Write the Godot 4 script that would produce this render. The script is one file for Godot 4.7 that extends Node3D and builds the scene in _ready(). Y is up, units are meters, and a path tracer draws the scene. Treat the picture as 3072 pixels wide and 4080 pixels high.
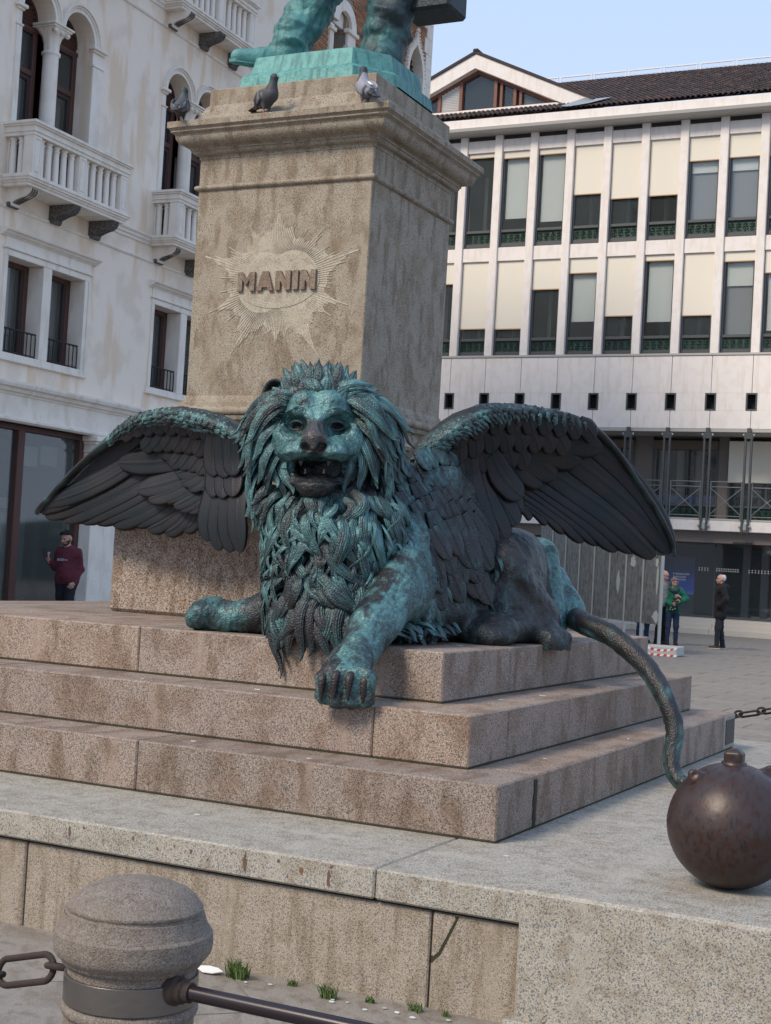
extends Node3D
# A bronze winged lion on the stepped granite base of a monument in a Venetian square.

var M := {}                       # materials by name
var away := {}                    # offset of the parts of a thing whose geometry is written in world coordinates
var fine := FastNoiseLite.new()
var broad := FastNoiseLite.new()
var rng := RandomNumberGenerator.new()

# ---------------------------------------------------------------- mesh building
class Geo:
	var v := PackedVector3Array()
	var n := PackedVector3Array()
	var c := PackedColorArray()
	var t := PackedVector2Array()
	var ix := PackedInt32Array()
	var col := Color(1, 1, 1)
	var xf := Transform3D()

	func vert(p: Vector3, nn: Vector3, uv := Vector2.ZERO) -> int:
		v.append(xf * p)
		n.append((xf.basis * nn).normalized())
		c.append(col)
		t.append(uv)
		return v.size() - 1

	func tri(a: Vector3, b: Vector3, d: Vector3) -> void:
		var nn := (b - a).cross(d - a)
		if nn.length_squared() < 1e-16:
			return
		nn = nn.normalized()
		var i := vert(a, nn)
		vert(b, nn)
		vert(d, nn)
		ix.append_array([i, i + 2, i + 1])

	func quad(a: Vector3, b: Vector3, d: Vector3, e: Vector3) -> void:
		var nn := (b - a).cross(d - a)
		if nn.length_squared() < 1e-16:
			nn = (d - a).cross(e - a)
			if nn.length_squared() < 1e-16:
				return
		nn = nn.normalized()
		var i := vert(a, nn, Vector2(0, 1))
		vert(b, nn, Vector2(1, 1))
		vert(d, nn, Vector2(1, 0))
		vert(e, nn, Vector2(0, 0))
		ix.append_array([i, i + 2, i + 1, i, i + 3, i + 2])

	func box(lo: Vector3, hi: Vector3) -> void:
		bev(lo, hi, 0.0)

	# a box with chamfered edges (r > 0) or a plain one
	func bev(lo: Vector3, hi: Vector3, r: float) -> void:
		var m := (lo + hi) * 0.5
		var s := (hi - lo) * 0.5
		r = minf(r, minf(s.x, minf(s.y, s.z)) * 0.6)
		for ax in 3:
			var b := (ax + 1) % 3
			var d := (ax + 2) % 3
			for sg in [-1.0, 1.0]:
				var q: Array[Vector3] = []
				for k in [[-1, -1], [1, -1], [1, 1], [-1, 1]]:
					var p := Vector3.ZERO
					p[ax] = s[ax] * sg
					p[b] = (s[b] - r) * k[0]
					p[d] = (s[d] - r) * k[1]
					q.append(m + p)
				if sg > 0:
					quad(q[0], q[1], q[2], q[3])
				else:
					quad(q[3], q[2], q[1], q[0])
		if r <= 0.0:
			return
		for ax in 3:
			var b := (ax + 1) % 3
			var d := (ax + 2) % 3
			for sb in [-1.0, 1.0]:
				for sd in [-1.0, 1.0]:
					var q: Array[Vector3] = []
					for e in [-1.0, 1.0]:
						var p := Vector3.ZERO
						p[ax] = (s[ax] - r) * e
						p[b] = s[b] * sb
						p[d] = (s[d] - r) * sd
						var w := p
						w[b] = (s[b] - r) * sb
						w[d] = s[d] * sd
						q.append(m + p)
						q.append(m + w)
					if sb * sd > 0:
						quad(q[0], q[1], q[3], q[2])
					else:
						quad(q[2], q[3], q[1], q[0])
		for sx in [-1.0, 1.0]:
			for sy in [-1.0, 1.0]:
				for sz in [-1.0, 1.0]:
					var g := Vector3(sx, sy, sz)
					var i := Vector3(s.x - r, s.y - r, s.z - r) * g
					var a := m + i + Vector3(r * sx, 0, 0)
					var b2 := m + i + Vector3(0, r * sy, 0)
					var d2 := m + i + Vector3(0, 0, r * sz)
					if sx * sy * sz > 0:
						tri(a, b2, d2)
					else:
						tri(a, d2, b2)

	# rows of points joined into a smooth sheet; around: each row closes on itself
	func sheet(rows: Array, around: bool, colors: Array = []) -> void:
		var w: int = rows[0].size()
		var base := v.size()
		for r in rows.size():
			var row: PackedVector3Array = rows[r]
			for k in w:
				if colors.size():
					col = colors[r][k]
				vert(row[k], Vector3.ZERO, Vector2(float(k) / w, float(r) / rows.size()))
		var first := ix.size()
		var last := w if around else w - 1
		for r in rows.size() - 1:
			for k in last:
				var a := base + r * w + k
				var b := base + r * w + (k + 1) % w
				ix.append_array([a, b, a + w, b, b + w, a + w])
		smooth(base, first)

	func smooth(base: int, first: int) -> void:
		var acc := PackedVector3Array()
		acc.resize(v.size() - base)
		for i in range(first, ix.size(), 3):
			var a := ix[i]
			var b := ix[i + 1]
			var d := ix[i + 2]
			var fn := (v[d] - v[a]).cross(v[b] - v[a])
			acc[a - base] += fn
			acc[b - base] += fn
			acc[d - base] += fn
		for i in acc.size():
			var l := acc[i].length()
			n[base + i] = acc[i] / l if l > 1e-12 else Vector3.UP

	# a round bar along a path; radii: one number for all, or one for each point
	func tube(path: PackedVector3Array, radii, seg := 10, caps := true, flat := 1.0) -> void:
		var rows := []
		var side := Vector3.ZERO
		for i in path.size():
			var d := (path[mini(i + 1, path.size() - 1)] - path[maxi(i - 1, 0)]).normalized()
			if side == Vector3.ZERO:
				side = d.cross(Vector3.UP if absf(d.y) < 0.9 else Vector3.RIGHT).normalized()
			side = (side - d * side.dot(d)).normalized()
			var up := side.cross(d)
			var r: float = radii if radii is float else radii[i]
			var row := PackedVector3Array()
			for k in seg:
				var a := TAU * k / seg
				row.append(path[i] + (side * cos(a) + up * sin(a) * flat) * r)
			rows.append(row)
		if caps:
			for e in [0, path.size() - 1]:
				var row := PackedVector3Array()
				row.resize(seg)
				row.fill(path[e])
				if e == 0:
					rows.push_front(row)
				else:
					rows.append(row)
		sheet(rows, true)

	# a profile of (radius, height) turned about the y axis through at; each ring keeps its edge
	func lathe(prof: PackedVector2Array, at: Vector3, seg := 24, sharp := false) -> void:
		var rows := []
		for p in prof:
			var row := PackedVector3Array()
			for k in seg:
				var a := TAU * k / seg
				row.append(at + Vector3(cos(a) * p.x, p.y, -sin(a) * p.x))
			rows.append(row)
			if sharp and rows.size() > 1:
				sheet([rows[rows.size() - 2], row], true)
		if not sharp:
			sheet(rows, true)

	# profile of (outset, height) carried round a rectangle of half sizes hx, hz, with mitred corners
	func mould(prof: Array, at: Vector3, hx: float, hz: float, cap := false) -> void:
		for i in prof.size() - 1:
			var a: Vector2 = prof[i]
			var b: Vector2 = prof[i + 1]
			var k := [[1, 1], [1, -1], [-1, -1], [-1, 1]]
			for e in 4:
				var p: Array = k[e]
				var q: Array = k[(e + 1) % 4]
				quad(at + Vector3((hx + a.x) * p[0], a.y, (hz + a.x) * p[1]), at + Vector3((hx + a.x) * q[0], a.y, (hz + a.x) * q[1]),
					at + Vector3((hx + b.x) * q[0], b.y, (hz + b.x) * q[1]), at + Vector3((hx + b.x) * p[0], b.y, (hz + b.x) * p[1]))
		if cap:
			var l: Vector2 = prof[prof.size() - 1]
			var x := hx + l.x
			var z := hz + l.x
			quad(at + Vector3(-x, l.y, z), at + Vector3(x, l.y, z), at + Vector3(x, l.y, -z), at + Vector3(-x, l.y, -z))

	# outline (x, y) counterclockwise, pulled out along z from z0 to z1
	func prism(outline: PackedVector2Array, z0: float, z1: float) -> void:
		var f := Geometry2D.triangulate_polygon(outline)
		for i in range(0, f.size(), 3):
			var a := outline[f[i]]
			var b := outline[f[i + 1]]
			var d := outline[f[i + 2]]
			if (b - a).cross(d - a) < 0:
				var sw := b
				b = d
				d = sw
			tri(Vector3(a.x, a.y, z1), Vector3(b.x, b.y, z1), Vector3(d.x, d.y, z1))
			tri(Vector3(a.x, a.y, z0), Vector3(d.x, d.y, z0), Vector3(b.x, b.y, z0))
		for i in outline.size():
			var a := outline[i]
			var b := outline[(i + 1) % outline.size()]
			quad(Vector3(a.x, a.y, z0), Vector3(b.x, b.y, z0), Vector3(b.x, b.y, z1), Vector3(a.x, a.y, z1))

	# profile (out along z, y) carried along x from x0 to x1, ends closed
	func run(prof: PackedVector2Array, x0: float, x1: float) -> void:
		var was := xf
		xf = xf * Transform3D(Basis(Vector3(0, 0, 1), Vector3(0, 1, 0), Vector3(-1, 0, 0)), Vector3.ZERO)
		prism(prof, -x1, -x0)
		xf = was

	# a band between two outlines of equal length, pulled out from z0 to z1 (mouldings of arches)
	func band(inner: PackedVector2Array, outer: PackedVector2Array, z0: float, z1: float) -> void:
		for i in inner.size() - 1:
			var a := inner[i]
			var b := inner[i + 1]
			var d := outer[i + 1]
			var e := outer[i]
			quad(Vector3(e.x, e.y, z1), Vector3(a.x, a.y, z1), Vector3(b.x, b.y, z1), Vector3(d.x, d.y, z1))
			quad(Vector3(a.x, a.y, z1), Vector3(a.x, a.y, z0), Vector3(b.x, b.y, z0), Vector3(b.x, b.y, z1))
			quad(Vector3(e.x, e.y, z0), Vector3(e.x, e.y, z1), Vector3(d.x, d.y, z1), Vector3(d.x, d.y, z0))
		for i in [0, inner.size() - 1]:
			var a := inner[i]
			var e := outer[i]
			if i == 0:
				quad(Vector3(e.x, e.y, z0), Vector3(a.x, a.y, z0), Vector3(a.x, a.y, z1), Vector3(e.x, e.y, z1))
			else:
				quad(Vector3(a.x, a.y, z0), Vector3(e.x, e.y, z0), Vector3(e.x, e.y, z1), Vector3(a.x, a.y, z1))

	func mesh() -> ArrayMesh:
		var a := []
		a.resize(Mesh.ARRAY_MAX)
		a[Mesh.ARRAY_VERTEX] = v
		a[Mesh.ARRAY_NORMAL] = n
		a[Mesh.ARRAY_COLOR] = c
		a[Mesh.ARRAY_TEX_UV] = t
		a[Mesh.ARRAY_INDEX] = ix
		var m := ArrayMesh.new()
		m.add_surface_from_arrays(Mesh.PRIMITIVE_TRIANGLES, a)
		return m

# ---------------------------------------------------------------- bodies: tapered capsules and ellipsoids joined smoothly, meshed by surface nets
class Field:
	var lo: Vector3
	var h: float
	var k: float
	var nx: int
	var ny: int
	var nz: int
	var acc := PackedFloat32Array()

	func _init(l: Vector3, hi: Vector3, cell: float, blend: float) -> void:
		lo = l
		h = cell
		k = blend
		nx = int((hi.x - l.x) / h) + 2
		ny = int((hi.y - l.y) / h) + 2
		nz = int((hi.z - l.z) / h) + 2
		acc.resize(nx * ny * nz)

	func span(a: Vector3, b: Vector3) -> Array:
		var i := ((a - lo) / h).floor().clamp(Vector3.ZERO, Vector3(nx - 1, ny - 1, nz - 1))
		var j := ((b - lo) / h).ceil().clamp(Vector3.ZERO, Vector3(nx - 1, ny - 1, nz - 1))
		return [int(i.x), int(i.y), int(i.z), int(j.x), int(j.y), int(j.z)]

	func cap(a: Vector3, b: Vector3, ra: float, rb: float, sign := 1.0) -> void:
		var m := maxf(ra, rb) + 4.0 * k
		var mv := Vector3(m, m, m)
		var s := span(a.min(b) - mv, a.max(b) + mv)
		var ba := b - a
		var bb := maxf(ba.length_squared(), 1e-9)
		var dr := rb - ra
		var ik := 1.0 / k
		for z in range(s[2], s[5] + 1):
			for y in range(s[1], s[4] + 1):
				var row := (z * ny + y) * nx
				var p := Vector3(lo.x - a.x, lo.y + y * h - a.y, lo.z + z * h - a.z)
				for x in range(s[0], s[3] + 1):
					var q := p + Vector3(x * h, 0, 0)
					var t := clampf(q.dot(ba) / bb, 0.0, 1.0)
					var d := (q - ba * t).length() - ra - dr * t
					if d < 4.0 * k:
						acc[row + x] += sign * exp(-d * ik)

	func ball(a: Vector3, r: float, sign := 1.0) -> void:
		cap(a, a, r, r, sign)

	func ell(a: Vector3, r: Vector3, turn := Basis(), sign := 1.0) -> void:
		var big := maxf(r.x, maxf(r.y, r.z))
		var small := minf(r.x, minf(r.y, r.z))
		var m := big + 4.0 * k
		var mv := Vector3(m, m, m)
		var s := span(a - mv, a + mv)
		var ik := 1.0 / k
		var inv := turn.inverse()
		for z in range(s[2], s[5] + 1):
			for y in range(s[1], s[4] + 1):
				var row := (z * ny + y) * nx
				var p := Vector3(lo.x - a.x, lo.y + y * h - a.y, lo.z + z * h - a.z)
				for x in range(s[0], s[3] + 1):
					var q := (inv * (p + Vector3(x * h, 0, 0)))
					var u := (q / r).length()
					var d: float
					if u > 0.2:
						d = u * (u - 1.0) / ((q / (r * r)).length())
					else:
						d = -small * 0.8
					if d < 4.0 * k:
						acc[row + x] += sign * exp(-d * ik)

	# adds the surface to g; paint(p, n) gives the colour of a vertex, shift(p, n) how far it is moved outwards
	func emit(g: Geo, paint = null, shift = null) -> void:
		var base := g.v.size()
		var first := g.ix.size()
		var at := PackedInt32Array()
		at.resize(nx * ny * nz)
		at.fill(-1)
		var sx := 1
		var sy := nx
		var sz := nx * ny
		var off := [0, sx, sy, sx + sy, sz, sx + sz, sy + sz, sx + sy + sz]
		var edges := [[0, 1], [2, 3], [4, 5], [6, 7], [0, 2], [1, 3], [4, 6], [5, 7], [0, 4], [1, 5], [2, 6], [3, 7]]
		var corner := [Vector3(0, 0, 0), Vector3(1, 0, 0), Vector3(0, 1, 0), Vector3(1, 1, 0), Vector3(0, 0, 1), Vector3(1, 0, 1), Vector3(0, 1, 1), Vector3(1, 1, 1)]
		for z in nz - 1:
			for y in ny - 1:
				var i := (z * ny + y) * nx
				for x in nx - 1:
					var a := acc[i] > 1.0
					if a == (acc[i + 1] > 1.0) and a == (acc[i + sy] > 1.0) and a == (acc[i + sy + 1] > 1.0) and a == (acc[i + sz] > 1.0) and a == (acc[i + sz + 1] > 1.0) and a == (acc[i + sz + sy] > 1.0) and a == (acc[i + sz + sy + 1] > 1.0):
						i += 1
						continue
					var f := PackedFloat32Array()
					for o in off:
						f.append(log(maxf(acc[i + o], 1e-5)))
					var sum := Vector3.ZERO
					var count := 0
					for e in edges:
						var fa := f[e[0]]
						var fb := f[e[1]]
						if (fa > 0.0) != (fb > 0.0):
							var w := fa / (fa - fb)
							sum += corner[e[0]].lerp(corner[e[1]], w)
							count += 1
					at[i] = g.vert(lo + (Vector3(x, y, z) + sum / count) * h, Vector3.UP)
					i += 1
		for z in range(1, nz - 1):
			for y in range(1, ny - 1):
				var i := (z * ny + y) * nx + 1
				for x in range(1, nx - 1):
					var a := acc[i] > 1.0
					if at[i] >= 0:
						if a != (acc[i + sx] > 1.0):
							face(g, at[i], at[i - sy], at[i - sy - sz], at[i - sz], a)
						if a != (acc[i + sy] > 1.0):
							face(g, at[i], at[i - sz], at[i - sz - sx], at[i - sx], a)
						if a != (acc[i + sz] > 1.0):
							face(g, at[i], at[i - sx], at[i - sx - sy], at[i - sy], a)
					i += 1
		g.smooth(base, first)
		if shift != null:
			for i in range(base, g.v.size()):
				g.v[i] += g.n[i] * shift.call(g.v[i], g.n[i])
			g.smooth(base, first)
		if paint != null:
			for i in range(base, g.v.size()):
				g.c[i] = paint.call(g.v[i], g.n[i])

	func face(g: Geo, a: int, b: int, d: int, e: int, out: bool) -> void:
		if a < 0 or b < 0 or d < 0 or e < 0:
			return
		if out:
			g.ix.append_array([a, d, b, a, e, d])
		else:
			g.ix.append_array([a, b, d, a, d, e])

# ---------------------------------------------------------------- things and parts
func thing(called: String, label: String, category: String, at := Vector3.ZERO, group := "", world := true) -> Node3D:
	var o := Node3D.new()
	o.name = called
	o.position = at
	add_child(o, true)
	tag(o, label, category, group)
	if world:
		away[o] = -at
	return o

func tag(o: Node3D, label: String, category: String, group := "") -> void:
	o.set_meta("label", label)
	o.set_meta("category", category)
	if group:
		o.set_meta("group", group)

func part(parent: Node3D, called: String, g, mat: Material) -> MeshInstance3D:
	var o := MeshInstance3D.new()
	o.name = called
	o.mesh = g.mesh() if g is Geo else g
	o.material_override = null
	o.mesh.surface_set_material(0, mat)
	if away.has(parent):
		o.position = away[parent]
	parent.add_child(o, true)
	return o

# a mesh shared by many pieces keeps its own material; each piece only has a place
func piece(parent: Node3D, called: String, mesh: Mesh, xf: Transform3D) -> MeshInstance3D:
	var o := MeshInstance3D.new()
	o.name = called
	o.mesh = mesh
	o.transform = xf
	if away.has(parent):
		o.position += away[parent]
	parent.add_child(o, true)
	return o

func setting(called: String, g: Geo, mat: Material) -> MeshInstance3D:
	var o := MeshInstance3D.new()
	o.name = called
	o.mesh = g.mesh()
	o.mesh.surface_set_material(0, mat)
	o.set_meta("kind", "structure")
	add_child(o, true)
	return o

func boxed(lo: Vector3, hi: Vector3, r := 0.0) -> Geo:
	var g := Geo.new()
	g.bev(lo, hi, r)
	return g

func barred(a: Vector3, b: Vector3, r: float, seg := 8) -> Geo:
	var g := Geo.new()
	g.tube(PackedVector3Array([a, b]), r, seg)
	return g

func curve(pts: Array, steps: int) -> PackedVector3Array:
	var out := PackedVector3Array()
	for i in pts.size() - 1:
		var a: Vector3 = pts[maxi(i - 1, 0)]
		var b: Vector3 = pts[i]
		var d: Vector3 = pts[i + 1]
		var e: Vector3 = pts[mini(i + 2, pts.size() - 1)]
		for s in steps:
			out.append(b.cubic_interpolate(d, a, e, float(s) / steps))
	out.append(pts[pts.size() - 1])
	return out

func arc(cx: float, cy: float, r: float, a0: float, a1: float, seg: int) -> PackedVector2Array:
	var out := PackedVector2Array()
	for i in seg + 1:
		var a := lerpf(a0, a1, float(i) / seg)
		out.append(Vector2(cx + cos(a) * r, cy + sin(a) * r))
	return out

# ---------------------------------------------------------------- materials
func plain(called: String, r: float, g: float, b: float, rough := 0.7, metal := 0.0) -> StandardMaterial3D:
	var m := StandardMaterial3D.new()
	m.resource_name = called
	m.albedo_color = Color(r, g, b).linear_to_srgb()
	m.roughness = rough
	m.metallic = metal
	m.vertex_color_use_as_albedo = true
	M[called] = m
	return m

func noise_of(type: int, freq: float, octaves := 1, s := 1) -> FastNoiseLite:
	var f := FastNoiseLite.new()
	f.noise_type = type
	f.frequency = freq
	f.seed = s
	f.fractal_octaves = octaves
	f.fractal_type = FastNoiseLite.FRACTAL_FBM if octaves > 1 else FastNoiseLite.FRACTAL_NONE
	return f

func bytes_of(f: FastNoiseLite, w: int, h: int) -> PackedByteArray:
	var im := f.get_seamless_image(w, h, false, false, 0.15, true)
	im.convert(Image.FORMAT_L8)
	return im.get_data()

func texture_from(data: PackedByteArray, w: int, h: int, format: int) -> ImageTexture:
	return ImageTexture.create_from_image(Image.create_from_data(w, h, false, format, data))

# granite: crystals of a few kinds; shares: [share, colour] of each kind, in linear values
func granite(called: String, kinds: Array, cells: float, per_metre: float, relief: float, s: int, stain: Texture2D, stain_scale: float, rough := 0.75) -> StandardMaterial3D:
	var w := 768
	var f := noise_of(FastNoiseLite.TYPE_CELLULAR, 1.0 / cells, 1, s)
	f.cellular_return_type = FastNoiseLite.RETURN_CELL_VALUE
	f.cellular_jitter = 1.1
	var grain := bytes_of(f, w, w)
	var dust := bytes_of(noise_of(FastNoiseLite.TYPE_SIMPLEX, 0.35, 2, s + 1), w, w)
	var table := PackedByteArray()
	for i in 256:
		var x := i / 255.0
		var got := Color(0, 0, 0)
		for kd in kinds:
			got = kd[1]
			if x <= kd[0]:
				break
			x -= kd[0]
		got = got.linear_to_srgb()
		table.append_array([int(got.r * 255), int(got.g * 255), int(got.b * 255)])
	var data := PackedByteArray()
	data.resize(w * w * 3)
	var rel := PackedByteArray()
	rel.resize(w * w)
	for i in w * w:
		var kx := grain[i] * 3
		var d := 0.80 + dust[i] * 0.0016
		data[i * 3] = mini(int(table[kx] * d), 255)
		data[i * 3 + 1] = mini(int(table[kx + 1] * d), 255)
		data[i * 3 + 2] = mini(int(table[kx + 2] * d), 255)
		rel[i] = (grain[i] + dust[i]) >> 1
	var m := plain(called, 1, 1, 1, rough)
	m.albedo_texture = texture_from(data, w, w, Image.FORMAT_RGB8)
	m.uv1_triplanar = true
	m.uv1_scale = Vector3.ONE * per_metre
	m.uv1_triplanar_sharpness = 8.0
	m.heightmap_enabled = true
	m.heightmap_scale = relief
	m.heightmap_texture = texture_from(rel, w, w, Image.FORMAT_L8)
	stained(m, stain, stain_scale)
	return m

func stained(m: StandardMaterial3D, stain: Texture2D, scale: float) -> void:
	m.detail_enabled = true
	m.detail_blend_mode = BaseMaterial3D.BLEND_MODE_MUL
	m.detail_albedo = stain
	m.detail_uv_layer = BaseMaterial3D.DETAIL_UV_2
	m.uv2_triplanar = true
	m.uv2_scale = Vector3.ONE * scale
	m.uv2_triplanar_sharpness = 6.0

# weathering: tones between colours a (clean) and b, d; streaks: how far the pattern is drawn out downwards
func stain_map(a: Color, b: Color, d: Color, streaks: int, s: int, freq := 0.012) -> Texture2D:
	var w := 512
	var f := noise_of(FastNoiseLite.TYPE_SIMPLEX, freq, 5, s)
	var g := noise_of(FastNoiseLite.TYPE_SIMPLEX, freq * 1.7, 5, s + 9)
	var hh := w / streaks
	var i1 := f.get_seamless_image(w, w, false, false, 0.15, true)
	i1.convert(Image.FORMAT_L8)
	var i2 := g.get_seamless_image(w, hh, false, false, 0.15, true)
	i2.resize(w, w, Image.INTERPOLATE_CUBIC)
	i2.convert(Image.FORMAT_L8)
	var d1 := i1.get_data()
	var d2 := i2.get_data()
	var data := PackedByteArray()
	data.resize(w * w * 3)
	for i in w * w:
		var c := a.lerp(b, smoothstep(0.45, 0.8, d1[i] / 255.0)).lerp(d, smoothstep(0.52, 0.85, d2[i] / 255.0))
		data[i * 3] = int(c.r * 255)
		data[i * 3 + 1] = int(c.g * 255)
		data[i * 3 + 2] = int(c.b * 255)
	return texture_from(data, w, w, Image.FORMAT_RGB8)

func rough_map(freq: float, octaves: int, s: int) -> Texture2D:
	return texture_from(bytes_of(noise_of(FastNoiseLite.TYPE_SIMPLEX, freq, octaves, s), 512, 512), 512, 512, Image.FORMAT_L8)

func relief(m: StandardMaterial3D, tex: Texture2D, cm: float, per_metre: float) -> void:
	m.heightmap_enabled = true
	m.heightmap_texture = tex
	m.heightmap_scale = cm
	m.uv1_triplanar = true
	m.uv1_scale = Vector3.ONE * per_metre
	m.uv1_triplanar_sharpness = 4.0

func make_materials() -> void:
	var pale := stain_map(Color(1, 1, 1), Color(0.93, 0.92, 0.90), Color(0.88, 0.86, 0.83), 1, 3, 0.02)
	var drip := stain_map(Color(1, 1, 1), Color(0.95, 0.94, 0.92), Color(0.88, 0.86, 0.83), 10, 5, 0.03)
	var wet := stain_map(Color(1, 1, 1), Color(0.92, 0.89, 0.86), Color(0.84, 0.80, 0.76), 3, 7, 0.016)
	var faint := stain_map(Color(1, 1, 1), Color(0.96, 0.95, 0.94), Color(0.91, 0.89, 0.87), 1, 8, 0.02)
	granite("pink granite", [[0.15, Color(0.085, 0.075, 0.07)], [0.28, Color(0.305, 0.212, 0.162)], [0.24, Color(0.39, 0.30, 0.235)], [0.18, Color(0.215, 0.175, 0.15)], [0.2, Color(0.435, 0.385, 0.32)]], 2.6, 0.95, 0.10, 11, wet, 0.31)
	granite("shaft granite", [[0.14, Color(0.095, 0.083, 0.068)], [0.32, Color(0.265, 0.222, 0.168)], [0.3, Color(0.32, 0.272, 0.21)], [0.24, Color(0.365, 0.318, 0.25)]], 2.5, 0.95, 0.08, 21, wet, 0.45)
	granite("cut granite", [[0.12, Color(0.22, 0.20, 0.165)], [0.32, Color(0.42, 0.375, 0.295)], [0.3, Color(0.47, 0.42, 0.335)], [0.24, Color(0.50, 0.45, 0.365)]], 2.5, 0.95, 0.08, 23, faint, 0.45)
	granite("mottled granite", [[0.2, Color(0.10, 0.08, 0.07)], [0.3, Color(0.27, 0.19, 0.15)], [0.26, Color(0.36, 0.29, 0.225)], [0.24, Color(0.43, 0.375, 0.30)]], 3.4, 0.8, 0.3, 25, wet, 0.6)
	granite("grey granite", [[0.16, Color(0.13, 0.135, 0.14)], [0.28, Color(0.31, 0.295, 0.26)], [0.3, Color(0.41, 0.385, 0.33)], [0.24, Color(0.33, 0.29, 0.225)]], 2.5, 0.8, 0.12, 31, faint, 0.37)
	granite("wall granite", [[0.16, Color(0.13, 0.115, 0.10)], [0.34, Color(0.285, 0.235, 0.185)], [0.28, Color(0.335, 0.28, 0.225)], [0.22, Color(0.39, 0.34, 0.275)]], 2.2, 0.9, 0.15, 41, drip, 0.45)
	granite("paving stone", [[0.2, Color(0.19, 0.172, 0.152)], [0.4, Color(0.235, 0.207, 0.183)], [0.4, Color(0.27, 0.243, 0.213)]], 2.6, 0.8, 0.08, 51, pale, 0.3)
	granite("weathered stone", [[0.2, Color(0.12, 0.10, 0.088)], [0.4, Color(0.18, 0.15, 0.127)], [0.4, Color(0.235, 0.20, 0.17)]], 2.2, 1.2, 0.2, 61, faint, 1.4, 0.85)
	var br := plain("bronze", 0.4, 0.4, 0.4, 0.44, 0.25)
	relief(br, rough_map(0.05, 4, 71), 0.35, 2.6)
	br.metallic_specular = 0.55
	var wb := plain("wing bronze", 0.4, 0.4, 0.4, 0.5, 0.1)
	wb.metallic_specular = 0.4
	relief(wb, rough_map(0.05, 4, 73), 0.10, 2.6)
	var gb := plain("green bronze", 1, 1, 1, 0.6, 0.1)
	relief(gb, rough_map(0.03, 4, 72), 0.25, 2.0)
	stained(gb, stain_map(Color(1, 1, 1), Color(0.86, 0.90, 0.90), Color(0.72, 0.78, 0.79), 8, 75, 0.02), 0.9)
	var ir := plain("brown iron", 0.042, 0.027, 0.025, 0.42, 0.2)
	relief(ir, rough_map(0.03, 5, 77), 0.05, 1.6)
	stained(ir, stain_map(Color(1, 1, 1), Color(1.0, 0.82, 0.72), Color(0.75, 0.72, 0.72), 2, 78, 0.02), 1.7)
	plain("moss", 0.030, 0.032, 0.014, 0.95)
	plain("joint", 0.05, 0.045, 0.035, 0.95)
	var cr := plain("rusty chain", 0.055, 0.038, 0.032, 0.7, 0.3)
	relief(cr, rough_map(0.09, 3, 79), 0.2, 8.0)
	var ss := plain("steel band", 0.20, 0.185, 0.17, 0.34, 0.85)
	relief(ss, rough_map(0.02, 3, 81), 0.04, 3.0)
	plain("dark pole", 0.022, 0.015, 0.019, 0.28, 0.2)
	plain("grass blade", 1, 1, 1, 0.8)
	plain("litter", 1, 1, 1, 0.8)
	# buildings
	var pl := plain("plaster", 0.84, 0.735, 0.625, 0.9)
	relief(pl, rough_map(0.03, 5, 91), 0.25, 0.35)
	stained(pl, stain_map(Color(1, 1, 1), Color(0.95, 0.945, 0.93), Color(0.95, 0.91, 0.86), 5, 93, 0.014), 0.13)
	var ist := plain("white stone", 0.80, 0.735, 0.655, 0.75)
	relief(ist, rough_map(0.04, 4, 95), 0.25, 0.5)
	stained(ist, stain_map(Color(1, 1, 1), Color(0.97, 0.965, 0.96), Color(0.94, 0.93, 0.91), 4, 97, 0.012), 0.25)
	var sf := plain("sooty stone", 0.17, 0.155, 0.145, 0.85)
	stained(sf, stain_map(Color(1, 1, 1), Color(0.7, 0.7, 0.7), Color(0.5, 0.5, 0.5), 2, 99, 0.03), 1.1)
	var wd := plain("brown wood", 0.085, 0.034, 0.026, 0.6)
	stained(wd, drip, 0.8)
	plain("dark wood", 0.035, 0.020, 0.017, 0.7)
	plain("curtain", 0.20, 0.19, 0.175, 0.9)
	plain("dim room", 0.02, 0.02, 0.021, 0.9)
	plain("black iron", 0.016, 0.015, 0.015, 0.5, 0.3)
	plain("roof tile", 1, 1, 1, 0.9)
	plain("brick", 1, 1, 1, 0.95)
	plain("mortar", 0.30, 0.22, 0.165, 0.95)
	var wp := plain("white panel", 0.79, 0.735, 0.695, 0.8)
	stained(wp, stain_map(Color(1, 1, 1), Color(0.98, 0.975, 0.97), Color(0.965, 0.955, 0.94), 6, 101, 0.02), 0.21)
	plain("grey frame", 0.075, 0.08, 0.085, 0.5, 0.2)
	plain("dark frame", 0.03, 0.032, 0.034, 0.5, 0.2)
	plain("beige blind", 0.74, 0.69, 0.59, 0.85)
	plain("pale curtain", 0.74, 0.80, 0.775, 0.9)
	plain("blind lath", 0.42, 0.28, 0.16, 0.7)
	var ce := plain("green ceramic", 0.010, 0.060, 0.042, 0.25)
	relief(ce, rough_map(0.06, 3, 103), 0.4, 2.5)
	stained(ce, stain_map(Color(1, 1, 1), Color(0.5, 0.5, 0.5), Color(0.3, 0.8, 0.5), 1, 105, 0.05), 1.9)
	plain("gutter", 0.42, 0.40, 0.37, 0.6)
	plain("white rail", 0.72, 0.71, 0.70, 0.5)
	plain("step stone", 0.52, 0.47, 0.40, 0.8)
	plain("blue panel", 0.05, 0.10, 0.24, 0.6)
	var sh := plain("sheet metal", 0.165, 0.175, 0.175, 0.5, 0.35)
	stained(sh, stain_map(Color(1, 1, 1), Color(0.82, 0.83, 0.83), Color(0.66, 0.62, 0.58), 5, 107, 0.02), 0.5)
	plain("zinc", 0.36, 0.385, 0.39, 0.45, 0.4)
	plain("paste", 0.34, 0.37, 0.375, 0.9)
	plain("concrete", 0.44, 0.43, 0.41, 0.9)
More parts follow.
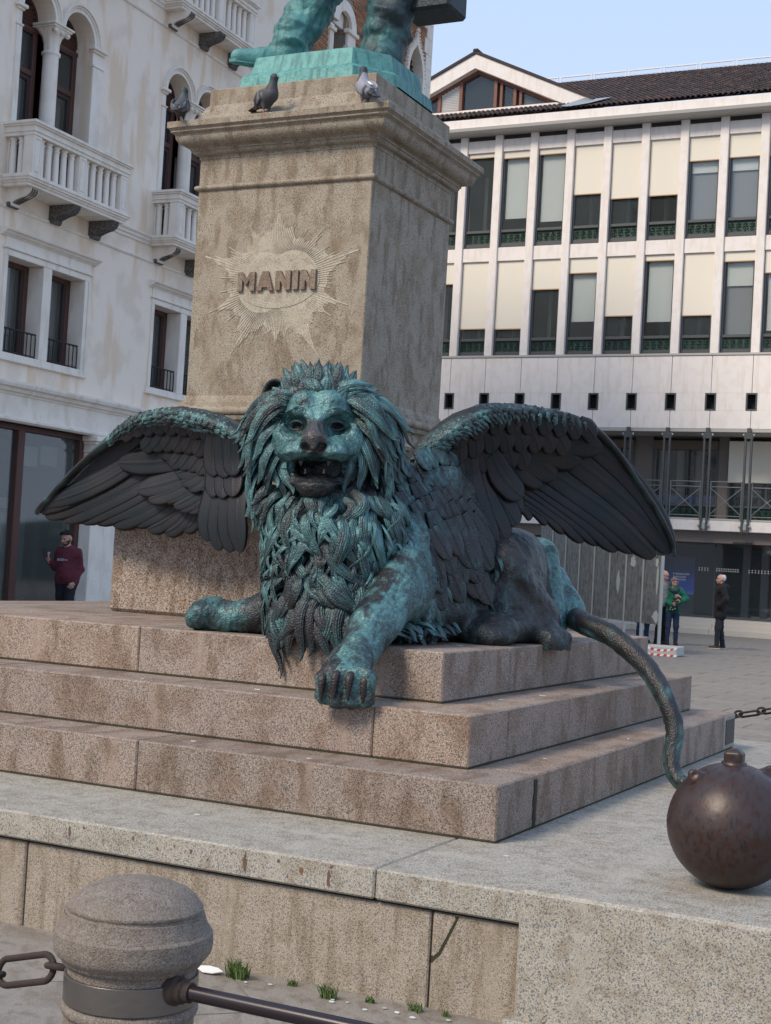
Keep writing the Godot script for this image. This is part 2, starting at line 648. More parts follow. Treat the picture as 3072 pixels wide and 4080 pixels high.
	plain("paint", 1, 1, 1, 0.7)
	for g in [["glass", 0.14, 0.06], ["clear glass", 0.06, 0.03]]:
		var gl := StandardMaterial3D.new()
		gl.resource_name = g[0]
		gl.albedo_color = Color(0.35, 0.4, 0.4, g[1])
		gl.transparency = BaseMaterial3D.TRANSPARENCY_ALPHA
		gl.roughness = g[2]
		M[g[0]] = gl
	# people and birds: colours are per vertex
	var sk := plain("skin", 1, 1, 1, 0.6)
	sk.subsurf_scatter_enabled = true
	sk.subsurf_scatter_strength = 0.08
	plain("cloth", 1, 1, 1, 0.9)
	plain("feathers", 1, 1, 1, 0.65)
	plain("shop dark", 0.022, 0.036, 0.035, 0.8)
	plain("shop green", 0.045, 0.075, 0.07, 0.8)
	plain("pale cloth", 0.12, 0.14, 0.135, 0.9)
	plain("brown blind", 0.13, 0.10, 0.08, 0.85)
	plain("brown frame", 0.16, 0.135, 0.12, 0.6)
	plain("steel grey", 0.17, 0.18, 0.19, 0.5, 0.2)
	plain("hall dark", 0.022, 0.024, 0.030, 0.6)
	plain("hall grey", 0.14, 0.14, 0.15, 0.6)
	plain("sky reflection", 0.30, 0.325, 0.35, 0.8)  # painted tone of reflected sky behind some panes
	plain("roof deck", 0.050, 0.036, 0.034, 0.9)
	plain("red wood", 0.17, 0.065, 0.04, 0.6)
# ---------------------------------------------------------------- ground
func make_ground() -> void:
	var g := Geo.new()
	g.quad(Vector3(-150, -0.022, 150), Vector3(150, -0.022, 150), Vector3(150, -0.022, -150), Vector3(-150, -0.022, -150))
	setting("ground", g, M["joint"])
	# paving slabs: laid slantwise round the monument, square to it in the square behind
	var pav := Node3D.new()
	pav.name = "paving"
	pav.set_meta("kind", "structure")
	add_child(pav)
	rng.seed = 21
	var kinds := []
	for i in 4:
		var b := Geo.new()
		b.col = Color(1, 1, 1) * [1.0, 0.93, 1.06, 0.97][i]
		b.bev(Vector3(-0.5, -0.05, -0.5), Vector3(0.5, 0, 0.5), 0.0)
		var me := b.mesh()
		me.surface_set_material(0, M["paving stone"])
		kinds.append(me)
	var turn := Basis(Vector3.UP, deg_to_rad(-45))
	for i in range(-5, 6):
		for j in range(-4, 5):
			var p := turn * Vector3((i + 0.5 * (j & 1)) * 0.92, 0, j * 0.56) + Vector3(1.55, 0, 4.62)
			if p.z < 3.95 - 0.9 or p.x < -3 or p.x > 5.5:
				continue
			piece(pav, "paving_slab", kinds[rng.randi() % 4], Transform3D(turn * Basis.from_scale(Vector3(0.912, 1, 0.552)), p + Vector3(0, rng.randf_range(-0.004, 0.0), 0)))
	# behind: rows along x, as far as single slabs can be told apart
	var z := -2.3
	var row := 0
	var count := 0
	while z > -34.5:
		var d := 0.62 if z > -20 else 0.8
		# only where the open square lies in view, between the monument and the right edge
		var far := (8.585 - z)
		var x0 := 4.75 - far * 0.56
		var x1 := 4.75 - far * 0.145
		if z > -9.0:
			x0 = 4.75 - far * 0.30
		var x := floorf(x0 / 1.3) * 1.3 + (row % 2) * 0.65
		while x < x1 + 0.6 and count < 300:
			piece(pav, "paving_slab", kinds[rng.randi() % 4], Transform3D(Basis.from_scale(Vector3(1.284, 1, d - 0.02)), Vector3(x, rng.randf_range(-0.004, 0.0), z - d / 2)))
			x += 1.3
			count += 1
		z -= d
		row += 1
	var rest := Geo.new()
	rest.quad(Vector3(-30, -0.008, 30), Vector3(30, -0.008, 30), Vector3(30, -0.008, -40), Vector3(-30, -0.008, -40))
	var rm := setting("pavement", rest, M["paving stone"])

# ---------------------------------------------------------------- the monument's stone
const TOP := 1.206          # top of the steps, where the lion lies

func stone_block(parent: Node3D, called: String, lo: Vector3, hi: Vector3, mat: Material) -> void:
	var g := Geo.new()
	var v := fine.get_noise_3d(lo.x * 91.0, lo.y * 77.0, lo.z * 63.0)
	var w := fine.get_noise_3d(lo.x * 31.0 + 50, lo.y * 57.0, lo.z * 83.0)
	g.col = Color(0.90 + 0.20 * v + 0.05 * w, 0.90 + 0.20 * v, 0.90 + 0.20 * v - 0.06 * w)
	g.bev(lo, hi, 0.007)
	part(parent, called, g, mat)

func blocks_along_x(parent: Node3D, called: String, cuts: Array, y0: float, y1: float, z0: float, z1: float, mat: Material) -> void:
	for i in cuts.size() - 1:
		stone_block(parent, called, Vector3(cuts[i] + 0.002, y0, z0), Vector3(cuts[i + 1] - 0.002, y1, z1), mat)

func blocks_along_z(parent: Node3D, called: String, cuts: Array, y0: float, y1: float, x0: float, x1: float, mat: Material) -> void:
	for i in cuts.size() - 1:
		stone_block(parent, called, Vector3(x0, y0, cuts[i] + 0.002), Vector3(x1, y1, cuts[i + 1] - 0.002), mat)

func make_platform() -> void:
	var t := thing("granite_platform", "low platform of grey granite slabs on a pink granite wall under the steps", "platform", Vector3(0, 0, 0.76))
	# the wall under the slabs
	var cuts := [-6.0, -4.1, -2.55, -0.95, 0.739, 2.62, 2.98]
	for i in cuts.size() - 1:
		part(t, "wall_block", boxed(Vector3(cuts[i] + 0.004, -0.05, 3.3), Vector3(cuts[i + 1] - 0.004, 0.350, 3.630), 0.006), M["wall granite"])
	# the mended corner of the last block, cut off by a slanting joint
	var patch := Geo.new()
	patch.prism(PackedVector2Array([Vector2(2.634, 0.19), Vector2(2.655, 0.21), Vector2(2.715, 0.335), Vector2(2.712, 0.348), Vector2(2.634, 0.348)]), 3.60, 3.634)
	part(t, "mending_piece", patch, M["wall granite"])
	var crack := Geo.new()
	crack.prism(PackedVector2Array([Vector2(2.627, 0.165), Vector2(2.662, 0.20), Vector2(2.728, 0.346), Vector2(2.712, 0.346), Vector2(2.650, 0.21), Vector2(2.627, 0.19)]), 3.60, 3.6325)
	part(t, "mortar_joint", crack, M["moss"])
	part(t, "mossy_joint", boxed(Vector3(-6, 0.348, 3.28), Vector3(2.978, 0.366, 3.612)), M["moss"])
	part(t, "core", boxed(Vector3(-6, 0.02, -2.1), Vector3(6, 0.35, 3.29)), M["joint"])
	# slabs on top
	var xs := [-6.0, -4.4, -2.7, -0.9, 2.394, 2.984]
	for i in xs.size() - 1:
		part(t, "edge_slab", boxed(Vector3(xs[i] + 0.0025, 0.364, 2.60), Vector3(xs[i + 1] - 0.0025, 0.479, 3.66), 0.008), M["grey granite"])
	part(t, "side_slab", boxed(Vector3(2.4, 0.364, -0.2), Vector3(4.6, 0.479, 2.474), 0.006), M["grey granite"])
	part(t, "side_slab", boxed(Vector3(2.4, 0.364, -2.14), Vector3(4.6, 0.479, -0.204), 0.006), M["grey granite"])
	part(t, "back_slab", boxed(Vector3(-6, 0.364, -2.14), Vector3(2.394, 0.479, 2.594), 0.006), M["grey granite"])
	part(t, "side_slab", boxed(Vector3(2.4, 0.364, 2.478), Vector3(2.984, 0.479, 2.596), 0.004), M["grey granite"])
	part(t, "side_wall", boxed(Vector3(4.2, -0.05, -2.1), Vector3(4.57, 0.362, 2.46), 0.006), M["wall granite"])
	# the corner pier, a hand higher than the slabs
	var pier := Geo.new()
	pier.bev(Vector3(2.986, -0.05, 2.478), Vector3(4.75, 0.500, 3.716), 0.012)
	part(t, "corner_pier", pier, M["grey granite"])
	part(t, "pier_foot", boxed(Vector3(2.950, -0.05, 3.3), Vector3(4.79, 0.052, 3.752), 0.012), M["grey granite"])
	# rust: thin flakes of iron stain that ran down the edge of the slab
	rng.seed = 40
	for sp in [[0.32, 0.44, 0.008, 0.014], [0.98, 0.43, 0.007, 0.028], [1.05, 0.455, 0.006, 0.008], [1.30, 0.445, 0.009, 0.011], [1.42, 0.42, 0.007, 0.008], [1.50, 0.44, 0.006, 0.007], [1.58, 0.43, 0.010, 0.010], [1.66, 0.41, 0.006, 0.007], [1.83, 0.425, 0.010, 0.040], [1.98, 0.45, 0.009, 0.010], [2.08, 0.425, 0.011, 0.015], [2.20, 0.41, 0.010, 0.038], [2.21, 0.46, 0.008, 0.008], [0.55, 0.43, 0.006, 0.007], [0.12, 0.42, 0.007, 0.024]]:
		var rust := Geo.new()
		var o := PackedVector2Array()
		for k in 13:
			var a := TAU * k / 13
			o.append(Vector2(sp[0] + cos(a) * sp[2] * rng.randf_range(0.45, 1.2), sp[1] + sin(a) * sp[3] * rng.randf_range(0.55, 1.2)))
		rust.col = [Color(0.155, 0.085, 0.045), Color(0.20, 0.13, 0.075), Color(0.12, 0.07, 0.045)][rng.randi() % 3]
		rust.prism(o, 3.655, 3.6606)
		part(t, "rust_stain", rust, M["paint"])

func make_steps() -> void:
	var t := thing("granite_steps", "three pink granite steps under the pedestal, carrying the bronze lion", "steps", Vector3(0, 0.479, 0.6))
	var m: Material = M["pink granite"]
	# lowest step
	var y := [0.479, 0.719, 0.960, TOP]
	var g := 0.006
	blocks_along_x(t, "step_block", [-2.571, -1.1, 0.75, 2.571], y[0] + g, y[1], 2.42, 2.889, m)
	blocks_along_z(t, "step_block", [-1.578, 0.3, 2.414], y[0] + g, y[1], 2.1, 2.571, m)
	blocks_along_x(t, "step_block", [-2.571, -0.5, 2.096], y[0] + g, y[1], -1.578, -1.2, m)
	# middle step
	blocks_along_x(t, "step_block", [-2.292, -0.45, 1.809, 2.292], y[1] + g, y[2], 2.08, 2.552, m)
	blocks_along_z(t, "step_block", [-1.444, 0.9, 2.076], y[1] + g, y[2], 1.8, 2.292, m)
	blocks_along_x(t, "step_block", [-2.292, 0.1, 1.796], y[1] + g, y[2], -1.444, -1.1, m)
	# top step
	blocks_along_x(t, "step_block", [-1.988, -1.25, 0.223, 1.988], y[2] + g, y[3], 1.3, 2.183, m)
	blocks_along_z(t, "step_block", [-1.385, 0.35, 1.296], y[2] + g, y[3], 0.9, 1.988, m)
	blocks_along_x(t, "step_block", [-1.988, -0.6, 0.896], y[2] + g, y[3], -1.385, 1.296, m)
	# damp joints under each course
	for c in [[2.571, 2.889, -1.578, y[0]], [2.292, 2.552, -1.444, y[1]], [1.988, 2.183, -1.385, y[2]]]:
		part(t, "damp_joint", boxed(Vector3(-c[0] + 0.005, c[3] - 0.002, c[2] + 0.01), Vector3(c[0] - 0.006, c[3] + 0.008, c[1] - 0.006)), M["moss"])
	part(t, "core", boxed(Vector3(-2.0, 0.48, -1.3), Vector3(2.0, 0.95, 2.05)), M["joint"])
	# crumbled joint at the corner block
	rng.seed = 8
	var mo := Geo.new()
	var o := PackedVector2Array()
	for i in 9:
		o.append(Vector2(-2.42 + rng.randf_range(-0.006, 0.003), 0.487 + i * 0.026))
	for i in 9:
		o.append(Vector2(-2.447 - rng.randf_range(0.002, 0.016), 0.70 - i * 0.026))
	mo.xf = Transform3D(Basis(Vector3.UP, PI / 2), Vector3.ZERO)
	mo.prism(o, 2.55, 2.5735)
	part(t, "crumbled_mortar", mo, M["moss"])
	rng.seed = 61
	for e in [[0.95, 0.722, 2.72], [1.62, 0.722, 2.80], [2.42, 0.722, 1.9], [2.48, 0.722, 0.7], [2.10, 0.963, 1.7], [2.16, 0.963, 1.25], [2.2, 0.963, 0.4], [1.1, 0.963, 2.40], [0.45, 0.963, 2.45], [-0.9, TOP + 0.003, 1.7], [1.80, TOP + 0.003, 1.55], [-0.4, TOP + 0.003, 2.0], [1.3, 0.482, 3.2], [0.2, 0.482, 3.3], [2.7, 0.482, 3.1]]:
		var fl := Geo.new()
		fl.col = Color(0.6, 0.59, 0.56) * rng.randf_range(0.7, 1.0)
		var r := rng.randf_range(0.006, 0.016)
		var fo := PackedVector2Array()
		for k in 7:
			fo.append(Vector2(cos(TAU * k / 7) * r * rng.randf_range(0.6, 1.6), sin(TAU * k / 7) * r * rng.randf_range(0.5, 1.0)))
		fl.xf = Transform3D(Basis(Vector3.RIGHT, -PI / 2), Vector3(e[0], e[1], e[2]))
		fl.prism(fo, -0.002, 0.0012)
		part(t, "dropping", fl, M["litter"])
	var pq := boxed(Vector3(2.55, 0.520, -1.545), Vector3(2.578, 0.688, -1.29), 0.004)
	part(t, "metal_plate", pq, M["dark frame"])
	part(t, "plate_surround", boxed(Vector3(2.55, 0.492, -1.573), Vector3(2.5735, 0.712, -1.25), 0.003), M["grey granite"])

const SHX := 0.643
const SHZ := 0.607

func make_pedestal() -> void:
	var t := thing("granite_pedestal", "tall granite pedestal with a sunburst and a name carved on its front", "pedestal", Vector3(0, TOP, 0))
	var bx := 0.941
	var bz := 0.905
	part(t, "base_block", boxed(Vector3(-bx, TOP + 0.002, -bz), Vector3(bx, 2.13, bz), 0.02), M["mottled granite"])
	# base mouldings
	var g := Geo.new()
	var prof := [Vector2(0.30, 2.12), Vector2(0.305, 2.16), Vector2(0.25, 2.175), Vector2(0.23, 2.23), Vector2(0.17, 2.29), Vector2(0.165, 2.33), Vector2(0.19, 2.335), Vector2(0.19, 2.345)]
	g.mould(prof, Vector3.ZERO, SHX, SHZ)
	prof = [Vector2(0.19, 2.345), Vector2(0.19, 2.36), Vector2(0.145, 2.38), Vector2(0.085, 2.41), Vector2(0.075, 2.455), Vector2(0.08, 2.47), Vector2(0.10, 2.475), Vector2(0.105, 2.50)]
	g.mould(prof, Vector3.ZERO, SHX, SHZ)
	prof = []
	for i in 9:
		var a := -PI / 2 + PI * i / 8
		prof.append(Vector2(0.055 + cos(a) * 0.032, 2.533 + sin(a) * 0.032))
	for e in [[0.034, 2.567], [0.032, 2.592], [0.018, 2.597], [0.014, 2.612], [0.0, 2.64]]:
		prof.append(Vector2(e[0], e[1]))
	g.mould(prof, Vector3.ZERO, SHX, SHZ)
	part(t, "base_moulding", g, M["shaft granite"])
	part(t, "shaft", boxed(Vector3(-SHX, 2.60, -SHZ), Vector3(SHX, 4.21, SHZ), 0.006), M["shaft granite"])
	# torus round the top of the shaft
	g = Geo.new()
	prof = []
	for i in 9:
		var a := -PI / 2 + PI * i / 8
		prof.append(Vector2(-0.004 + cos(a) * 0.026, 4.012 + sin(a) * 0.020))
	g.mould(prof, Vector3.ZERO, SHX, SHZ)
	part(t, "astragal", g, M["shaft granite"])
	# cornice
	g = Geo.new()
	prof = [Vector2(-0.01, 4.203), Vector2(0.004, 4.203), Vector2(0.004, 4.217)]
	for i in 7:
		var a := PI / 2 * i / 6
		prof.append(Vector2(0.010 + sin(a) * 0.032, 4.226 + (1 - cos(a)) * 0.026))
	prof += [Vector2(0.050, 4.254), Vector2(0.050, 4.268), Vector2(0.058, 4.272)]
	for i in 9:
		var a := PI / 2 * i / 8
		prof.append(Vector2(0.062 + sin(a) * 0.062, 4.275 + (1 - cos(a)) * 0.060))
	prof += [Vector2(0.130, 4.345), Vector2(0.148, 4.358), Vector2(0.148, 4.368), Vector2(0.160, 4.380), Vector2(0.166, 4.383), Vector2(0.166, 4.420), Vector2(0.162, 4.424), Vector2(0.100, 4.437)]
	g.mould(prof, Vector3.ZERO, SHX, SHZ)
	part(t, "cornice", g, M["shaft granite"])
	g = Geo.new()
	prof = [Vector2(0.100, 4.437), Vector2(0.055, 4.455), Vector2(0.015, 4.495), Vector2(-0.012, 4.555), Vector2(-0.028, 4.572), Vector2(-0.030, 4.676), Vector2(-0.036, 4.682)]
	g.mould(prof, Vector3.ZERO, SHX, SHZ, true)
	part(t, "crowning_block", g, M["shaft granite"])
	# sunburst: fluted rays in low relief on the front
	rng.seed = 5
	var c := Vector2(0.0, 3.375)
	var ray := Geo.new()
	# lengths measured at angles round the star (degrees from the right, counterclockwise)
	var tips := [[-4, 0.40], [17, 0.585], [30, 0.42], [45, 0.44], [58, 0.36], [75, 0.40], [92, 0.49], [108, 0.38], [122, 0.44], [135, 0.37], [148, 0.42], [162, 0.585], [175, 0.40], [188, 0.41], [201, 0.53], [215, 0.41], [228, 0.47], [236, 0.585], [247, 0.38], [262, 0.37], [272, 0.44], [283, 0.40], [296, 0.42], [304, 0.61], [316, 0.42], [330, 0.46], [342, 0.53], [352, 0.40], [356, 0.40]]
	for i in tips.size() - 1:
		var a0: float = tips[i][0]
		var a1: float = tips[i + 1][0]
		var n := maxi(2, int((a1 - a0) / 2.2))
		for j in n:
			var w := float(j) / n
			var ang := deg_to_rad(lerpf(a0, a1, w))
			var half := deg_to_rad((a1 - a0) / n) * 0.44
			var dip := 1.0 - 0.22 * sin(PI * w)
			var l: float = lerpf(tips[i][1], tips[i + 1][1], w) * dip + rng.randf_range(-0.035, 0.03)
			var s := 0.16 + 0.14 * absf(cos(ang))
			var d := Vector2(cos(ang), sin(ang))
			var e := Vector2(-d.y, d.x)
			var p0 := c + d * s
			var p1 := c + d * l
			var w0 := s * tan(half)
			var w1 := l * tan(half) * 0.85
			var zb := SHZ - 0.002
			var zt := SHZ + 0.0065
			var q := [p0 - e * w0, p1 - e * w1, p1 + e * w1, p0 + e * w0]
			var b := func(p: Vector2, z: float) -> Vector3: return Vector3(p.x, p.y, z)
			ray.col = Color(1, 1, 1) * rng.randf_range(0.84, 1.0)
			ray.quad(b.call(q[0], zb), b.call(q[1], zb), b.call(p1, zt - 0.002), b.call(p0, zt))
			ray.quad(b.call(p0, zt), b.call(p1, zt - 0.002), b.call(q[2], zb), b.call(q[3], zb))
			ray.tri(b.call(q[1], zb), b.call(q[2], zb), b.call(p1, zt - 0.002))
	var star := PackedVector2Array()
	for i in tips.size() - 2:
		var a0 := deg_to_rad(tips[i][0])
		var a1 := deg_to_rad(tips[i + 1][0])
		for w in [0.0, 0.25, 0.5, 0.75]:
			var l: float = lerpf(tips[i][1], tips[i + 1][1], w) * (1.0 - 0.16 * sin(PI * w)) * 0.92
			var an := lerpf(a0, a1, w)
			star.append(c + Vector2(cos(an), sin(an)) * l)
	ray.col = Color(0.96, 0.96, 0.95)
	ray.prism(star, SHZ - 0.01, SHZ + 0.0022)
	var disc := PackedVector2Array()
	for i in 48:
		var a := TAU * i / 48
		disc.append(c + Vector2(cos(a) * 0.31, sin(a) * 0.175))
	ray.col = Color(0.90, 0.90, 0.90)
	ray.prism(disc, SHZ - 0.01, SHZ + 0.0055)
	part(t, "sunburst", ray, M["cut granite"])
	# the name, raised capitals
	var x := -0.284
	var hh := 0.124
	var letters := {
		"M": [[0, 0], [0.036, 0], [0.036, 0.62], [0.064, 0.28], [0.092, 0.62], [0.092, 0], [0.128, 0], [0.128, 1], [0.095, 1], [0.064, 0.63], [0.033, 1], [0, 1]],
		"A": [[0, 0], [0.036, 0], [0.043, 0.17], [0.081, 0.17], [0.088, 0], [0.124, 0], [0.083, 1], [0.041, 1]],
		"N": [[0, 0], [0.036, 0], [0.036, 0.5], [0.073, 0], [0.110, 0], [0.110, 1], [0.074, 1], [0.074, 0.5], [0.037, 1], [0, 1]],
		"I": [[0, 0], [0.040, 0], [0.040, 1], [0, 1]]}
	var wide := {"M": 0.128, "A": 0.124, "N": 0.110, "I": 0.040}
	for ch in ["M", "A", "N", "I", "N"]:
		var o := PackedVector2Array()
		for p in letters[ch]:
			o.append(Vector2(x + p[0], 3.314 + p[1] * hh))
		var lg := Geo.new()
		lg.col = Color(0.80, 0.72, 0.70)
		lg.prism(o, SHZ - 0.005, SHZ + 0.024)
		part(t, "letter", lg, M["shaft granite"])
		x += wide[ch] + 0.0155

func make_statue() -> void:
	var t := thing("standing_statue", "green bronze standing figure on the pedestal, only its boots and trouser legs in view", "statue", Vector3(0, 4.68, 0))
	var g := Geo.new()
	var ring := func(hx: float, hz: float, cx: float, cz: float, y: float) -> PackedVector3Array:
		return PackedVector3Array([Vector3(hx - cx, y, hz), Vector3(hx, y, hz - cz), Vector3(hx, y, -hz + cz), Vector3(hx - cx, y, -hz), Vector3(-hx + cx, y, -hz), Vector3(-hx, y, -hz + cz), Vector3(-hx, y, hz - cz), Vector3(-hx + cx, y, hz)])
	var rows := [ring.call(0.62, 0.535, 0.2, 0.27, 4.684), ring.call(0.61, 0.525, 0.2, 0.27, 4.765), ring.call(0.575, 0.50, 0.2, 0.27, 4.782), ring.call(0.555, 0.475, 0.18, 0.25, 4.80), ring.call(0.53, 0.44, 0.17, 0.22, 4.915), ring.call(0.52, 0.43, 0.17, 0.22, 4.922)]
	for i in rows.size() - 1:
		for k in 8:
			var a: PackedVector3Array = rows[i]
			var b: PackedVector3Array = rows[i + 1]
			g.quad(a[k], a[(k + 1) % 8], b[(k + 1) % 8], b[k])
	var top: PackedVector3Array = rows[5]
	for k in range(1, 7):
		g.tri(top[0], top[k], top[k + 1])
	g.col = Color(0.12, 0.34, 0.32)
	for i in g.c.size():
		g.c[i] = Color(0.115, 0.32, 0.30).lerp(Color(0.07, 0.17, 0.17), clampf(broad.get_noise_3d(g.v[i].x * 60, g.v[i].y * 20, g.v[i].z * 60) + 0.35, 0, 1))
	part(t, "plinth", g, M["green bronze"])
	# legs and boots in one cast
	var legs := Geo.new()
	var f := Field.new(Vector3(-0.72, 4.88, -0.55), Vector3(0.72, 6.2, 0.75), 0.013, 0.016)
	# the near leg, its boot over the edge of the plinth
	f.cap(Vector3(-0.31, 5.05, 0.13), Vector3(-0.12, 5.62, -0.03), 0.122, 0.145)
	f.cap(Vector3(-0.12, 5.62, -0.03), Vector3(0.0, 6.4, -0.1), 0.145, 0.19)
	f.cap(Vector3(-0.25, 4.99, 0.11), Vector3(-0.29, 5.04, 0.15), 0.080, 0.100)
	f.cap(Vector3(-0.27, 4.995, 0.13), Vector3(-0.42, 4.985, 0.255), 0.075, 0.062)
	f.cap(Vector3(-0.42, 4.985, 0.255), Vector3(-0.555, 4.972, 0.365), 0.062, 0.046)
	f.cap(Vector3(-0.38, 4.965, 0.25), Vector3(-0.54, 4.962, 0.37), 0.050, 0.042)
	# the far leg
	f.cap(Vector3(0.32, 5.03, -0.05), Vector3(0.40, 5.6, -0.1), 0.140, 0.165)
	f.cap(Vector3(0.40, 5.6, -0.1), Vector3(0.3, 6.4, -0.12), 0.165, 0.2)
	f.cap(Vector3(0.34, 4.97, -0.02), Vector3(0.42, 4.955, 0.15), 0.075, 0.055)
	f.cap(Vector3(0.30, 4.99, -0.08), Vector3(0.32, 5.0, -0.03), 0.15, 0.15)
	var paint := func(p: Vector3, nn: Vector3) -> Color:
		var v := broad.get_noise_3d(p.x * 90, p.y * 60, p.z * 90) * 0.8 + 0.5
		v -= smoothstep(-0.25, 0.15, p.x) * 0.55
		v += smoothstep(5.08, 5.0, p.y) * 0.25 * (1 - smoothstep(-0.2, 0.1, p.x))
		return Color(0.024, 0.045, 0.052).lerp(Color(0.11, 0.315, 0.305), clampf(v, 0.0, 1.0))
	var shift := func(p: Vector3, nn: Vector3) -> float:
		return (fine.get_noise_3d(p.x * 14 + p.y * 8, p.y * 14 - p.x * 10, p.z * 14) * 0.034 + absf(broad.get_noise_3d(p.x * 60 + p.y * 90, p.y * 110, p.z * 60)) * 0.05 + 0.006) * smoothstep(5.055, 5.085, p.y + absf(p.x + 0.3) * 0.0)
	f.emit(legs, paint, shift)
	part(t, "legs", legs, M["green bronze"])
	# sole of the boot
	var sole := Geo.new()
	var o := PackedVector2Array()
	for p in [[-0.60, -0.405], [-0.585, -0.36], [-0.44, -0.22], [-0.28, -0.09], [-0.20, -0.05], [-0.17, -0.13], [-0.28, -0.24], [-0.44, -0.34], [-0.54, -0.415], [-0.585, -0.425]]:
		o.append(Vector2(p[0], p[1]))
	o.reverse()
	sole.xf = Transform3D(Basis(Vector3.RIGHT, -PI / 2), Vector3.ZERO)
	for i in o.size():
		o[i] = Vector2(o[i].x, o[i].y)
	sole.col = Color(0.10, 0.29, 0.28)
	sole.prism(o, 4.921, 4.943)
	part(t, "boot_sole", sole, M["green bronze"])
	# the hem of a coat, only its corner reaching into view
	var hem := Geo.new()
	hem.col = Color(0.022, 0.035, 0.04)
	hem.bev(Vector3(0.42, 5.315, -0.35), Vector3(0.80, 5.7, -0.05), 0.02)
	part(t, "coat_hem", hem, M["green bronze"])
# ---------------------------------------------------------------- the winged lion
const TEAL := Color(0.075, 0.185, 0.190)
const PALE := Color(0.135, 0.285, 0.285)
const MURK := Color(0.033, 0.062, 0.066)
const DARK := Color(0.014, 0.0175, 0.021)
const BROWN := Color(0.027, 0.023, 0.025)

# how far verdigris covers the bronze: patches of several sizes; bias raises or lowers the cover
func patina(p: Vector3, bias: float) -> Color:
	var a := broad.get_noise_3d(p.x * 190, p.y * 110, p.z * 190)
	var b := fine.get_noise_3d(p.x * 110, p.y * 60, p.z * 110)
	var e := fine.get_noise_3d(p.x * 420 + 9, p.y * 300, p.z * 420)
	var v := clampf(0.46 + bias + a * 0.42 + b * 0.24 + e * 0.34, 0.0, 1.0)
	var c := DARK.lerp(BROWN, clampf(0.35 + broad.get_noise_3d(p.x * 90 + 31, p.y * 90, p.z * 90) * 1.2, 0.0, 1.0))
	c = c.lerp(MURK, smoothstep(0.18, 0.48, v)).lerp(TEAL, smoothstep(0.42, 0.80, v)).lerp(PALE, smoothstep(0.76, 1.1, v))
	return c * 2.5

# one lock of hair: a tapering, grooved, flattened ribbon along a path; out: the way its back faces
func lock(g: Geo, path: PackedVector3Array, out: Vector3, width: float, thick: float, strands: int, bias: float) -> void:
	var rows := []
	var cols := []
	var top := 5 * strands + 1
	var w := top + 4
	var n := path.size()
	var ph := rng.randf_range(-0.5, 0.5)
	var stripe := PackedFloat32Array()
	for j in w:
		stripe.append(rng.randf_range(-0.16, 0.16))
	for i in n:
		var t := float(i) / (n - 1)
		var d := (path[mini(i + 1, n - 1)] - path[maxi(i - 1, 0)]).normalized()
		var up := (out - d * out.dot(d)).normalized()
		var side := up.cross(d)
		var k := (0.62 + 0.38 * smoothstep(0.0, 0.30, t)) * pow(maxf(1.0 - pow(t, 2.0), 0.0), 0.85) + 0.02
		var row := PackedVector3Array()
		var cr := []
		for j in w:
			var a := PI * j / (top - 1) if j < top else PI + PI * (j - top + 1) / (w - top + 1)
			var x := cos(a)
			var y := sin(a)
			var r := 1.0
			if j < top:
				var s := absf(cos((x * 0.5 + 0.5) * PI * strands + ph + t * 1.2))
				r = 0.62 + 0.62 * pow(s, 0.55)
			var p := path[i] + side * (x * width * k) + up * (y * thick * r * (0.22 + 0.78 * k) * (0.7 if j >= top else 1.0))
			row.append(p)
			cr.append(patina(p, bias + stripe[j] + (r - 1.0) * 0.75))  # patina greener on the ridges, with groove shade mixed into the colour
		rows.append(row)
		cols.append(cr)
	g.sheet(rows, true, cols)
	g.col = Color(1, 1, 1)

# a wavy lock that starts at root and runs along dir, lifting off by lift and swaying sideways
func wavy(g: Geo, root: Vector3, dir: Vector3, out: Vector3, length: float, width: float, sway: float, lift: float, bias: float, strands := 3, steps := 13) -> void:
	var path := PackedVector3Array()
	dir = dir.normalized()
	out = (out - dir * out.dot(dir)).normalized()
	var side := out.cross(dir)
	var ph := rng.randf_range(0.0, 1.0)
	for i in steps:
		var t := float(i) / (steps - 1)
		var up := lift * (sin(PI * minf(t * 1.15, 1.0)) - 0.30 * (1.0 - t)) + lift * 0.35 * smoothstep(0.7, 1.0, t)
		path.append(root + dir * (length * (t - 0.12 * sin(TAU * t) * 0.3)) + out * up + side * (sway * (sin(t * 4.6 + ph) - sin(ph)) * (0.4 + 0.6 * t)))
	lock(g, path, out, width, width * 0.36, strands, bias)

func make_lion() -> void:
	var t := thing("winged_lion", "bronze winged lion with green patina lying on the steps, one paw hanging down", "statue", Vector3(1.35, TOP, 1.3))
	lion_body(t)
	lion_head(t)
	lion_mane(t)
	lion_wing(t, true)
	lion_wing(t, false)
	lion_tail(t)

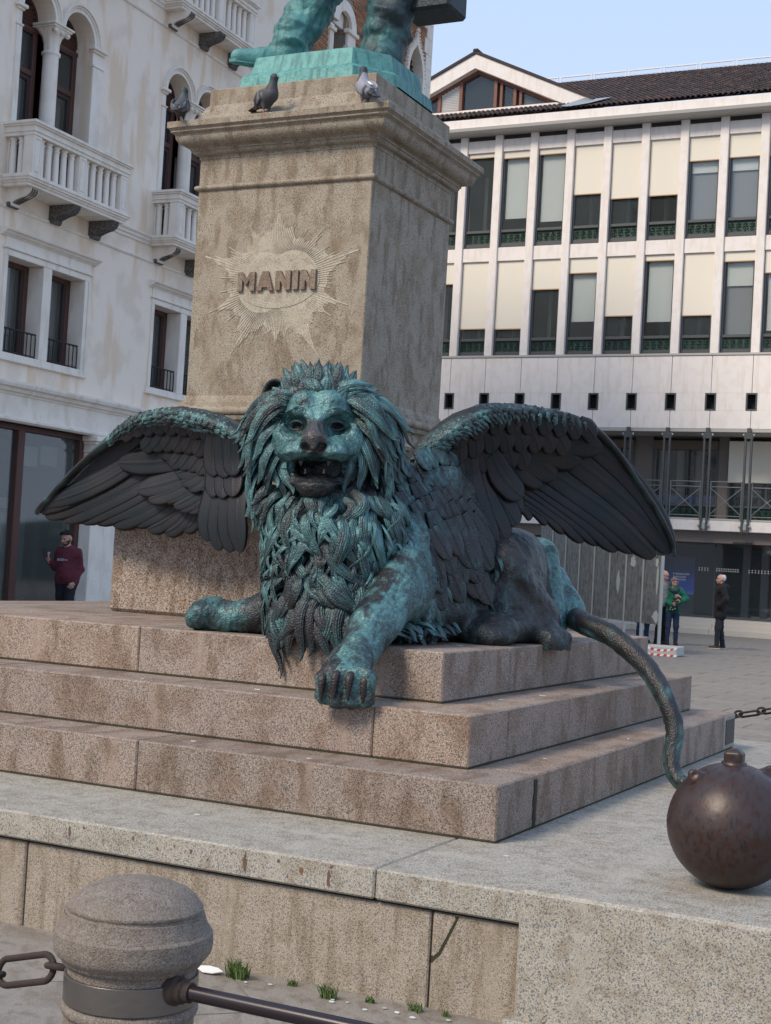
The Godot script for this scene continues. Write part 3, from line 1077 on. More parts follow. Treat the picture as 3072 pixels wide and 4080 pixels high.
func lion_body(t: Node3D) -> void:
	var g := Geo.new()
	var f := Field.new(Vector3(0.78, 1.17, -0.25), Vector3(2.18, 2.16, 2.42), 0.0145, 0.03)
	# trunk and chest
	f.cap(Vector3(1.24, 1.62, 1.86), Vector3(1.30, 1.56, 1.2), 0.27, 0.29)
	f.cap(Vector3(1.30, 1.56, 1.2), Vector3(1.42, 1.53, 0.3), 0.29, 0.27)
	f.cap(Vector3(1.23, 1.60, 1.90), Vector3(1.18, 2.12, 1.86), 0.25, 0.22)
	f.cap(Vector3(1.28, 1.38, 1.75), Vector3(1.35, 1.36, 0.5), 0.17, 0.2)
	f.cap(Vector3(1.50, 1.40, 1.62), Vector3(1.54, 1.40, 0.9), 0.205, 0.20)
	# near shoulder
	f.cap(Vector3(1.50, 1.72, 1.70), Vector3(1.60, 1.46, 1.86), 0.155, 0.145)
	f.cap(Vector3(1.05, 1.72, 1.72), Vector3(0.98, 1.45, 1.85), 0.16, 0.13)
	# haunch with its muscles
	f.ell(Vector3(1.68, 1.56, 0.62), Vector3(0.20, 0.30, 0.40), Basis(Vector3.RIGHT, 0.15))
	f.cap(Vector3(1.66, 1.70, 0.40), Vector3(1.74, 1.66, 0.88), 0.14, 0.12)
	f.cap(Vector3(1.82, 1.60, 0.88), Vector3(1.88, 1.38, 0.55), 0.075, 0.09)
	f.cap(Vector3(1.80, 1.44, 0.95), Vector3(1.85, 1.32, 0.55), 0.07, 0.085)
	f.cap(Vector3(1.74, 1.72, 0.22), Vector3(1.86, 1.30, 0.30), 0.10, 0.085)
	f.cap(Vector3(1.60, 1.62, 0.1), Vector3(1.80, 1.36, 0.12), 0.15, 0.11)
	# hind foot lying forward, its paw and toes
	f.cap(Vector3(1.86, 1.295, 0.52), Vector3(1.85, 1.285, 1.02), 0.085, 0.075)
	f.ball(Vector3(1.83, 1.28, 1.14), 0.085)
	for k in 4:
		var x := 1.745 + k * 0.055
		f.cap(Vector3(x, 1.285, 1.16), Vector3(x - 0.01, 1.255, 1.265 - absf(k - 1.5) * 0.018), 0.047, 0.043)
	# toes of the other hind foot, over the edge of the step
	f.cap(Vector3(1.93, 1.27, 0.62), Vector3(2.01, 1.235, 0.74), 0.06, 0.05)
	for k in 3:
		f.cap(Vector3(1.985 + k * 0.03, 1.24, 0.70 - k * 0.06), Vector3(2.02 + k * 0.02, 1.19, 0.76 - k * 0.07), 0.035, 0.028)
	f.cap(Vector3(1.46, 1.72, 1.45), Vector3(1.50, 2.10, 1.22), 0.17, 0.12)
	f.cap(Vector3(1.50, 1.72, 1.20), Vector3(1.54, 2.02, 1.10), 0.14, 0.11)
	# root of the tail
	f.cap(Vector3(1.72, 1.55, -0.02), Vector3(1.90, 1.40, 0.10), 0.12, 0.09)
	# arms of the wings
	f.cap(Vector3(1.40, 1.80, 1.62), Vector3(1.42, 2.20, 1.32), 0.16, 0.10)
	f.cap(Vector3(1.05, 1.80, 1.62), Vector3(0.75, 2.16, 1.40), 0.15, 0.10)
	var paint := func(p: Vector3, nn: Vector3) -> Color:
		var b := -0.20
		if p.x > 1.45 and p.z > 1.5 and p.y > 1.3:
			b += 0.28 * smoothstep(1.45, 1.55, p.x)
		if p.z < 0.34 and p.x > 1.7:
			b += 0.42
		if p.z > 0.35 and p.z < 1.0 and p.x > 1.55:
			b -= 0.12
		if p.y < 1.38 and p.z < 1.4:
			b -= 0.05
		return patina(p, b)
	var shift := func(p: Vector3, nn: Vector3) -> float:
		return broad.get_noise_3d(p.x * 120, p.y * 120, p.z * 120) * 0.012 + fine.get_noise_3d(p.x * 75, p.y * 75, p.z * 75) * 0.006
	f.emit(g, paint, shift)
	# near foreleg reaching down over the steps
	f = Field.new(Vector3(1.36, 0.86, 1.72), Vector3(1.90, 1.72, 2.80), 0.0085, 0.014)
	f.cap(Vector3(1.57, 1.57, 1.84), Vector3(1.605, 1.46, 1.97), 0.150, 0.140)
	f.cap(Vector3(1.605, 1.455, 1.975), Vector3(1.62, 1.29, 2.25), 0.132, 0.104)
	f.cap(Vector3(1.62, 1.29, 2.25), Vector3(1.645, 1.135, 2.47), 0.102, 0.084)
	# muscles and tendons of the forearm
	f.cap(Vector3(1.545, 1.43, 2.06), Vector3(1.585, 1.22, 2.36), 0.062, 0.046)
	f.cap(Vector3(1.69, 1.42, 2.04), Vector3(1.685, 1.22, 2.34), 0.066, 0.044)
	f.cap(Vector3(1.61, 1.50, 2.06), Vector3(1.635, 1.25, 2.39), 0.050, 0.036)
	f.cap(Vector3(1.55, 1.40, 1.93), Vector3(1.57, 1.30, 1.98), 0.09, 0.07)
	for q in 4:
		f.cap(Vector3(1.605 + q * 0.025, 1.215, 2.43), Vector3(1.59 + q * 0.066, 1.10, 2.60), 0.024, 0.026)
	f.cap(Vector3(1.645, 1.14, 2.47), Vector3(1.668, 1.060, 2.565), 0.082, 0.088)
	# toes: a knuckle and a thick pad below, parted by deep clefts
	var pl := Vector3(0.97, 0, -0.24)
	var pf := Vector3(0.24, 0, 0.97)
	var pc := Vector3(1.680, 1.060, 2.585)
	for k in 4:
		var a := (k - 1.5)
		var kn := pc + pl * a * 0.064 + Vector3(0, 0.022 - 0.006 * a * a, 0) + pf * (0.050 - 0.010 * a * a)
		f.cap(pc + pl * a * 0.042 + Vector3(0, 0.05, 0), kn, 0.030, 0.037)
		f.cap(kn, pc + pl * a * 0.067 + Vector3(0, -0.088 + 0.010 * a * a, 0) + pf * (0.058 - 0.012 * a * a), 0.036, 0.042)
	for k in 3:
		var a := k - 1.0
		f.cap(pc + pl * a * 0.065 + Vector3(0, 0.03, 0) + pf * 0.095, pc + pl * a * 0.067 + Vector3(0, -0.13, 0) + pf * 0.10, 0.008, 0.012, -6.0)
	f.cap(Vector3(1.570, 1.175, 2.48), Vector3(1.548, 1.085, 2.515), 0.030, 0.030)
	var arm := func(p: Vector3, nn: Vector3) -> Color:
		var b := 0.16
		# the bare brown crest of the forearm and the knuckles
		var crest := broad.get_noise_3d(p.x * 220, p.y * 220, p.z * 220)
		if nn.y > 0.2 and p.z > 1.95 and p.x < 1.66:
			b -= 0.5 * smoothstep(-0.35, 0.25, crest)
		if p.y < 1.02 and p.z > 2.58:
			b -= 0.16
		return patina(p, b)
	var tendon := func(p: Vector3, nn: Vector3) -> float:
		return fine.get_noise_3d(p.x * 130, p.y * 50, p.z * 50) * 0.006 + broad.get_noise_3d(p.x * 170, p.y * 170, p.z * 170) * 0.008
	f.emit(g, arm, tendon)
	# far foreleg stretched out along the step
	f = Field.new(Vector3(0.36, 1.16, 1.66), Vector3(1.12, 1.62, 2.26), 0.009, 0.016)
	f.cap(Vector3(1.02, 1.44, 1.84), Vector3(0.84, 1.315, 1.95), 0.13, 0.098)
	f.cap(Vector3(0.84, 1.315, 1.95), Vector3(0.66, 1.282, 2.00), 0.094, 0.078)
	f.cap(Vector3(0.66, 1.285, 2.00), Vector3(0.545, 1.29, 2.02), 0.078, 0.084)
	for k in 4:
		var a := (k - 1.5)
		var b := Vector3(0.525 + absf(a) * 0.012, 1.302, 2.025 + a * 0.05)
		f.cap(Vector3(0.58, 1.31, 2.02 + a * 0.04), b, 0.04, 0.044)
		f.cap(b, b + Vector3(-0.035, -0.045, a * 0.006), 0.044, 0.042)
	var far := func(p: Vector3, nn: Vector3) -> Color:
		return patina(p, 0.05 - 0.4 * smoothstep(0.72, 0.95, p.x))
	f.emit(g, far, tendon)
	part(t, "body", g, M["bronze"])
	# claws
	for k in 4:
		var a := (k - 1.5)
		var c := Geo.new()
		c.col = Color(0.075, 0.06, 0.062)
		var p := pc + pl * a * 0.0655 + Vector3(0, -0.006 * a * a, 0) + pf * (0.076 - 0.011 * a * a)
		c.tube(curve([p + Vector3(0, 0.050, -0.012), p + Vector3(0, 0.022, 0.014), p + Vector3(0, -0.030, 0.018), p + Vector3(0, -0.075, 0.016)], 4), PackedFloat32Array([0.010, 0.015, 0.018, 0.020, 0.021, 0.020, 0.018, 0.016, 0.014, 0.012, 0.009, 0.006, 0.003]), 9)
		part(t, "claw", c, M["bronze"])
	var dew := Geo.new()
	dew.col = Color(0.075, 0.06, 0.062)
	dew.tube(curve([Vector3(1.560, 1.165, 2.50), Vector3(1.540, 1.125, 2.54), Vector3(1.536, 1.065, 2.53)], 5), PackedFloat32Array([0.020, 0.024, 0.025, 0.024, 0.022, 0.020, 0.017, 0.013, 0.009, 0.006, 0.003]), 8)
	part(t, "claw", dew, M["bronze"])

# the head's own axes: x to its left cheek as seen from the front, y up, z forward; origin between the eyes, inside the skull
func head_frame() -> Transform3D:
	return Transform3D(Basis.from_euler(Vector3(0.03, deg_to_rad(22.0), deg_to_rad(2.5))), Vector3(1.165, 2.297, 2.045))

func lion_head(t: Node3D) -> void:
	var hf := head_frame()
	var g := Geo.new()
	g.xf = hf
	var f := Field.new(Vector3(-0.30, -0.46, -0.26), Vector3(0.30, 0.30, 0.42), 0.0075, 0.016)
	f.ell(Vector3(0, 0.03, 0.0), Vector3(0.195, 0.18, 0.19))
	f.cap(Vector3(0, 0.0, -0.05), Vector3(0, -0.25, -0.12), 0.2, 0.2)
	for s in [-1.0, 1.0]:
		f.ball(Vector3(0.060 * s, 0.098, 0.112), 0.080)
		f.cap(Vector3(0.030 * s, 0.040, 0.194), Vector3(0.092 * s, 0.050, 0.186), 0.027, 0.031)
		f.cap(Vector3(0.092 * s, 0.050, 0.186), Vector3(0.162 * s, 0.002, 0.122), 0.031, 0.022)
		f.cap(Vector3(0.032 * s, 0.020, 0.176), Vector3(0.044 * s, -0.085, 0.268), 0.034, 0.036)
		f.ball(Vector3(0.105 * s, -0.052, 0.160), 0.036)
		f.ball(Vector3(0.148 * s, -0.085, 0.085), 0.090)
		f.cap(Vector3(0.170 * s, -0.045, 0.112), Vector3(0.085 * s, -0.072, 0.190), 0.040, 0.036)
		f.ell(Vector3(0.080 * s, -0.142, 0.228), Vector3(0.082, 0.062, 0.085))
		f.ell(Vector3(0.110 * s, -0.170, 0.165), Vector3(0.060, 0.055, 0.08))
		f.cap(Vector3(0.160 * s, -0.15, 0.05), Vector3(0.128 * s, -0.255, 0.07), 0.075, 0.058)
		f.cap(Vector3(0.128 * s, -0.262, 0.07), Vector3(0.060 * s, -0.278, 0.165), 0.046, 0.040)
		f.cap(Vector3(0.02 * s, -0.112, 0.302), Vector3(0.060 * s, -0.106, 0.284), 0.028, 0.023)
	f.cap(Vector3(0, 0.02, 0.180), Vector3(0, -0.088, 0.276), 0.040, 0.040)
	f.ell(Vector3(0, -0.098, 0.278), Vector3(0.062, 0.034, 0.034))
	f.ball(Vector3(0, -0.122, 0.303), 0.028)
	f.ell(Vector3(0, -0.305, 0.180), Vector3(0.095, 0.075, 0.085))
	# mouth, nostrils and the hollow eyes
	f.ell(Vector3(0, -0.222, 0.15), Vector3(0.074, 0.008, 0.19), Basis(), -24.0)
	f.ell(Vector3(0, -0.224, 0.13), Vector3(0.052, 0.014, 0.17), Basis(), -24.0)
	f.cap(Vector3(0, -0.155, 0.325), Vector3(0, -0.195, 0.315), 0.003, 0.007, -3.0)
	for s in [-1.0, 1.0]:
		f.ell(Vector3(0.102 * s, -0.006, 0.155), Vector3(0.0235, 0.0210, 0.11), Basis(Vector3.BACK, -0.25 * s), -40.0)
		f.cap(Vector3(0.055 * s, 0.030, 0.205), Vector3(0.135 * s, 0.036, 0.165), 0.014, 0.012)
		f.cap(Vector3(0.034 * s, -0.122, 0.345), Vector3(0.042 * s, -0.116, 0.27), 0.011, 0.010, -12.0)
		f.cap(Vector3(0.034 * s, 0.020, 0.222), Vector3(0.020 * s, 0.12, 0.215), 0.005, 0.010, -1.5)
		# whisker folds
		for q in 4:
			f.cap(Vector3((0.050 + q * 0.022) * s, -0.112, 0.318 - q * 0.016), Vector3((0.062 + q * 0.026) * s, -0.188, 0.308 - q * 0.028), 0.003, 0.005, -2.2)
		# creases of the brow and under the eye
		f.cap(Vector3(0.05 * s, -0.045, 0.225), Vector3(0.135 * s, -0.040, 0.175), 0.003, 0.004, -1.5)
		f.cap(Vector3(0.045 * s, 0.085, 0.205), Vector3(0.13 * s, 0.092, 0.165), 0.002, 0.005, -1.6)
	f.cap(Vector3(0, 0.03, 0.225), Vector3(0, 0.15, 0.20), 0.004, 0.012, -1.4)
	var inv := hf.affine_inverse()
	var paint := func(p: Vector3, nn: Vector3) -> Color:
		var q := inv * p
		var b := 0.24
		# the nose is rubbed to bare metal
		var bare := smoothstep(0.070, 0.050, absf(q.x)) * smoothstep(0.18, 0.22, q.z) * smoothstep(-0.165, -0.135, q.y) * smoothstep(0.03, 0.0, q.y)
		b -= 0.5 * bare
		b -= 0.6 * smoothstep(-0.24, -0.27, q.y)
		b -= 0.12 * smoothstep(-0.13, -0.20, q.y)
		# shade of the hollow eyes and mouth, put into the colour as dark bronze
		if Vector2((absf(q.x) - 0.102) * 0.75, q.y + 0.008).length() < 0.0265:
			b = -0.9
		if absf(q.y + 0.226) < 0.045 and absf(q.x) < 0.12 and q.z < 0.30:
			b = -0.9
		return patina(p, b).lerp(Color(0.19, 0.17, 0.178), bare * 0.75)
	var shift := func(p: Vector3, nn: Vector3) -> float:
		return fine.get_noise_3d(p.x * 110, p.y * 110, p.z * 110) * 0.0045
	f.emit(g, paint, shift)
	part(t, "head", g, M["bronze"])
	# heavy upper lids and thin lower ones
	for s in [-1.0, 1.0]:
		for e in 2:
			var lid := Geo.new()
			lid.xf = hf
			var path := PackedVector3Array()
			var rad := PackedFloat32Array()
			for k in 13:
				var a := PI * k / 12.0 * (1.0 if e == 0 else -1.0)
				path.append(Vector3((0.102 - cos(a) * 0.036) * s, -0.007 + sin(a) * (0.022 if e == 0 else 0.021), 0.180 + sin(a) * 0.010 - (1 - cos(a)) * 0.016))
				rad.append((0.0065 if e == 0 else 0.0038) * (0.4 + 0.6 * sin(PI * k / 12.0)))
			lid.col = MURK * 2.0
			lid.tube(path, rad, 7)
			part(t, "eyelid", lid, M["bronze"])
	# tongue and teeth
	var g2 := Geo.new()
	g2.xf = hf
	g2.col = Color(0.064, 0.0512, 0.0528)
	g2.tube(PackedVector3Array([Vector3(0, -0.275, 0.0), Vector3(0, -0.262, 0.08), Vector3(0, -0.260, 0.13), Vector3(0, -0.268, 0.16)]), PackedFloat32Array([0.05, 0.055, 0.048, 0.02]), 10, true, 0.4)
	part(t, "tongue", g2, M["bronze"])
	for s in [-1.0, 1.0]:
		var th := Geo.new()
		th.xf = hf
		th.col = Color(0.10, 0.095, 0.09)
		th.tube(PackedVector3Array([Vector3(0.046 * s, -0.250, 0.225), Vector3(0.047 * s, -0.226, 0.226)]), PackedFloat32Array([0.008, 0.003]), 6)
		part(t, "tooth", th, M["bronze"])
	for s in [-1.0, 1.0]:
		var fang := Geo.new()
		fang.xf = hf
		fang.col = Color(0.072, 0.0672, 0.0656)
		fang.tube(PackedVector3Array([Vector3(0.070 * s, -0.188, 0.225), Vector3(0.068 * s, -0.212, 0.226)]), PackedFloat32Array([0.013, 0.003]), 7)
		part(t, "tooth", fang, M["bronze"])
	# the ear that shows: a round cup
	var ear := Geo.new()
	ear.xf = hf * Transform3D(Basis.from_euler(Vector3(-0.15, -0.45, 0.35)), Vector3(-0.225, 0.155, -0.03))
	var rows := []
	var cols := []
	for pr in [[0.0, -0.05], [0.03, -0.046], [0.055, -0.022], [0.068, 0.02], [0.076, 0.035], [0.086, 0.034], [0.088, 0.01], [0.08, -0.04], [0.05, -0.08], [0.0, -0.095]]:
		var row := PackedVector3Array()
		var cr := []
		for k in 22:
			var a := TAU * k / 22
			var p := Vector3(cos(a) * pr[0] * 0.95, sin(a) * pr[0] * 1.05, pr[1])
			row.append(p)
			cr.append(patina(ear.xf * p, 0.0 if pr[0] > 0.06 else -0.35))
		rows.append(row)
		cols.append(cr)
	rows.reverse()
	cols.reverse()
	ear.sheet(rows, true, cols)
	part(t, "ear", ear, M["bronze"])

func lion_mane(t: Node3D) -> void:
	var hf := head_frame()
	rng.seed = 77
	# crest: tufts standing up over the forehead in fans
	var g := Geo.new()
	for ring in 4:
		var n: int = [13, 13, 14, 13][ring]
		for k in n:
			var u := (float(k) / (n - 1) - 0.5) * 2.0
			var a: float = u * [1.05, 1.15, 1.2, 1.2][ring]
			var root := Vector3(sin(a) * [0.165, 0.18, 0.185, 0.18][ring], 0.045 + cos(a) * [0.105, 0.135, 0.14, 0.12][ring], [0.125, 0.075, 0.01, -0.06][ring] - absf(u) * 0.06)
			var dir := Vector3(sin(a) * 0.95, cos(a) * 1.05 + 0.1, [0.02, -0.10, -0.25, -0.5][ring])
			var ln: float = [0.10, 0.155, 0.175, 0.18][ring] * rng.randf_range(0.85, 1.2) * (1.0 - 0.2 * absf(u))
			wavy(g, hf * root, hf.basis * dir, hf.basis * Vector3(sin(a) * 0.3, 0.2, 1.0), ln, rng.randf_range(0.030, 0.042), rng.randf_range(-0.02, 0.02), 0.022, 0.02 - 0.07 * ring + rng.randf_range(-0.12, 0.1), 3, 9)
	part(t, "crest", g, M["bronze"]).set_meta("kind", "stuff")
	# hair beside the face, falling from the temples
	g = Geo.new()
	for s in [-1.0, 1.0]:
		for layer in 4:
			var n: int = [6, 7, 8, 8][layer]
			for k in n:
				var u := float(k) / (n - 1)
				var a := lerpf(0.85, 2.30, u) + rng.randf_range(-0.08, 0.08)
				var rx: float = [0.195, 0.24, 0.275, 0.29][layer]
				var ry: float = [0.20, 0.23, 0.255, 0.27][layer]
				var root := Vector3(sin(a) * rx * s, cos(a) * ry + 0.015, [0.085, 0.04, -0.03, -0.12][layer] - 0.03 * u)
				var out := Vector3(s * 0.7, 0.15, [0.9, 0.8, 0.5, 0.1][layer])
				var dir := Vector3(s * lerpf(0.62, 0.05, u), lerpf(-0.6, -1.0, u), lerpf(-0.02, 0.15, u))
				var ln := lerpf(0.30, 0.24, u) * rng.randf_range(0.85, 1.2)
				wavy(g, hf * root, hf.basis * dir, hf.basis * out, ln, rng.randf_range(0.032, 0.044), 0.050 * rng.randf_range(-0.7, 1.2) * s, 0.050, 0.08 - 0.05 * layer + rng.randf_range(-0.14, 0.12), 6)
		# long outer locks down to the shoulders
		for k in 18:
			var u := float(k) / 17.0
			var root := Vector3(s * lerpf(0.215, 0.31, sin(u * PI * 0.55)), lerpf(0.15, -0.26, u), lerpf(0.02, -0.02, u) - (k % 3) * 0.05)
			var dir := Vector3(s * lerpf(0.42, -0.02, u), -1.0, 0.08)
			wavy(g, hf * root, hf.basis * dir, hf.basis * Vector3(s, 0.1, 0.5), rng.randf_range(0.24, 0.36), rng.randf_range(0.032, 0.048), 0.045 * rng.randf_range(-0.6, 1.2) * s, 0.055, rng.randf_range(-0.14, 0.14), 6)
	for k in 10:
		var u := k / 9.0
		wavy(g, hf * Vector3(lerpf(0.08, 0.20, u), lerpf(0.19, 0.07, u), 0.085 - 0.03 * u), hf.basis * Vector3(0.9, 0.10 - 0.6 * u, -0.30), hf.basis * Vector3(0.3, 0.6, 0.8), 0.21, 0.030, rng.randf_range(-0.03, 0.03), 0.04, 0.06, 4)
		wavy(g, hf * Vector3(-lerpf(0.12, 0.20, u), lerpf(0.15, 0.03, u), 0.095 - 0.02 * u), hf.basis * Vector3(-0.9, 0.12 - 0.35 * u, -0.15), hf.basis * Vector3(-0.3, 0.5, 0.8), 0.125, 0.024, rng.randf_range(-0.02, 0.02), 0.03, 0.08, 3)
	part(t, "face_mane", g, M["bronze"]).set_meta("kind", "stuff")
	# beard under the chin, swept to both sides
	g = Geo.new()
	for row in 4:
		var n: int = [8, 10, 10, 10][row]
		for k in n:
			var u := (float(k) / (n - 1) - 0.5) * 2.0
			var root := Vector3(u * [0.14, 0.22, 0.26, 0.28][row], [-0.375, -0.395, -0.43, -0.46][row] + absf(u) * 0.075, [0.085, 0.10, 0.085, 0.07][row] - absf(u) * 0.09)
			wavy(g, hf * root, hf.basis * Vector3(u * 1.1 + rng.randf_range(-0.4, 0.4), -0.62, 0.20), hf.basis * Vector3(u * 0.3, 0.2, 1.0), rng.randf_range(0.13, 0.2), rng.randf_range(0.026, 0.036), 0.035 * signf(u) * rng.randf_range(0.2, 1.2), 0.035, -0.16 + rng.randf_range(-0.12, 0.2), 4, 10)
	part(t, "beard", g, M["bronze"]).set_meta("kind", "stuff")
	# chest: overlapping tiers of tufts, each of a few locks running to one point
	g = Geo.new()
	var axis := Vector3(0.36, 0, 0.93).normalized()
	for row in range(9, -1, -1):
		var v := row / 9.0
		var y := lerpf(1.95, 1.40, v)
		var c := Vector3(1.20, y, 1.86).lerp(Vector3(1.235, y, 1.90), v)
		var rad := lerpf(0.320, 0.285, v) + 0.02 * sin(v * 9.0)
		var n := 7
		for k in n:
			var u := (k + 0.5 * (row & 1) + rng.randf_range(-0.22, 0.22)) / n
			var ang := lerpf(-1.75, 1.75, u)
			var lean := 0.9 * broad.get_noise_3d(ang * 45.0, row * 34.0, 5.0) + rng.randf_range(-0.25, 0.25)
			var ln := lerpf(0.23, 0.31, v) * rng.randf_range(0.8, 1.3)
			var curl := 0.075 * (1.0 if rng.randf() < 0.5 else -1.0) * rng.randf_range(0.5, 1.2)
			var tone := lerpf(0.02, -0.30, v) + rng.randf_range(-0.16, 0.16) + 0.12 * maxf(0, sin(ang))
			for q in [-1.0, 0.0, 1.0]:
				var a2: float = ang + q * 0.13
				var o := axis.rotated(Vector3.UP, a2)
				var squash := 1.0 + 0.12 * cos(a2)
				var root := c + Vector3(o.x * rad * 1.08, 0, o.z * rad * squash) * 0.955
				root.y = y + rng.randf_range(-0.02, 0.02) - 0.015 * q * q
				var tang := o.cross(Vector3.UP)
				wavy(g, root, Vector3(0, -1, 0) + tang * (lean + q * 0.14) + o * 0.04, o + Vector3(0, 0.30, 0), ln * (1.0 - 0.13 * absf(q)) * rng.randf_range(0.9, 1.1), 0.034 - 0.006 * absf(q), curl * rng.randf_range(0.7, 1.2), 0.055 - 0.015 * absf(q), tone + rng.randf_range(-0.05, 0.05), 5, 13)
	for k in 150:
		var v := rng.randf()
		var ang := rng.randf_range(-1.6, 1.7)
		var o := axis.rotated(Vector3.UP, ang)
		var y := lerpf(1.93, 1.40, v)
		var rad := lerpf(0.345, 0.315, v)
		var root := Vector3(1.21 + o.x * rad * 1.08, y, 1.875 + o.z * rad * 1.05)
		var lean := 0.9 * broad.get_noise_3d(ang * 45.0, v * 300.0, 5.0) + rng.randf_range(-0.4, 0.4)
		wavy(g, root, Vector3(0, -1, 0) + o.cross(Vector3.UP) * lean, o + Vector3(0, 0.3, 0), rng.randf_range(0.10, 0.19), rng.randf_range(0.010, 0.017), rng.randf_range(-0.06, 0.06), 0.045, lerpf(0.05, -0.22, v) + rng.randf_range(-0.1, 0.3), 2, 11)
	# the points that hang over the edge of the step
	for k in 11:
		var u := k / 10.0
		var x := lerpf(1.04, 1.44, u)
		wavy(g, Vector3(x, 1.38 + rng.randf_range(-0.03, 0.03), 2.17 + 0.05 * sin(u * PI)), Vector3(rng.randf_range(-0.3, 0.35), -1, 0.05), Vector3(0.2, 0.1, 1), 0.17 + 0.12 * sin(u * PI) * rng.randf_range(0.6, 1.1), 0.040, rng.randf_range(-0.05, 0.05), 0.03, -0.14 + rng.randf_range(-0.15, 0.2), 4)
	part(t, "chest_mane", g, M["bronze"]).set_meta("kind", "stuff")
	# curls along the shoulder, behind the elbow and over the flank to the ground
	g = Geo.new()
	for k in 130:
		var u := rng.randf()
		var v := rng.randf()
		var z := lerpf(1.84, 1.52, v)
		var y := lerpf(1.92, 1.27, u)
		var x := 1.50 + 0.13 * sin(u * PI * 0.9) + 0.06 * u
		var dir := Vector3(rng.randf_range(-0.2, 0.3), -1, rng.randf_range(-0.7, 0.7))
		wavy(g, Vector3(x, y, z), dir, Vector3(0.9, 0.1, 0.45), rng.randf_range(0.10, 0.17), rng.randf_range(0.018, 0.028), rng.randf_range(-0.06, 0.06), 0.035, -0.18 + rng.randf_range(-0.15, 0.28), 3, 10)
	for k in 40:
		var u := k / 39.0
		wavy(g, Vector3(1.60 + 0.06 * sin(k * 2.1), 1.28 + 0.05 * rng.randf(), lerpf(2.02, 1.40, u)), Vector3(0.8, -0.5, rng.randf_range(-0.5, 0.5)), Vector3(0.5, 0.8, 0.2), 0.12, 0.024, rng.randf_range(-0.05, 0.05), 0.025, -0.05 + rng.randf_range(-0.2, 0.25), 3, 9)
	# fringe along the front of the thigh
	for k in 22:
		var u := k / 21.0
		wavy(g, Vector3(1.72 + 0.05 * sin(k * 1.7), lerpf(1.70, 1.36, u), 1.00 + 0.03 * sin(k * 3.0)), Vector3(0.3, -1, rng.randf_range(0.0, 0.5)), Vector3(0.8, 0.1, 0.6), 0.09, 0.018, rng.randf_range(-0.03, 0.03), 0.02, rng.randf_range(-0.2, 0.1), 3, 8)
	part(t, "flank_fur", g, M["bronze"]).set_meta("kind", "stuff")

# plane of a wing: origin, direction outwards, normal to the viewer's side
func wing_frame(right: bool) -> Array:
	if right:
		return [Vector3(1.35, TOP, 1.35), Vector3(0.5477, 0, -0.8367), Vector3(0.8367, 0, 0.5477)]
	return [Vector3(0.55, TOP, 1.42), Vector3(-0.984, 0, -0.176), Vector3(-0.176, 0, 0.984)]

# the wing is hollow towards the viewer: deepest under its leading edge
func wing_at(fr: Array, a: float, b: float, lift: float) -> Vector3:
	var o: Vector3 = fr[0]
	var out: Vector3 = fr[1]
	var n: Vector3 = fr[2]
	var bend := 0.10 * smoothstep(0.0, 1.0, b / 1.3) - 0.05 * clampf(a - 0.9, 0, 2) - 0.10 * exp(-pow((b - 0.95) / 0.25, 2.0)) * smoothstep(2.0, 0.8, a)
	return o + out * a + Vector3(0, b, 0) + n * (bend + lift)

func feather(fr: Array, d: Array, lift: float, sag: float, bias: float, sharp := 2.0) -> Geo:
	var g := Geo.new()
	var p0 := Vector2(d[0], d[1])
	var p1 := Vector2(d[2], d[3])
	var w: float = d[4]
	var dir := (p1 - p0).normalized()
	var side := Vector2(-dir.y, dir.x)
	var rows := []
	var cols := []
	var n := 16
	var stripe := rng.randf_range(-0.06, 0.06)
	for i in n + 1:
		var t := float(i) / n
		# crowd the rows where the tip rounds off
		t = t if t < 0.7 else 0.7 + 0.3 * sin((t - 0.7) / 0.3 * PI / 2)
		var k := (0.72 + 0.28 * smoothstep(0.0, 0.45, t)) * pow(maxf(1.0 - pow(clampf((t - 0.74) / 0.26, 0, 1), sharp), 0.0), 0.5) + 0.015
		var c := p0.lerp(p1, t) + side * (sag * sin(PI * t))
		var row := PackedVector3Array()
		var cr := []
		# front: left edge to right edge with a raised shaft; back: flat
		for e in [[-1.0, 0.0], [-0.72, 0.011], [-0.3, 0.013], [-0.07, 0.012], [0.0, 0.020], [0.07, 0.012], [0.3, 0.013], [0.72, 0.011], [1.0, 0.0], [0.6, -0.012], [-0.6, -0.012]]:
			var q: Vector2 = c + side * (e[0] * w * k)
			var p := wing_at(fr, q.x, q.y, lift + e[1] * (0.2 + 0.55 * k) + 0.007 * t)
			row.append(p)
			cr.append(patina(p, bias + stripe))
		rows.append(row)
		cols.append(cr)
	if (fr[1] as Vector3).cross(Vector3.UP).dot(fr[2]) < 0:
		for r in rows:
			r.reverse()
	g.sheet(rows, true, cols)
	g.col = Color(1, 1, 1)
	return g

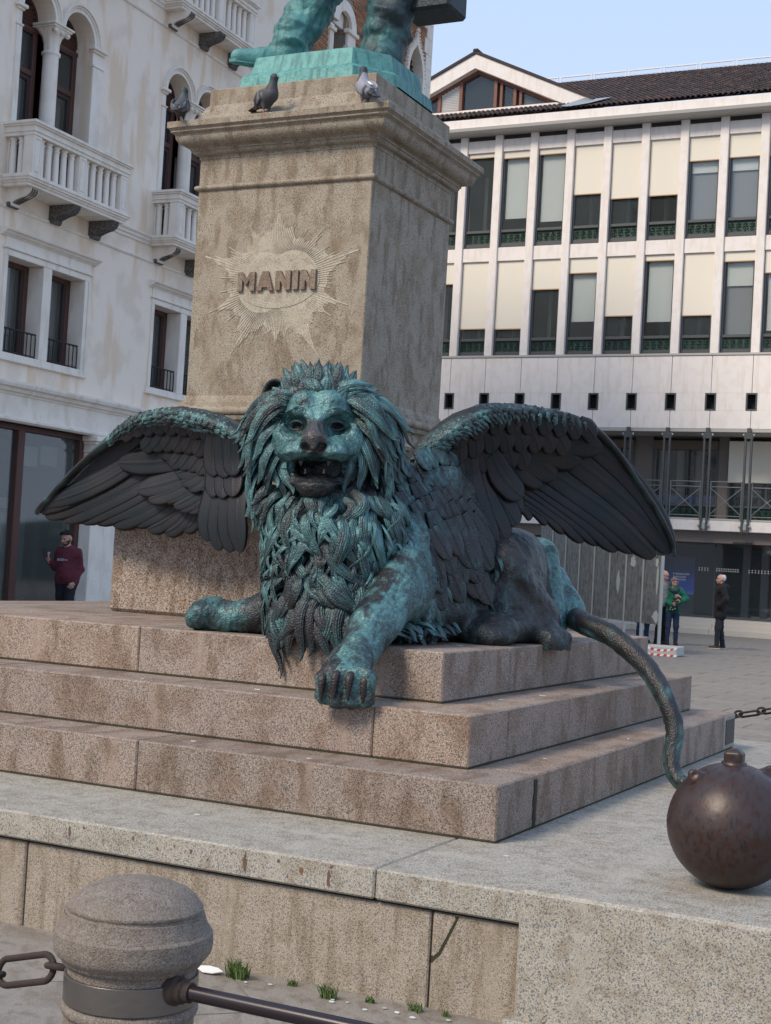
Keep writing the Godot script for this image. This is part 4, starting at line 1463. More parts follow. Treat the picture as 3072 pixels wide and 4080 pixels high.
func lion_wing(t: Node3D, right: bool) -> void:
	rng.seed = 12 if right else 13
	var fr := wing_frame(right)
	var edge: Array
	var prim: Array
	var sec: Array
	var cov: Array
	var scap: Array
	if right:
		edge = [[-0.10, 0.74], [-0.04, 0.90], [0.037, 1.06], [0.146, 1.175], [0.257, 1.262], [0.399, 1.322], [0.574, 1.345], [0.797, 1.348], [1.041, 1.33], [1.235, 1.28], [1.423, 1.168], [1.618, 0.998], [1.802, 0.82], [1.941, 0.65], [1.985, 0.555]]
		prim = [[0.90, 1.30, 1.985, 0.60, 0.075], [0.867, 1.19, 1.965, 0.575, 0.10], [0.846, 1.063, 1.837, 0.544, 0.105], [0.821, 1.004, 1.678, 0.572, 0.10], [0.81, 0.969, 1.54, 0.57, 0.09], [0.798, 0.934, 1.401, 0.602, 0.085], [0.786, 0.899, 1.281, 0.611, 0.08], [0.781, 0.864, 1.145, 0.659, 0.075], [0.777, 0.83, 1.012, 0.703, 0.065], [0.772, 0.796, 0.896, 0.726, 0.06]]
		sec = [[0.40, 1.20, 1.30, 1.16, 0.10], [0.563, 1.14, 1.165, 1.08, 0.11], [0.564, 1.10, 1.02, 0.98, 0.10], [0.51, 1.09, 0.935, 0.93, 0.10], [0.455, 1.10, 0.86, 0.985, 0.09], [0.40, 1.158, 0.80, 1.10, 0.09], [0.36, 1.12, 0.70, 1.02, 0.08]]
		scap = [[0.541, 1.059, 0.748, 0.737, 0.10], [0.488, 1.032, 0.718, 0.668, 0.10], [0.435, 1.017, 0.628, 0.572, 0.10], [0.396, 1.002, 0.55, 0.501, 0.09], [0.514, 1.057, 0.749, 0.828, 0.09]]
		cov = []
	else:
		edge = [[-0.28, 0.80], [-0.06, 0.98], [0.193, 1.125], [0.372, 1.207], [0.565, 1.252], [0.76, 1.262], [0.958, 1.243], [1.157, 1.186], [1.345, 1.093], [1.563, 0.965], [1.756, 0.825], [1.911, 0.712], [2.012, 0.642], [2.04, 0.60]]
		prim = [[0.80, 1.22, 2.00, 0.655, 0.06], [0.80, 1.17, 2.035, 0.62, 0.075], [0.77, 1.12, 2.022, 0.612, 0.07], [0.792, 1.05, 1.975, 0.585, 0.08], [0.787, 0.985, 1.806, 0.572, 0.085], [0.782, 0.928, 1.657, 0.572, 0.08], [0.777, 0.87, 1.525, 0.576, 0.08], [0.747, 0.823, 1.351, 0.562, 0.085], [0.717, 0.776, 1.184, 0.574, 0.07], [0.7, 0.738, 1.029, 0.533, 0.065], [0.658, 0.701, 0.886, 0.514, 0.06], [0.605, 0.684, 0.749, 0.538, 0.055], [0.566, 0.675, 0.647, 0.569, 0.05]]
		sec = [[0.439, 1.03, 1.272, 0.934, 0.08], [0.439, 0.977, 1.091, 0.77, 0.075], [0.45, 0.958, 0.977, 0.714, 0.075], [0.454, 0.93, 0.883, 0.716, 0.065], [0.457, 0.892, 0.76, 0.675, 0.06], [0.46, 0.855, 0.706, 0.653, 0.05], [0.463, 0.808, 0.641, 0.645, 0.045]]
		cov = [[0.427, 1.135, 1.008, 1.072, 0.09], [0.411, 1.098, 0.921, 1.004, 0.09], [0.409, 1.07, 0.865, 0.966, 0.09], [0.407, 1.051, 0.764, 0.871, 0.085], [0.417, 1.023, 0.707, 0.814, 0.08], [0.427, 0.986, 0.639, 0.777, 0.07], [0.424, 0.949, 0.549, 0.779, 0.06], [0.424, 1.098, 0.639, 0.938, 0.075], [0.397, 1.079, 0.532, 0.882, 0.07]]
		scap = [[0.355, 1.023, 0.416, 0.474, 0.09], [0.316, 1.005, 0.319, 0.423, 0.085], [0.266, 0.986, 0.22, 0.418, 0.085], [0.205, 0.987, 0.135, 0.421, 0.08], [0.371, 1.07, 0.381, 0.735, 0.08], [0.308, 1.051, 0.294, 0.728, 0.08], [0.245, 1.033, 0.209, 0.739, 0.08], [0.386, 1.098, 0.391, 0.856, 0.075], [0.311, 1.088, 0.291, 0.848, 0.075], [0.236, 1.069, 0.219, 0.858, 0.075]]
	# the arm of the wing along its leading edge
	var g := Geo.new()
	var pts := []
	for e in edge:
		pts.append(wing_at(fr, e[0], e[1], 0.0))
	var path := curve(pts, 4)
	var rows := []
	var cols := []
	for i in path.size():
		var s := float(i) / (path.size() - 1)
		var r := (0.062 + 0.035 * exp(-pow((s - 0.28) / 0.16, 2.0))) * (1.0 - smoothstep(0.50, 0.74, s) * 0.52) * (1.0 - 0.5 * smoothstep(0.9, 1.0, s))
		var d := (path[mini(i + 1, path.size() - 1)] - path[maxi(i - 1, 0)]).normalized()
		var n: Vector3 = fr[2]
		var up := n.cross(d) * (1.0 if right else -1.0)
		if up.y < 0 and s < 0.5:
			up = -up
		var row := PackedVector3Array()
		var cr := []
		for k in 18:
			var a := TAU * k / 18
			var p := path[i] + (n * cos(a) * 1.15 + up * sin(a) * 0.62) * r - up * r * 0.55
			p += (n * cos(a) + up * sin(a)) * fine.get_noise_3d(p.x * 120, p.y * 120, p.z * 120) * 0.010 * (1.0 - smoothstep(0.4, 0.6, s))
			row.append(p)
			cr.append(patina(p, (0.10 if sin(a) < 0.5 else -0.22) - 0.3 * smoothstep(0.35, 0.6, s)))
		rows.append(row)
		cols.append(cr)
	if not right:
		for r in rows:
			r.reverse()
		for r in cols:
			r.reverse()
	g.sheet(rows, true, cols)
	g.col = Color(1, 1, 1)
	# web that the feathers spring from
	var web := []
	var webc := []
	for i in range(0, path.size() - 8):
		var row := PackedVector3Array()
		var cr := []
		var e: Vector3 = path[i] - fr[0]
		var a: float = e.dot(fr[1])
		for k in 9:
			var u := k / 8.0
			var low := lerpf(0.62, 0.56, clampf(a / 1.8, 0, 1)) if right else 0.62
			var lo_b := maxf(low + 0.22, 0.75 if a < 0.5 else 0.66 + 0.1 * (1.3 - a))
			var b := lerpf(e.y - 0.02, minf(lo_b, e.y - 0.10), u)
			var p := wing_at(fr, a, b, -0.045)
			row.append(p)
			cr.append(patina(p, -0.75))
		web.append(row)
		webc.append(cr)
	g.sheet(web, false, webc)
	g.col = Color(1, 1, 1)
	var wing := part(t, "wing", g, M["bronze"])
	wing.set_meta("label", "wing spread out behind the head over the square" if right else "wing spread across the front of the pedestal")
	var k := 0
	var bend := 1.0 if right else -1.0
	for d in prim:
		part(wing, "feather", feather(fr, d, -0.012 - k * 0.006, (0.11 if k == 0 else 0.06 if k == 1 else 0.035) * bend, -0.9 + 0.01 * k), M["wing bronze"])
		k += 1
	k = 0
	for d in sec:
		part(wing, "feather", feather(fr, d, 0.012 - k * 0.004, 0.03 * bend, -0.92), M["wing bronze"])
		k += 1
	k = 0
	for d in cov:
		part(wing, "feather", feather(fr, d, 0.034 - k * 0.002, 0.02 * bend, -0.9, 1.6), M["wing bronze"])
		k += 1
	k = 0
	for d in scap:
		part(wing, "feather", feather(fr, d, (0.02 if right else 0.055) + k * 0.007, -0.02 * bend, -0.85, 1.7), M["wing bronze"])
		k += 1
	# rows of rounded coverts under the arm
	for row in 3:
		for q in 11 - row:
			var a := lerpf(0.02 if right else 0.16, 1.05 - 0.12 * row, (q + 0.5 * (row & 1)) / 10.0)
			var i := 1
			while i < edge.size() - 2 and edge[i][0] < a:
				i += 1
			var eb: float = lerpf(edge[i - 1][1], edge[i][1], clampf((a - edge[i - 1][0]) / (edge[i][0] - edge[i - 1][0]), 0, 1))
			var b := eb - 0.035 - 0.085 * row
			var l := 0.15 + 0.02 * row
			part(wing, "feather", feather(fr, [a, b, a + l * (0.15 + 0.75 * a), b - l * (1.0 - 0.35 * a), 0.060], 0.062 - 0.012 * row, 0.012 * bend, -0.8 - 0.05 * row, 1.5), M["wing bronze"])
	# small scale feathers on the arm of the wing
	var sc := Geo.new()
	for i in range(1, int(path.size() * 0.62)):
		var s := float(i) / path.size()
		for j in 6:
			var n: Vector3 = fr[2]
			var d := (path[i + 1] - path[i]).normalized()
			var up := n.cross(d)
			if up.y < 0:
				up = -up
			var a := lerpf(1.1, -0.95, j / 5.0) + rng.randf_range(-0.12, 0.12)
			var r := (0.064 + 0.035 * exp(-pow((s - 0.28) / 0.16, 2.0))) * (1.0 - smoothstep(0.50, 0.74, s) * 0.52)
			var o := (n * cos(a) * 1.15 + up * sin(a) * 0.62)
			wavy(sc, path[i] + o * r - up * r * 0.55, d * 0.7 - up * 0.5, o, rng.randf_range(0.035, 0.06), 0.013, 0.01, 0.004, rng.randf_range(-0.25, 0.25) - 0.1 * j / 5.0 + (-0.2 if j == 0 else 0.0), 2, 5)
	part(wing, "small_feathers", sc, M["bronze"]).set_meta("kind", "stuff")
	if not right:
		return
	# rounded scale feathers over the shoulder and the flank below the near wing
	var rowsn := 9
	for row in range(rowsn - 1, -1, -1):
		var v := row / float(rowsn - 1)
		var n := 7 - int(v * 2.5) + (row & 1)
		for q in n:
			var u := (q + 0.5 * (row & 1) + rng.randf_range(-0.2, 0.2)) / n
			# from the neck (u = 0) back to the fold of the wing (u = 1), slanting downwards
			var z := lerpf(1.72, 1.02, u) - 0.04 * v
			var y := lerpf(2.12, 1.60, v) + 0.14 * u * (1.0 - v) + 0.08 * sin(u * PI)
			var x := lerpf(1.42, 1.66, smoothstep(0.0, 0.75, v)) + 0.05 * sin(u * PI) + 0.07 * u * (1.0 - v)
			var dir := Vector3(0.10 + rng.randf_range(-0.1, 0.1), -0.80, -0.30 - 0.35 * u + rng.randf_range(-0.15, 0.15)).normalized()
			var o := Vector3(0.86, 0.20, 0.40)
			var fg := Geo.new()
			var ln := lerpf(0.12, 0.27, v) * lerpf(0.85, 1.2, u)
			scale_feather(fg, Vector3(x, y, z), dir, o, ln, ln * lerpf(0.40, 0.31, v), lerpf(-0.02, -0.42, v) - 0.12 * u + rng.randf_range(-0.06, 0.06))
			part(wing, "feather", fg, M["bronze"])

# a short broad feather with a rounded end, cupped, with a shaft
func scale_feather(g: Geo, root: Vector3, dir: Vector3, out: Vector3, length: float, half: float, bias: float) -> void:
	out = (out - dir * out.dot(dir)).normalized()
	var side := out.cross(dir)
	var rows := []
	var cols := []
	for i in 10:
		var t := sin(i / 9.0 * PI / 2)
		var k := (0.7 + 0.3 * smoothstep(0.0, 0.5, t)) * pow(maxf(1.0 - pow(clampf((t - 0.45) / 0.55, 0, 1), 2.2), 0), 0.5) + 0.02
		var c := root + dir * (length * t) + out * (-0.02 + 0.055 * t)
		var row := PackedVector3Array()
		var cr := []
		for e in [[-1.0, -0.004], [-0.8, 0.008], [-0.4, 0.012], [-0.08, 0.010], [0.0, 0.016], [0.08, 0.010], [0.4, 0.012], [0.8, 0.008], [1.0, -0.004], [0.5, -0.014], [-0.5, -0.014]]:
			var p: Vector3 = c + side * (e[0] * half * k) + out * (e[1] * (0.3 + 0.7 * k))
			row.append(p)
			cr.append(patina(p, bias))
		rows.append(row)
		cols.append(cr)
	g.sheet(rows, true, cols)
	g.col = Color(1, 1, 1)

func lion_tail(t: Node3D) -> void:
	var g := Geo.new()
	var pts := [Vector3(1.80, 1.44, 0.08), Vector3(1.93, 1.355, 0.12), Vector3(2.06, 1.325, 0.28), Vector3(2.27, 1.262, 0.38), Vector3(2.49, 1.11, 0.45), Vector3(2.632, 0.94, 0.52), Vector3(2.70, 0.79, 0.56), Vector3(2.708, 0.63, 0.62), Vector3(2.755, 0.535, 0.68), Vector3(2.85, 0.515, 0.72), Vector3(2.96, 0.520, 0.73)]
	var path := curve(pts, 7)
	var rows := []
	var cols := []
	for i in path.size():
		var s := float(i) / (path.size() - 1)
		var r := lerpf(0.078, 0.036, pow(s, 0.8)) * (1.0 - 0.6 * smoothstep(0.93, 1.0, s))
		var d := (path[mini(i + 1, path.size() - 1)] - path[maxi(i - 1, 0)]).normalized()
		var side := d.cross(Vector3(0.3, 0.2, 1)).normalized()
		var up := side.cross(d)
		var row := PackedVector3Array()
		var cr := []
		for k in 20:
			var a := TAU * k / 20
			var o := side * cos(a) + up * sin(a)
			var p := path[i] + o * r
			p += o * (fine.get_noise_3d(p.x * 150, p.y * 150, p.z * 150) * 0.008)
			row.append(p)
			cr.append(patina(p, (-0.30 if o.y > 0.35 or o.z > 0.75 else 0.06) + 0.06 * sin(i * 2.3 + a * 2.0)))
		rows.append(row)
		cols.append(cr)
	g.sheet(rows, true, cols)
	part(t, "tail", g, M["bronze"])
# ---------------------------------------------------------------- the old palace on the left; u runs along its front, z out of it
func building(called: String, label: String) -> Node3D:
	var t := thing(called, label, "building", Vector3(-11.63, 0, -12.86), "", false)
	t.rotation.y = deg_to_rad(92.0)
	return t

func wall_box(g: Geo, u0: float, u1: float, y0: float, y1: float, z0 := -0.5, z1 := 0.0) -> void:
	g.box(Vector3(u0, y0, z0), Vector3(u1, y1, z1))

func casement(parent: Node3D, u0: float, u1: float, y0: float, y1: float, z: float, transom: float) -> void:
	# the wooden frame, with panes of glass in it
	var g := Geo.new()
	var w := 0.085
	g.bev(Vector3(u0, y0, z), Vector3(u0 + w, y1, z + 0.07), 0.01)
	g.bev(Vector3(u1 - w * 1.3, y0, z), Vector3(u1, y1, z + 0.07), 0.01)
	g.bev(Vector3(u0 + w, y1 - w, z), Vector3(u1 - w * 1.3, y1, z + 0.07), 0.01)
	g.bev(Vector3(u0 + w, y0, z), Vector3(u1 - w * 1.3, y0 + w, z + 0.07), 0.01)
	var win := part(parent, "window", g, M["brown wood"])
	var top := y1
	if transom > 0.0:
		var b := Geo.new()
		b.bev(Vector3(u0 + w, transom, z + 0.004), Vector3(u1 - w * 1.3, transom + 0.10, z + 0.085), 0.01)
		part(win, "transom", b, M["brown wood"])
		top = transom
	var s := Geo.new()
	for e in [[u0 + w, u0 + w + 0.06], [u1 - w * 1.3 - 0.07, u1 - w * 1.3]]:
		s.bev(Vector3(e[0], y0 + w, z + 0.01), Vector3(e[1], top - 0.0, z + 0.055), 0.006)
	s.bev(Vector3(u0 + w + 0.06, top - 0.08, z + 0.01), Vector3(u1 - w * 1.3 - 0.07, top, z + 0.055), 0.006)
	part(win, "sash", s, M["dark wood"])
	var p := boxed(Vector3(u0 + w, y0 + w, z + 0.018), Vector3(u1 - w * 1.3, y1 - w, z + 0.024))
	part(win, "pane", p, M["glass"])
	var c := Geo.new()
	for k in 9:
		var x := lerpf(u0 + w, u1 - w * 1.3, k / 9.0)
		var x2 := lerpf(u0 + w, u1 - w * 1.3, (k + 1) / 9.0)
		c.quad(Vector3(x, y0, z - 0.10 - 0.03 * (k & 1)), Vector3(x2, y0, z - 0.13 + 0.03 * (k & 1)), Vector3(x2, top, z - 0.13 + 0.03 * (k & 1)), Vector3(x, top, z - 0.10 - 0.03 * (k & 1)))
	part(win, "curtain", c, M["curtain"])

func baluster_mesh(h: float, r: float) -> ArrayMesh:
	var g := Geo.new()
	g.lathe(PackedVector2Array([Vector2(0, 0), Vector2(r, 0), Vector2(r, h * 0.03), Vector2(r * 0.95, h * 0.05), Vector2(r * 0.82, h * 0.75), Vector2(r * 0.78, h * 0.83), Vector2(r * 0.98, h * 0.845), Vector2(r * 0.98, h * 0.87), Vector2(r * 0.8, h * 0.885), Vector2(r * 0.8, h * 0.93), Vector2(r * 1.1, h * 0.96), Vector2(r * 1.1, h), Vector2(0, h)]), Vector3.ZERO, 12)
	var m := g.mesh()
	m.surface_set_material(0, M["white stone"])
	return m

func balcony(t: Node3D, u0: float, u1: float, y: float, depth: float) -> void:
	# floor slab with its moulded edge
	var g := Geo.new()
	var rise := 0.0
	for e in [[0.0, 0.05, 0.0], [0.05, 0.085, 0.025], [0.085, 0.125, 0.055], [0.125, 0.16, 0.075], [0.16, 0.185, 0.055]]:
		g.box(Vector3(u0 - 0.02 - e[2], y + e[0], -0.05), Vector3(u1 + 0.02 + e[2], y + e[1], depth - 0.06 + e[2]))
	var b := part(t, "balcony", g, M["white stone"])
	var top := y + 0.185
	var rail := Geo.new()
	for e in [[0.64, 0.70, 0.0], [0.70, 0.73, 0.02], [0.73, 0.80, 0.0], [0.80, 0.83, 0.03], [0.83, 0.875, 0.055]]:
		rail.box(Vector3(u0 - e[2], top + e[0], depth - 0.24 - e[2]), Vector3(u1 + e[2], top + e[1], depth + e[2]))
		for s in [[u0 - e[2], u0 + 0.22 + e[2]], [u1 - 0.22 - e[2], u1 + e[2]]]:
			rail.box(Vector3(s[0] + 0.001, top + e[0] + 0.001, 0.0), Vector3(s[1] - 0.001, top + e[1] - 0.001, depth - 0.241))
	part(b, "handrail", rail, M["white stone"])
	# panelled piers at the corners and in the middle
	var mid := (u0 + u1) / 2
	for x in [u0 + 0.115, mid, u1 - 0.115]:
		var p := Geo.new()
		p.bev(Vector3(x - 0.105, top, depth - 0.22), Vector3(x + 0.105, top + 0.64, depth - 0.012), 0.006)
		for q in [[-0.075, 0.05, -0.06, 0.6], [0.06, 0.05, 0.075, 0.6], [-0.06, 0.05, 0.06, 0.065], [-0.06, 0.585, 0.06, 0.6]]:
			p.box(Vector3(x + q[0], top + q[1], depth - 0.03), Vector3(x + q[2], top + q[3], depth - 0.002))
		part(b, "pier", p, M["white stone"])
	var bm := baluster_mesh(0.64, 0.062)
	for s in [[u0 + 0.22, mid - 0.105], [mid + 0.105, u1 - 0.22]]:
		for k in 5:
			piece(b, "baluster", bm, Transform3D(Basis(), Vector3(lerpf(s[0], s[1], (k + 0.5) / 5.0), top, depth - 0.115)))
	for x in [u0 + 0.11, u1 - 0.11]:
		for k in 2:
			piece(b, "baluster", bm, Transform3D(Basis(), Vector3(x, top, 0.10 + k * 0.17)))
	# scrolled brackets, black with soot on the underside
	for k in 3:
		var x := lerpf(u0 + 0.23, u1 - 0.19, k / 2.0)
		var o := PackedVector2Array()
		for e in [[0.0, 0.0], [0.0, -0.27], [0.03, -0.30], [0.09, -0.30], [0.12, -0.27], [0.13, -0.23], [0.20, -0.19], [0.30, -0.165], [0.40, -0.14], [0.46, -0.10], [0.49, -0.05], [0.50, 0.0]]:
			o.append(Vector2(e[0], y + e[1] - 0.002))
		o.reverse()
		var br := Geo.new()
		br.run(o, x - 0.11, x + 0.11)
		part(b, "bracket", br, M["white stone"] if k == 0 else M["sooty stone"])
		var roll := Geo.new()
		roll.tube(PackedVector3Array([Vector3(x - 0.12, y - 0.27, 0.065), Vector3(x + 0.12, y - 0.27, 0.065)]), 0.045, 10)
		part(b, "scroll", roll, M["sooty stone"])
		var flute := Geo.new()
		for q in 3:
			flute.tube(curve([Vector3(x - 0.06 + q * 0.06, y - 0.235, 0.13), Vector3(x - 0.06 + q * 0.06, y - 0.168, 0.30), Vector3(x - 0.06 + q * 0.06, y - 0.10, 0.465), Vector3(x - 0.06 + q * 0.06, y - 0.02, 0.50)], 4), 0.018, 6)
		part(b, "fluting", flute, M["sooty stone"])

func arch_window(t: Node3D, c: float, r: float, y0: float, spring: float, z: float) -> void:
	casement(t, c - r, c + r, y0, spring - 0.12, z, y0 + (spring - y0) * 0.68)
	# round lunette filled with slats
	var back := Geo.new()
	var o := arc(c, spring - 0.12, r + 0.03, 0, PI, 14)
	back.prism(o, z - 0.04, z - 0.02)
	var lun := part(t, "lunette", back, M["dim room"])
	for k in 7:
		var y := spring - 0.10 + k * 0.068
		var half := sqrt(maxf(r * r - pow(maxf(y + 0.03 - spring, 0.0), 2), 0.0001))
		var s := Geo.new()
		s.xf = Transform3D(Basis(Vector3.RIGHT, 0.6), Vector3(c, y, z + 0.03))
		s.box(Vector3(-half, -0.028, -0.012), Vector3(half, 0.028, 0.012))
		part(lun, "slat", s, M["brown wood"] if k < 6 else M["dark wood"])
	var rim := Geo.new()
	rim.band(arc(c, spring - 0.02, r - 0.045, 0, PI, 14), arc(c, spring - 0.02, r + 0.01, 0, PI, 14), z - 0.02, z + 0.06)
	rim.box(Vector3(c - r, spring - 0.17, z), Vector3(c + r, spring - 0.105, z + 0.08))
	part(lun, "lunette_frame", rim, M["brown wood"])

func capital(t: Node3D, x: float, y: float, half: float, z0: float, z1: float) -> void:
	var g := Geo.new()
	g.bev(Vector3(x - half, y - 0.33, z0), Vector3(x + half, y - 0.10, z1 - 0.02), 0.006)
	g.bev(Vector3(x - half - 0.02, y - 0.36, z0), Vector3(x + half + 0.02, y - 0.33, z1 + 0.015), 0.006)
	g.bev(Vector3(x - half - 0.02, y - 0.10, z0), Vector3(x + half + 0.02, y - 0.06, z1 + 0.015), 0.006)
	g.bev(Vector3(x - half - 0.06, y - 0.06, z0), Vector3(x + half + 0.06, y, z1 + 0.055), 0.01)
	part(t, "capital", g, M["white stone"])

# two arched lights with a column between them; du: shift of the group along the front
func biforate(t: Node3D, du: float, y0: float, spring: float) -> void:
	var r := 0.43
	for c in [-2.42, -1.29]:
		arch_window(t, c + du, r, y0, spring, -0.40)
		var a := Geo.new()
		var cc: float = c + du
		a.band(arc(cc, spring, r, 0, PI, 18), arc(cc, spring, 0.50, 0, PI, 18), -0.02, 0.035)
		a.band(arc(cc, spring, 0.50, 0, PI, 18), arc(cc, spring, 0.535, 0, PI, 18), -0.02, 0.055)
		a.band(arc(cc, spring, 0.535, 0, PI, 18), arc(cc, spring, 0.565, 0, PI, 18), -0.02, 0.085)
		part(t, "archivolt", a, M["white stone"])
	# jambs
	part(t, "jamb", boxed(Vector3(-2.985 + du, y0, -0.05), Vector3(-2.852 + du, spring - 0.36, 0.03), 0.008), M["white stone"])
	part(t, "jamb", boxed(Vector3(-0.858 + du, y0, -0.05), Vector3(-0.56 + du, spring - 0.36, 0.03), 0.008), M["white stone"])
	capital(t, -2.918 + du, spring, 0.066, -0.05, 0.03)
	capital(t, -0.709 + du, spring, 0.149, -0.05, 0.03)
	# column
	var g := Geo.new()
	var x := -1.855 + du
	g.lathe(PackedVector2Array([Vector2(0.18, y0), Vector2(0.18, y0 + 0.08), Vector2(0.15, y0 + 0.14), Vector2(0.142, y0 + 0.2), Vector2(0.135, spring - 0.52), Vector2(0.165, spring - 0.50), Vector2(0.165, spring - 0.46), Vector2(0.135, spring - 0.44)]), Vector3(x, 0, -0.14), 20)
	var col := part(t, "column", g, M["white stone"])
	g = Geo.new()
	var rows := []
	for e in [[0.125, -0.44, 0.0], [0.13, -0.30, 0.0], [0.16, -0.18, 0.3], [0.215, -0.09, 0.8], [0.225, -0.07, 1.0]]:
		var row := PackedVector3Array()
		for k in 32:
			var an := TAU * k / 32
			var sq: float = lerpf(1.0, minf(1.0 / maxf(absf(cos(an)), absf(sin(an))), 1.28), e[2])
			var leaf: float = 1.0 + 0.10 * absf(sin(an * 4.0)) * (1.0 - e[2])
			row.append(Vector3(x + cos(an) * e[0] * sq * leaf, spring + e[1], -0.14 - sin(an) * e[0] * sq * leaf))
		rows.append(row)
	g.sheet(rows, true)
	part(col, "capital", g, M["white stone"])
	g = Geo.new()
	g.bev(Vector3(x - 0.25, spring - 0.07, -0.40), Vector3(x + 0.25, spring - 0.035, 0.10), 0.006)
	g.bev(Vector3(x - 0.28, spring - 0.035, -0.40), Vector3(x + 0.28, spring, 0.13), 0.006)
	part(col, "abacus", g, M["white stone"])
	for s in [[-0.17, 0.06], [0.17, 0.06], [0.0, 0.12]]:
		var v := Geo.new()
		v.tube(PackedVector3Array([Vector3(x + s[0] - 0.03, spring - 0.12, -0.14 + 0.19), Vector3(x + s[0] + 0.03, spring - 0.12, -0.14 + 0.19)]), 0.045, 10)
		part(col, "volute", v, M["white stone"])

func iron_rail(t: Node3D, u0: float, u1: float, y0: float, h: float, z: float) -> void:
	var g := Geo.new()
	g.tube(PackedVector3Array([Vector3(u0, y0 + h, z), Vector3(u1, y0 + h, z)]), 0.016, 6)
	g.tube(PackedVector3Array([Vector3(u0, y0 + 0.02, z), Vector3(u1, y0 + 0.02, z)]), 0.012, 6)
	var r := part(t, "iron_railing", g, M["black iron"])
	var n := 8
	var w := (u1 - u0) / n
	for k in n + 1:
		part(r, "bar", barred(Vector3(u0 + k * w, y0, z), Vector3(u0 + k * w, y0 + h - w * 0.45, z), 0.011, 5), M["black iron"])
	for k in n:
		var a := Geo.new()
		var p := PackedVector3Array()
		for q in arc(u0 + (k + 0.5) * w, y0 + h - w * 0.5, w * 0.5, 0, PI, 8):
			p.append(Vector3(q.x, q.y, z))
		a.tube(p, 0.009, 5)
		part(r, "arch", a, M["black iron"])

# square-headed pair of windows under a cornice
func square_pair(t: Node3D, du: float) -> void:
	var y0 := 4.73
	var y1 := 6.33
	var s := Geo.new()
	s.bev(Vector3(-2.91 + du, y1, -0.42), Vector3(-0.52 + du, 6.44, 0.03), 0.008)
	s.bev(Vector3(-2.95 + du, 6.44, -0.05), Vector3(-0.48 + du, 6.485, 0.06), 0.008)
	s.bev(Vector3(-2.91 + du, y0, -0.42), Vector3(-2.82 + du, y1, 0.03), 0.008)
	s.bev(Vector3(-0.68 + du, y0, -0.42), Vector3(-0.585 + du, y1, 0.03), 0.008)
	s.bev(Vector3(-0.583 + du, y0 - 0.1, -0.05), Vector3(-0.53 + du, y1, 0.05), 0.008)
	s.bev(Vector3(-1.87 + du, y0, -0.42), Vector3(-1.64 + du, y1 - 0.002, 0.028), 0.008)
	part(t, "window_surround", s, M["white stone"])
	var sill := Geo.new()
	sill.bev(Vector3(-2.95 + du, 4.63, -0.45), Vector3(-0.52 + du, y0, 0.035), 0.008)
	sill.bev(Vector3(-2.97 + du, 4.595, -0.05), Vector3(-0.50 + du, 4.63, 0.065), 0.008)
	part(t, "window_sill", sill, M["white stone"])
	part(t, "frieze", boxed(Vector3(-2.90 + du, 6.487, -0.05), Vector3(-0.52 + du, 6.645, 0.02)), M["white stone"])
	var c := Geo.new()
	c.run(PackedVector2Array([Vector2(-0.02, 6.645), Vector2(0.04, 6.645), Vector2(0.05, 6.665), Vector2(0.09, 6.675), Vector2(0.11, 6.705), Vector2(0.155, 6.72), Vector2(0.165, 6.745), Vector2(0.02, 6.775), Vector2(-0.02, 6.775)]), -3.03 + du, -0.39 + du)
	part(t, "window_cornice", c, M["white stone"])
	casement(t, -2.82 + du, -1.87 + du, y0, y1, -0.36, 0.0)
	casement(t, -1.64 + du, -0.68 + du, y0, y1, -0.36, 0.0)
	iron_rail(t, -2.80 + du, -1.89 + du, y0 + 0.02, 0.40, -0.05)
	iron_rail(t, -1.62 + du, -0.70 + du, y0 + 0.02, 0.40, -0.05)

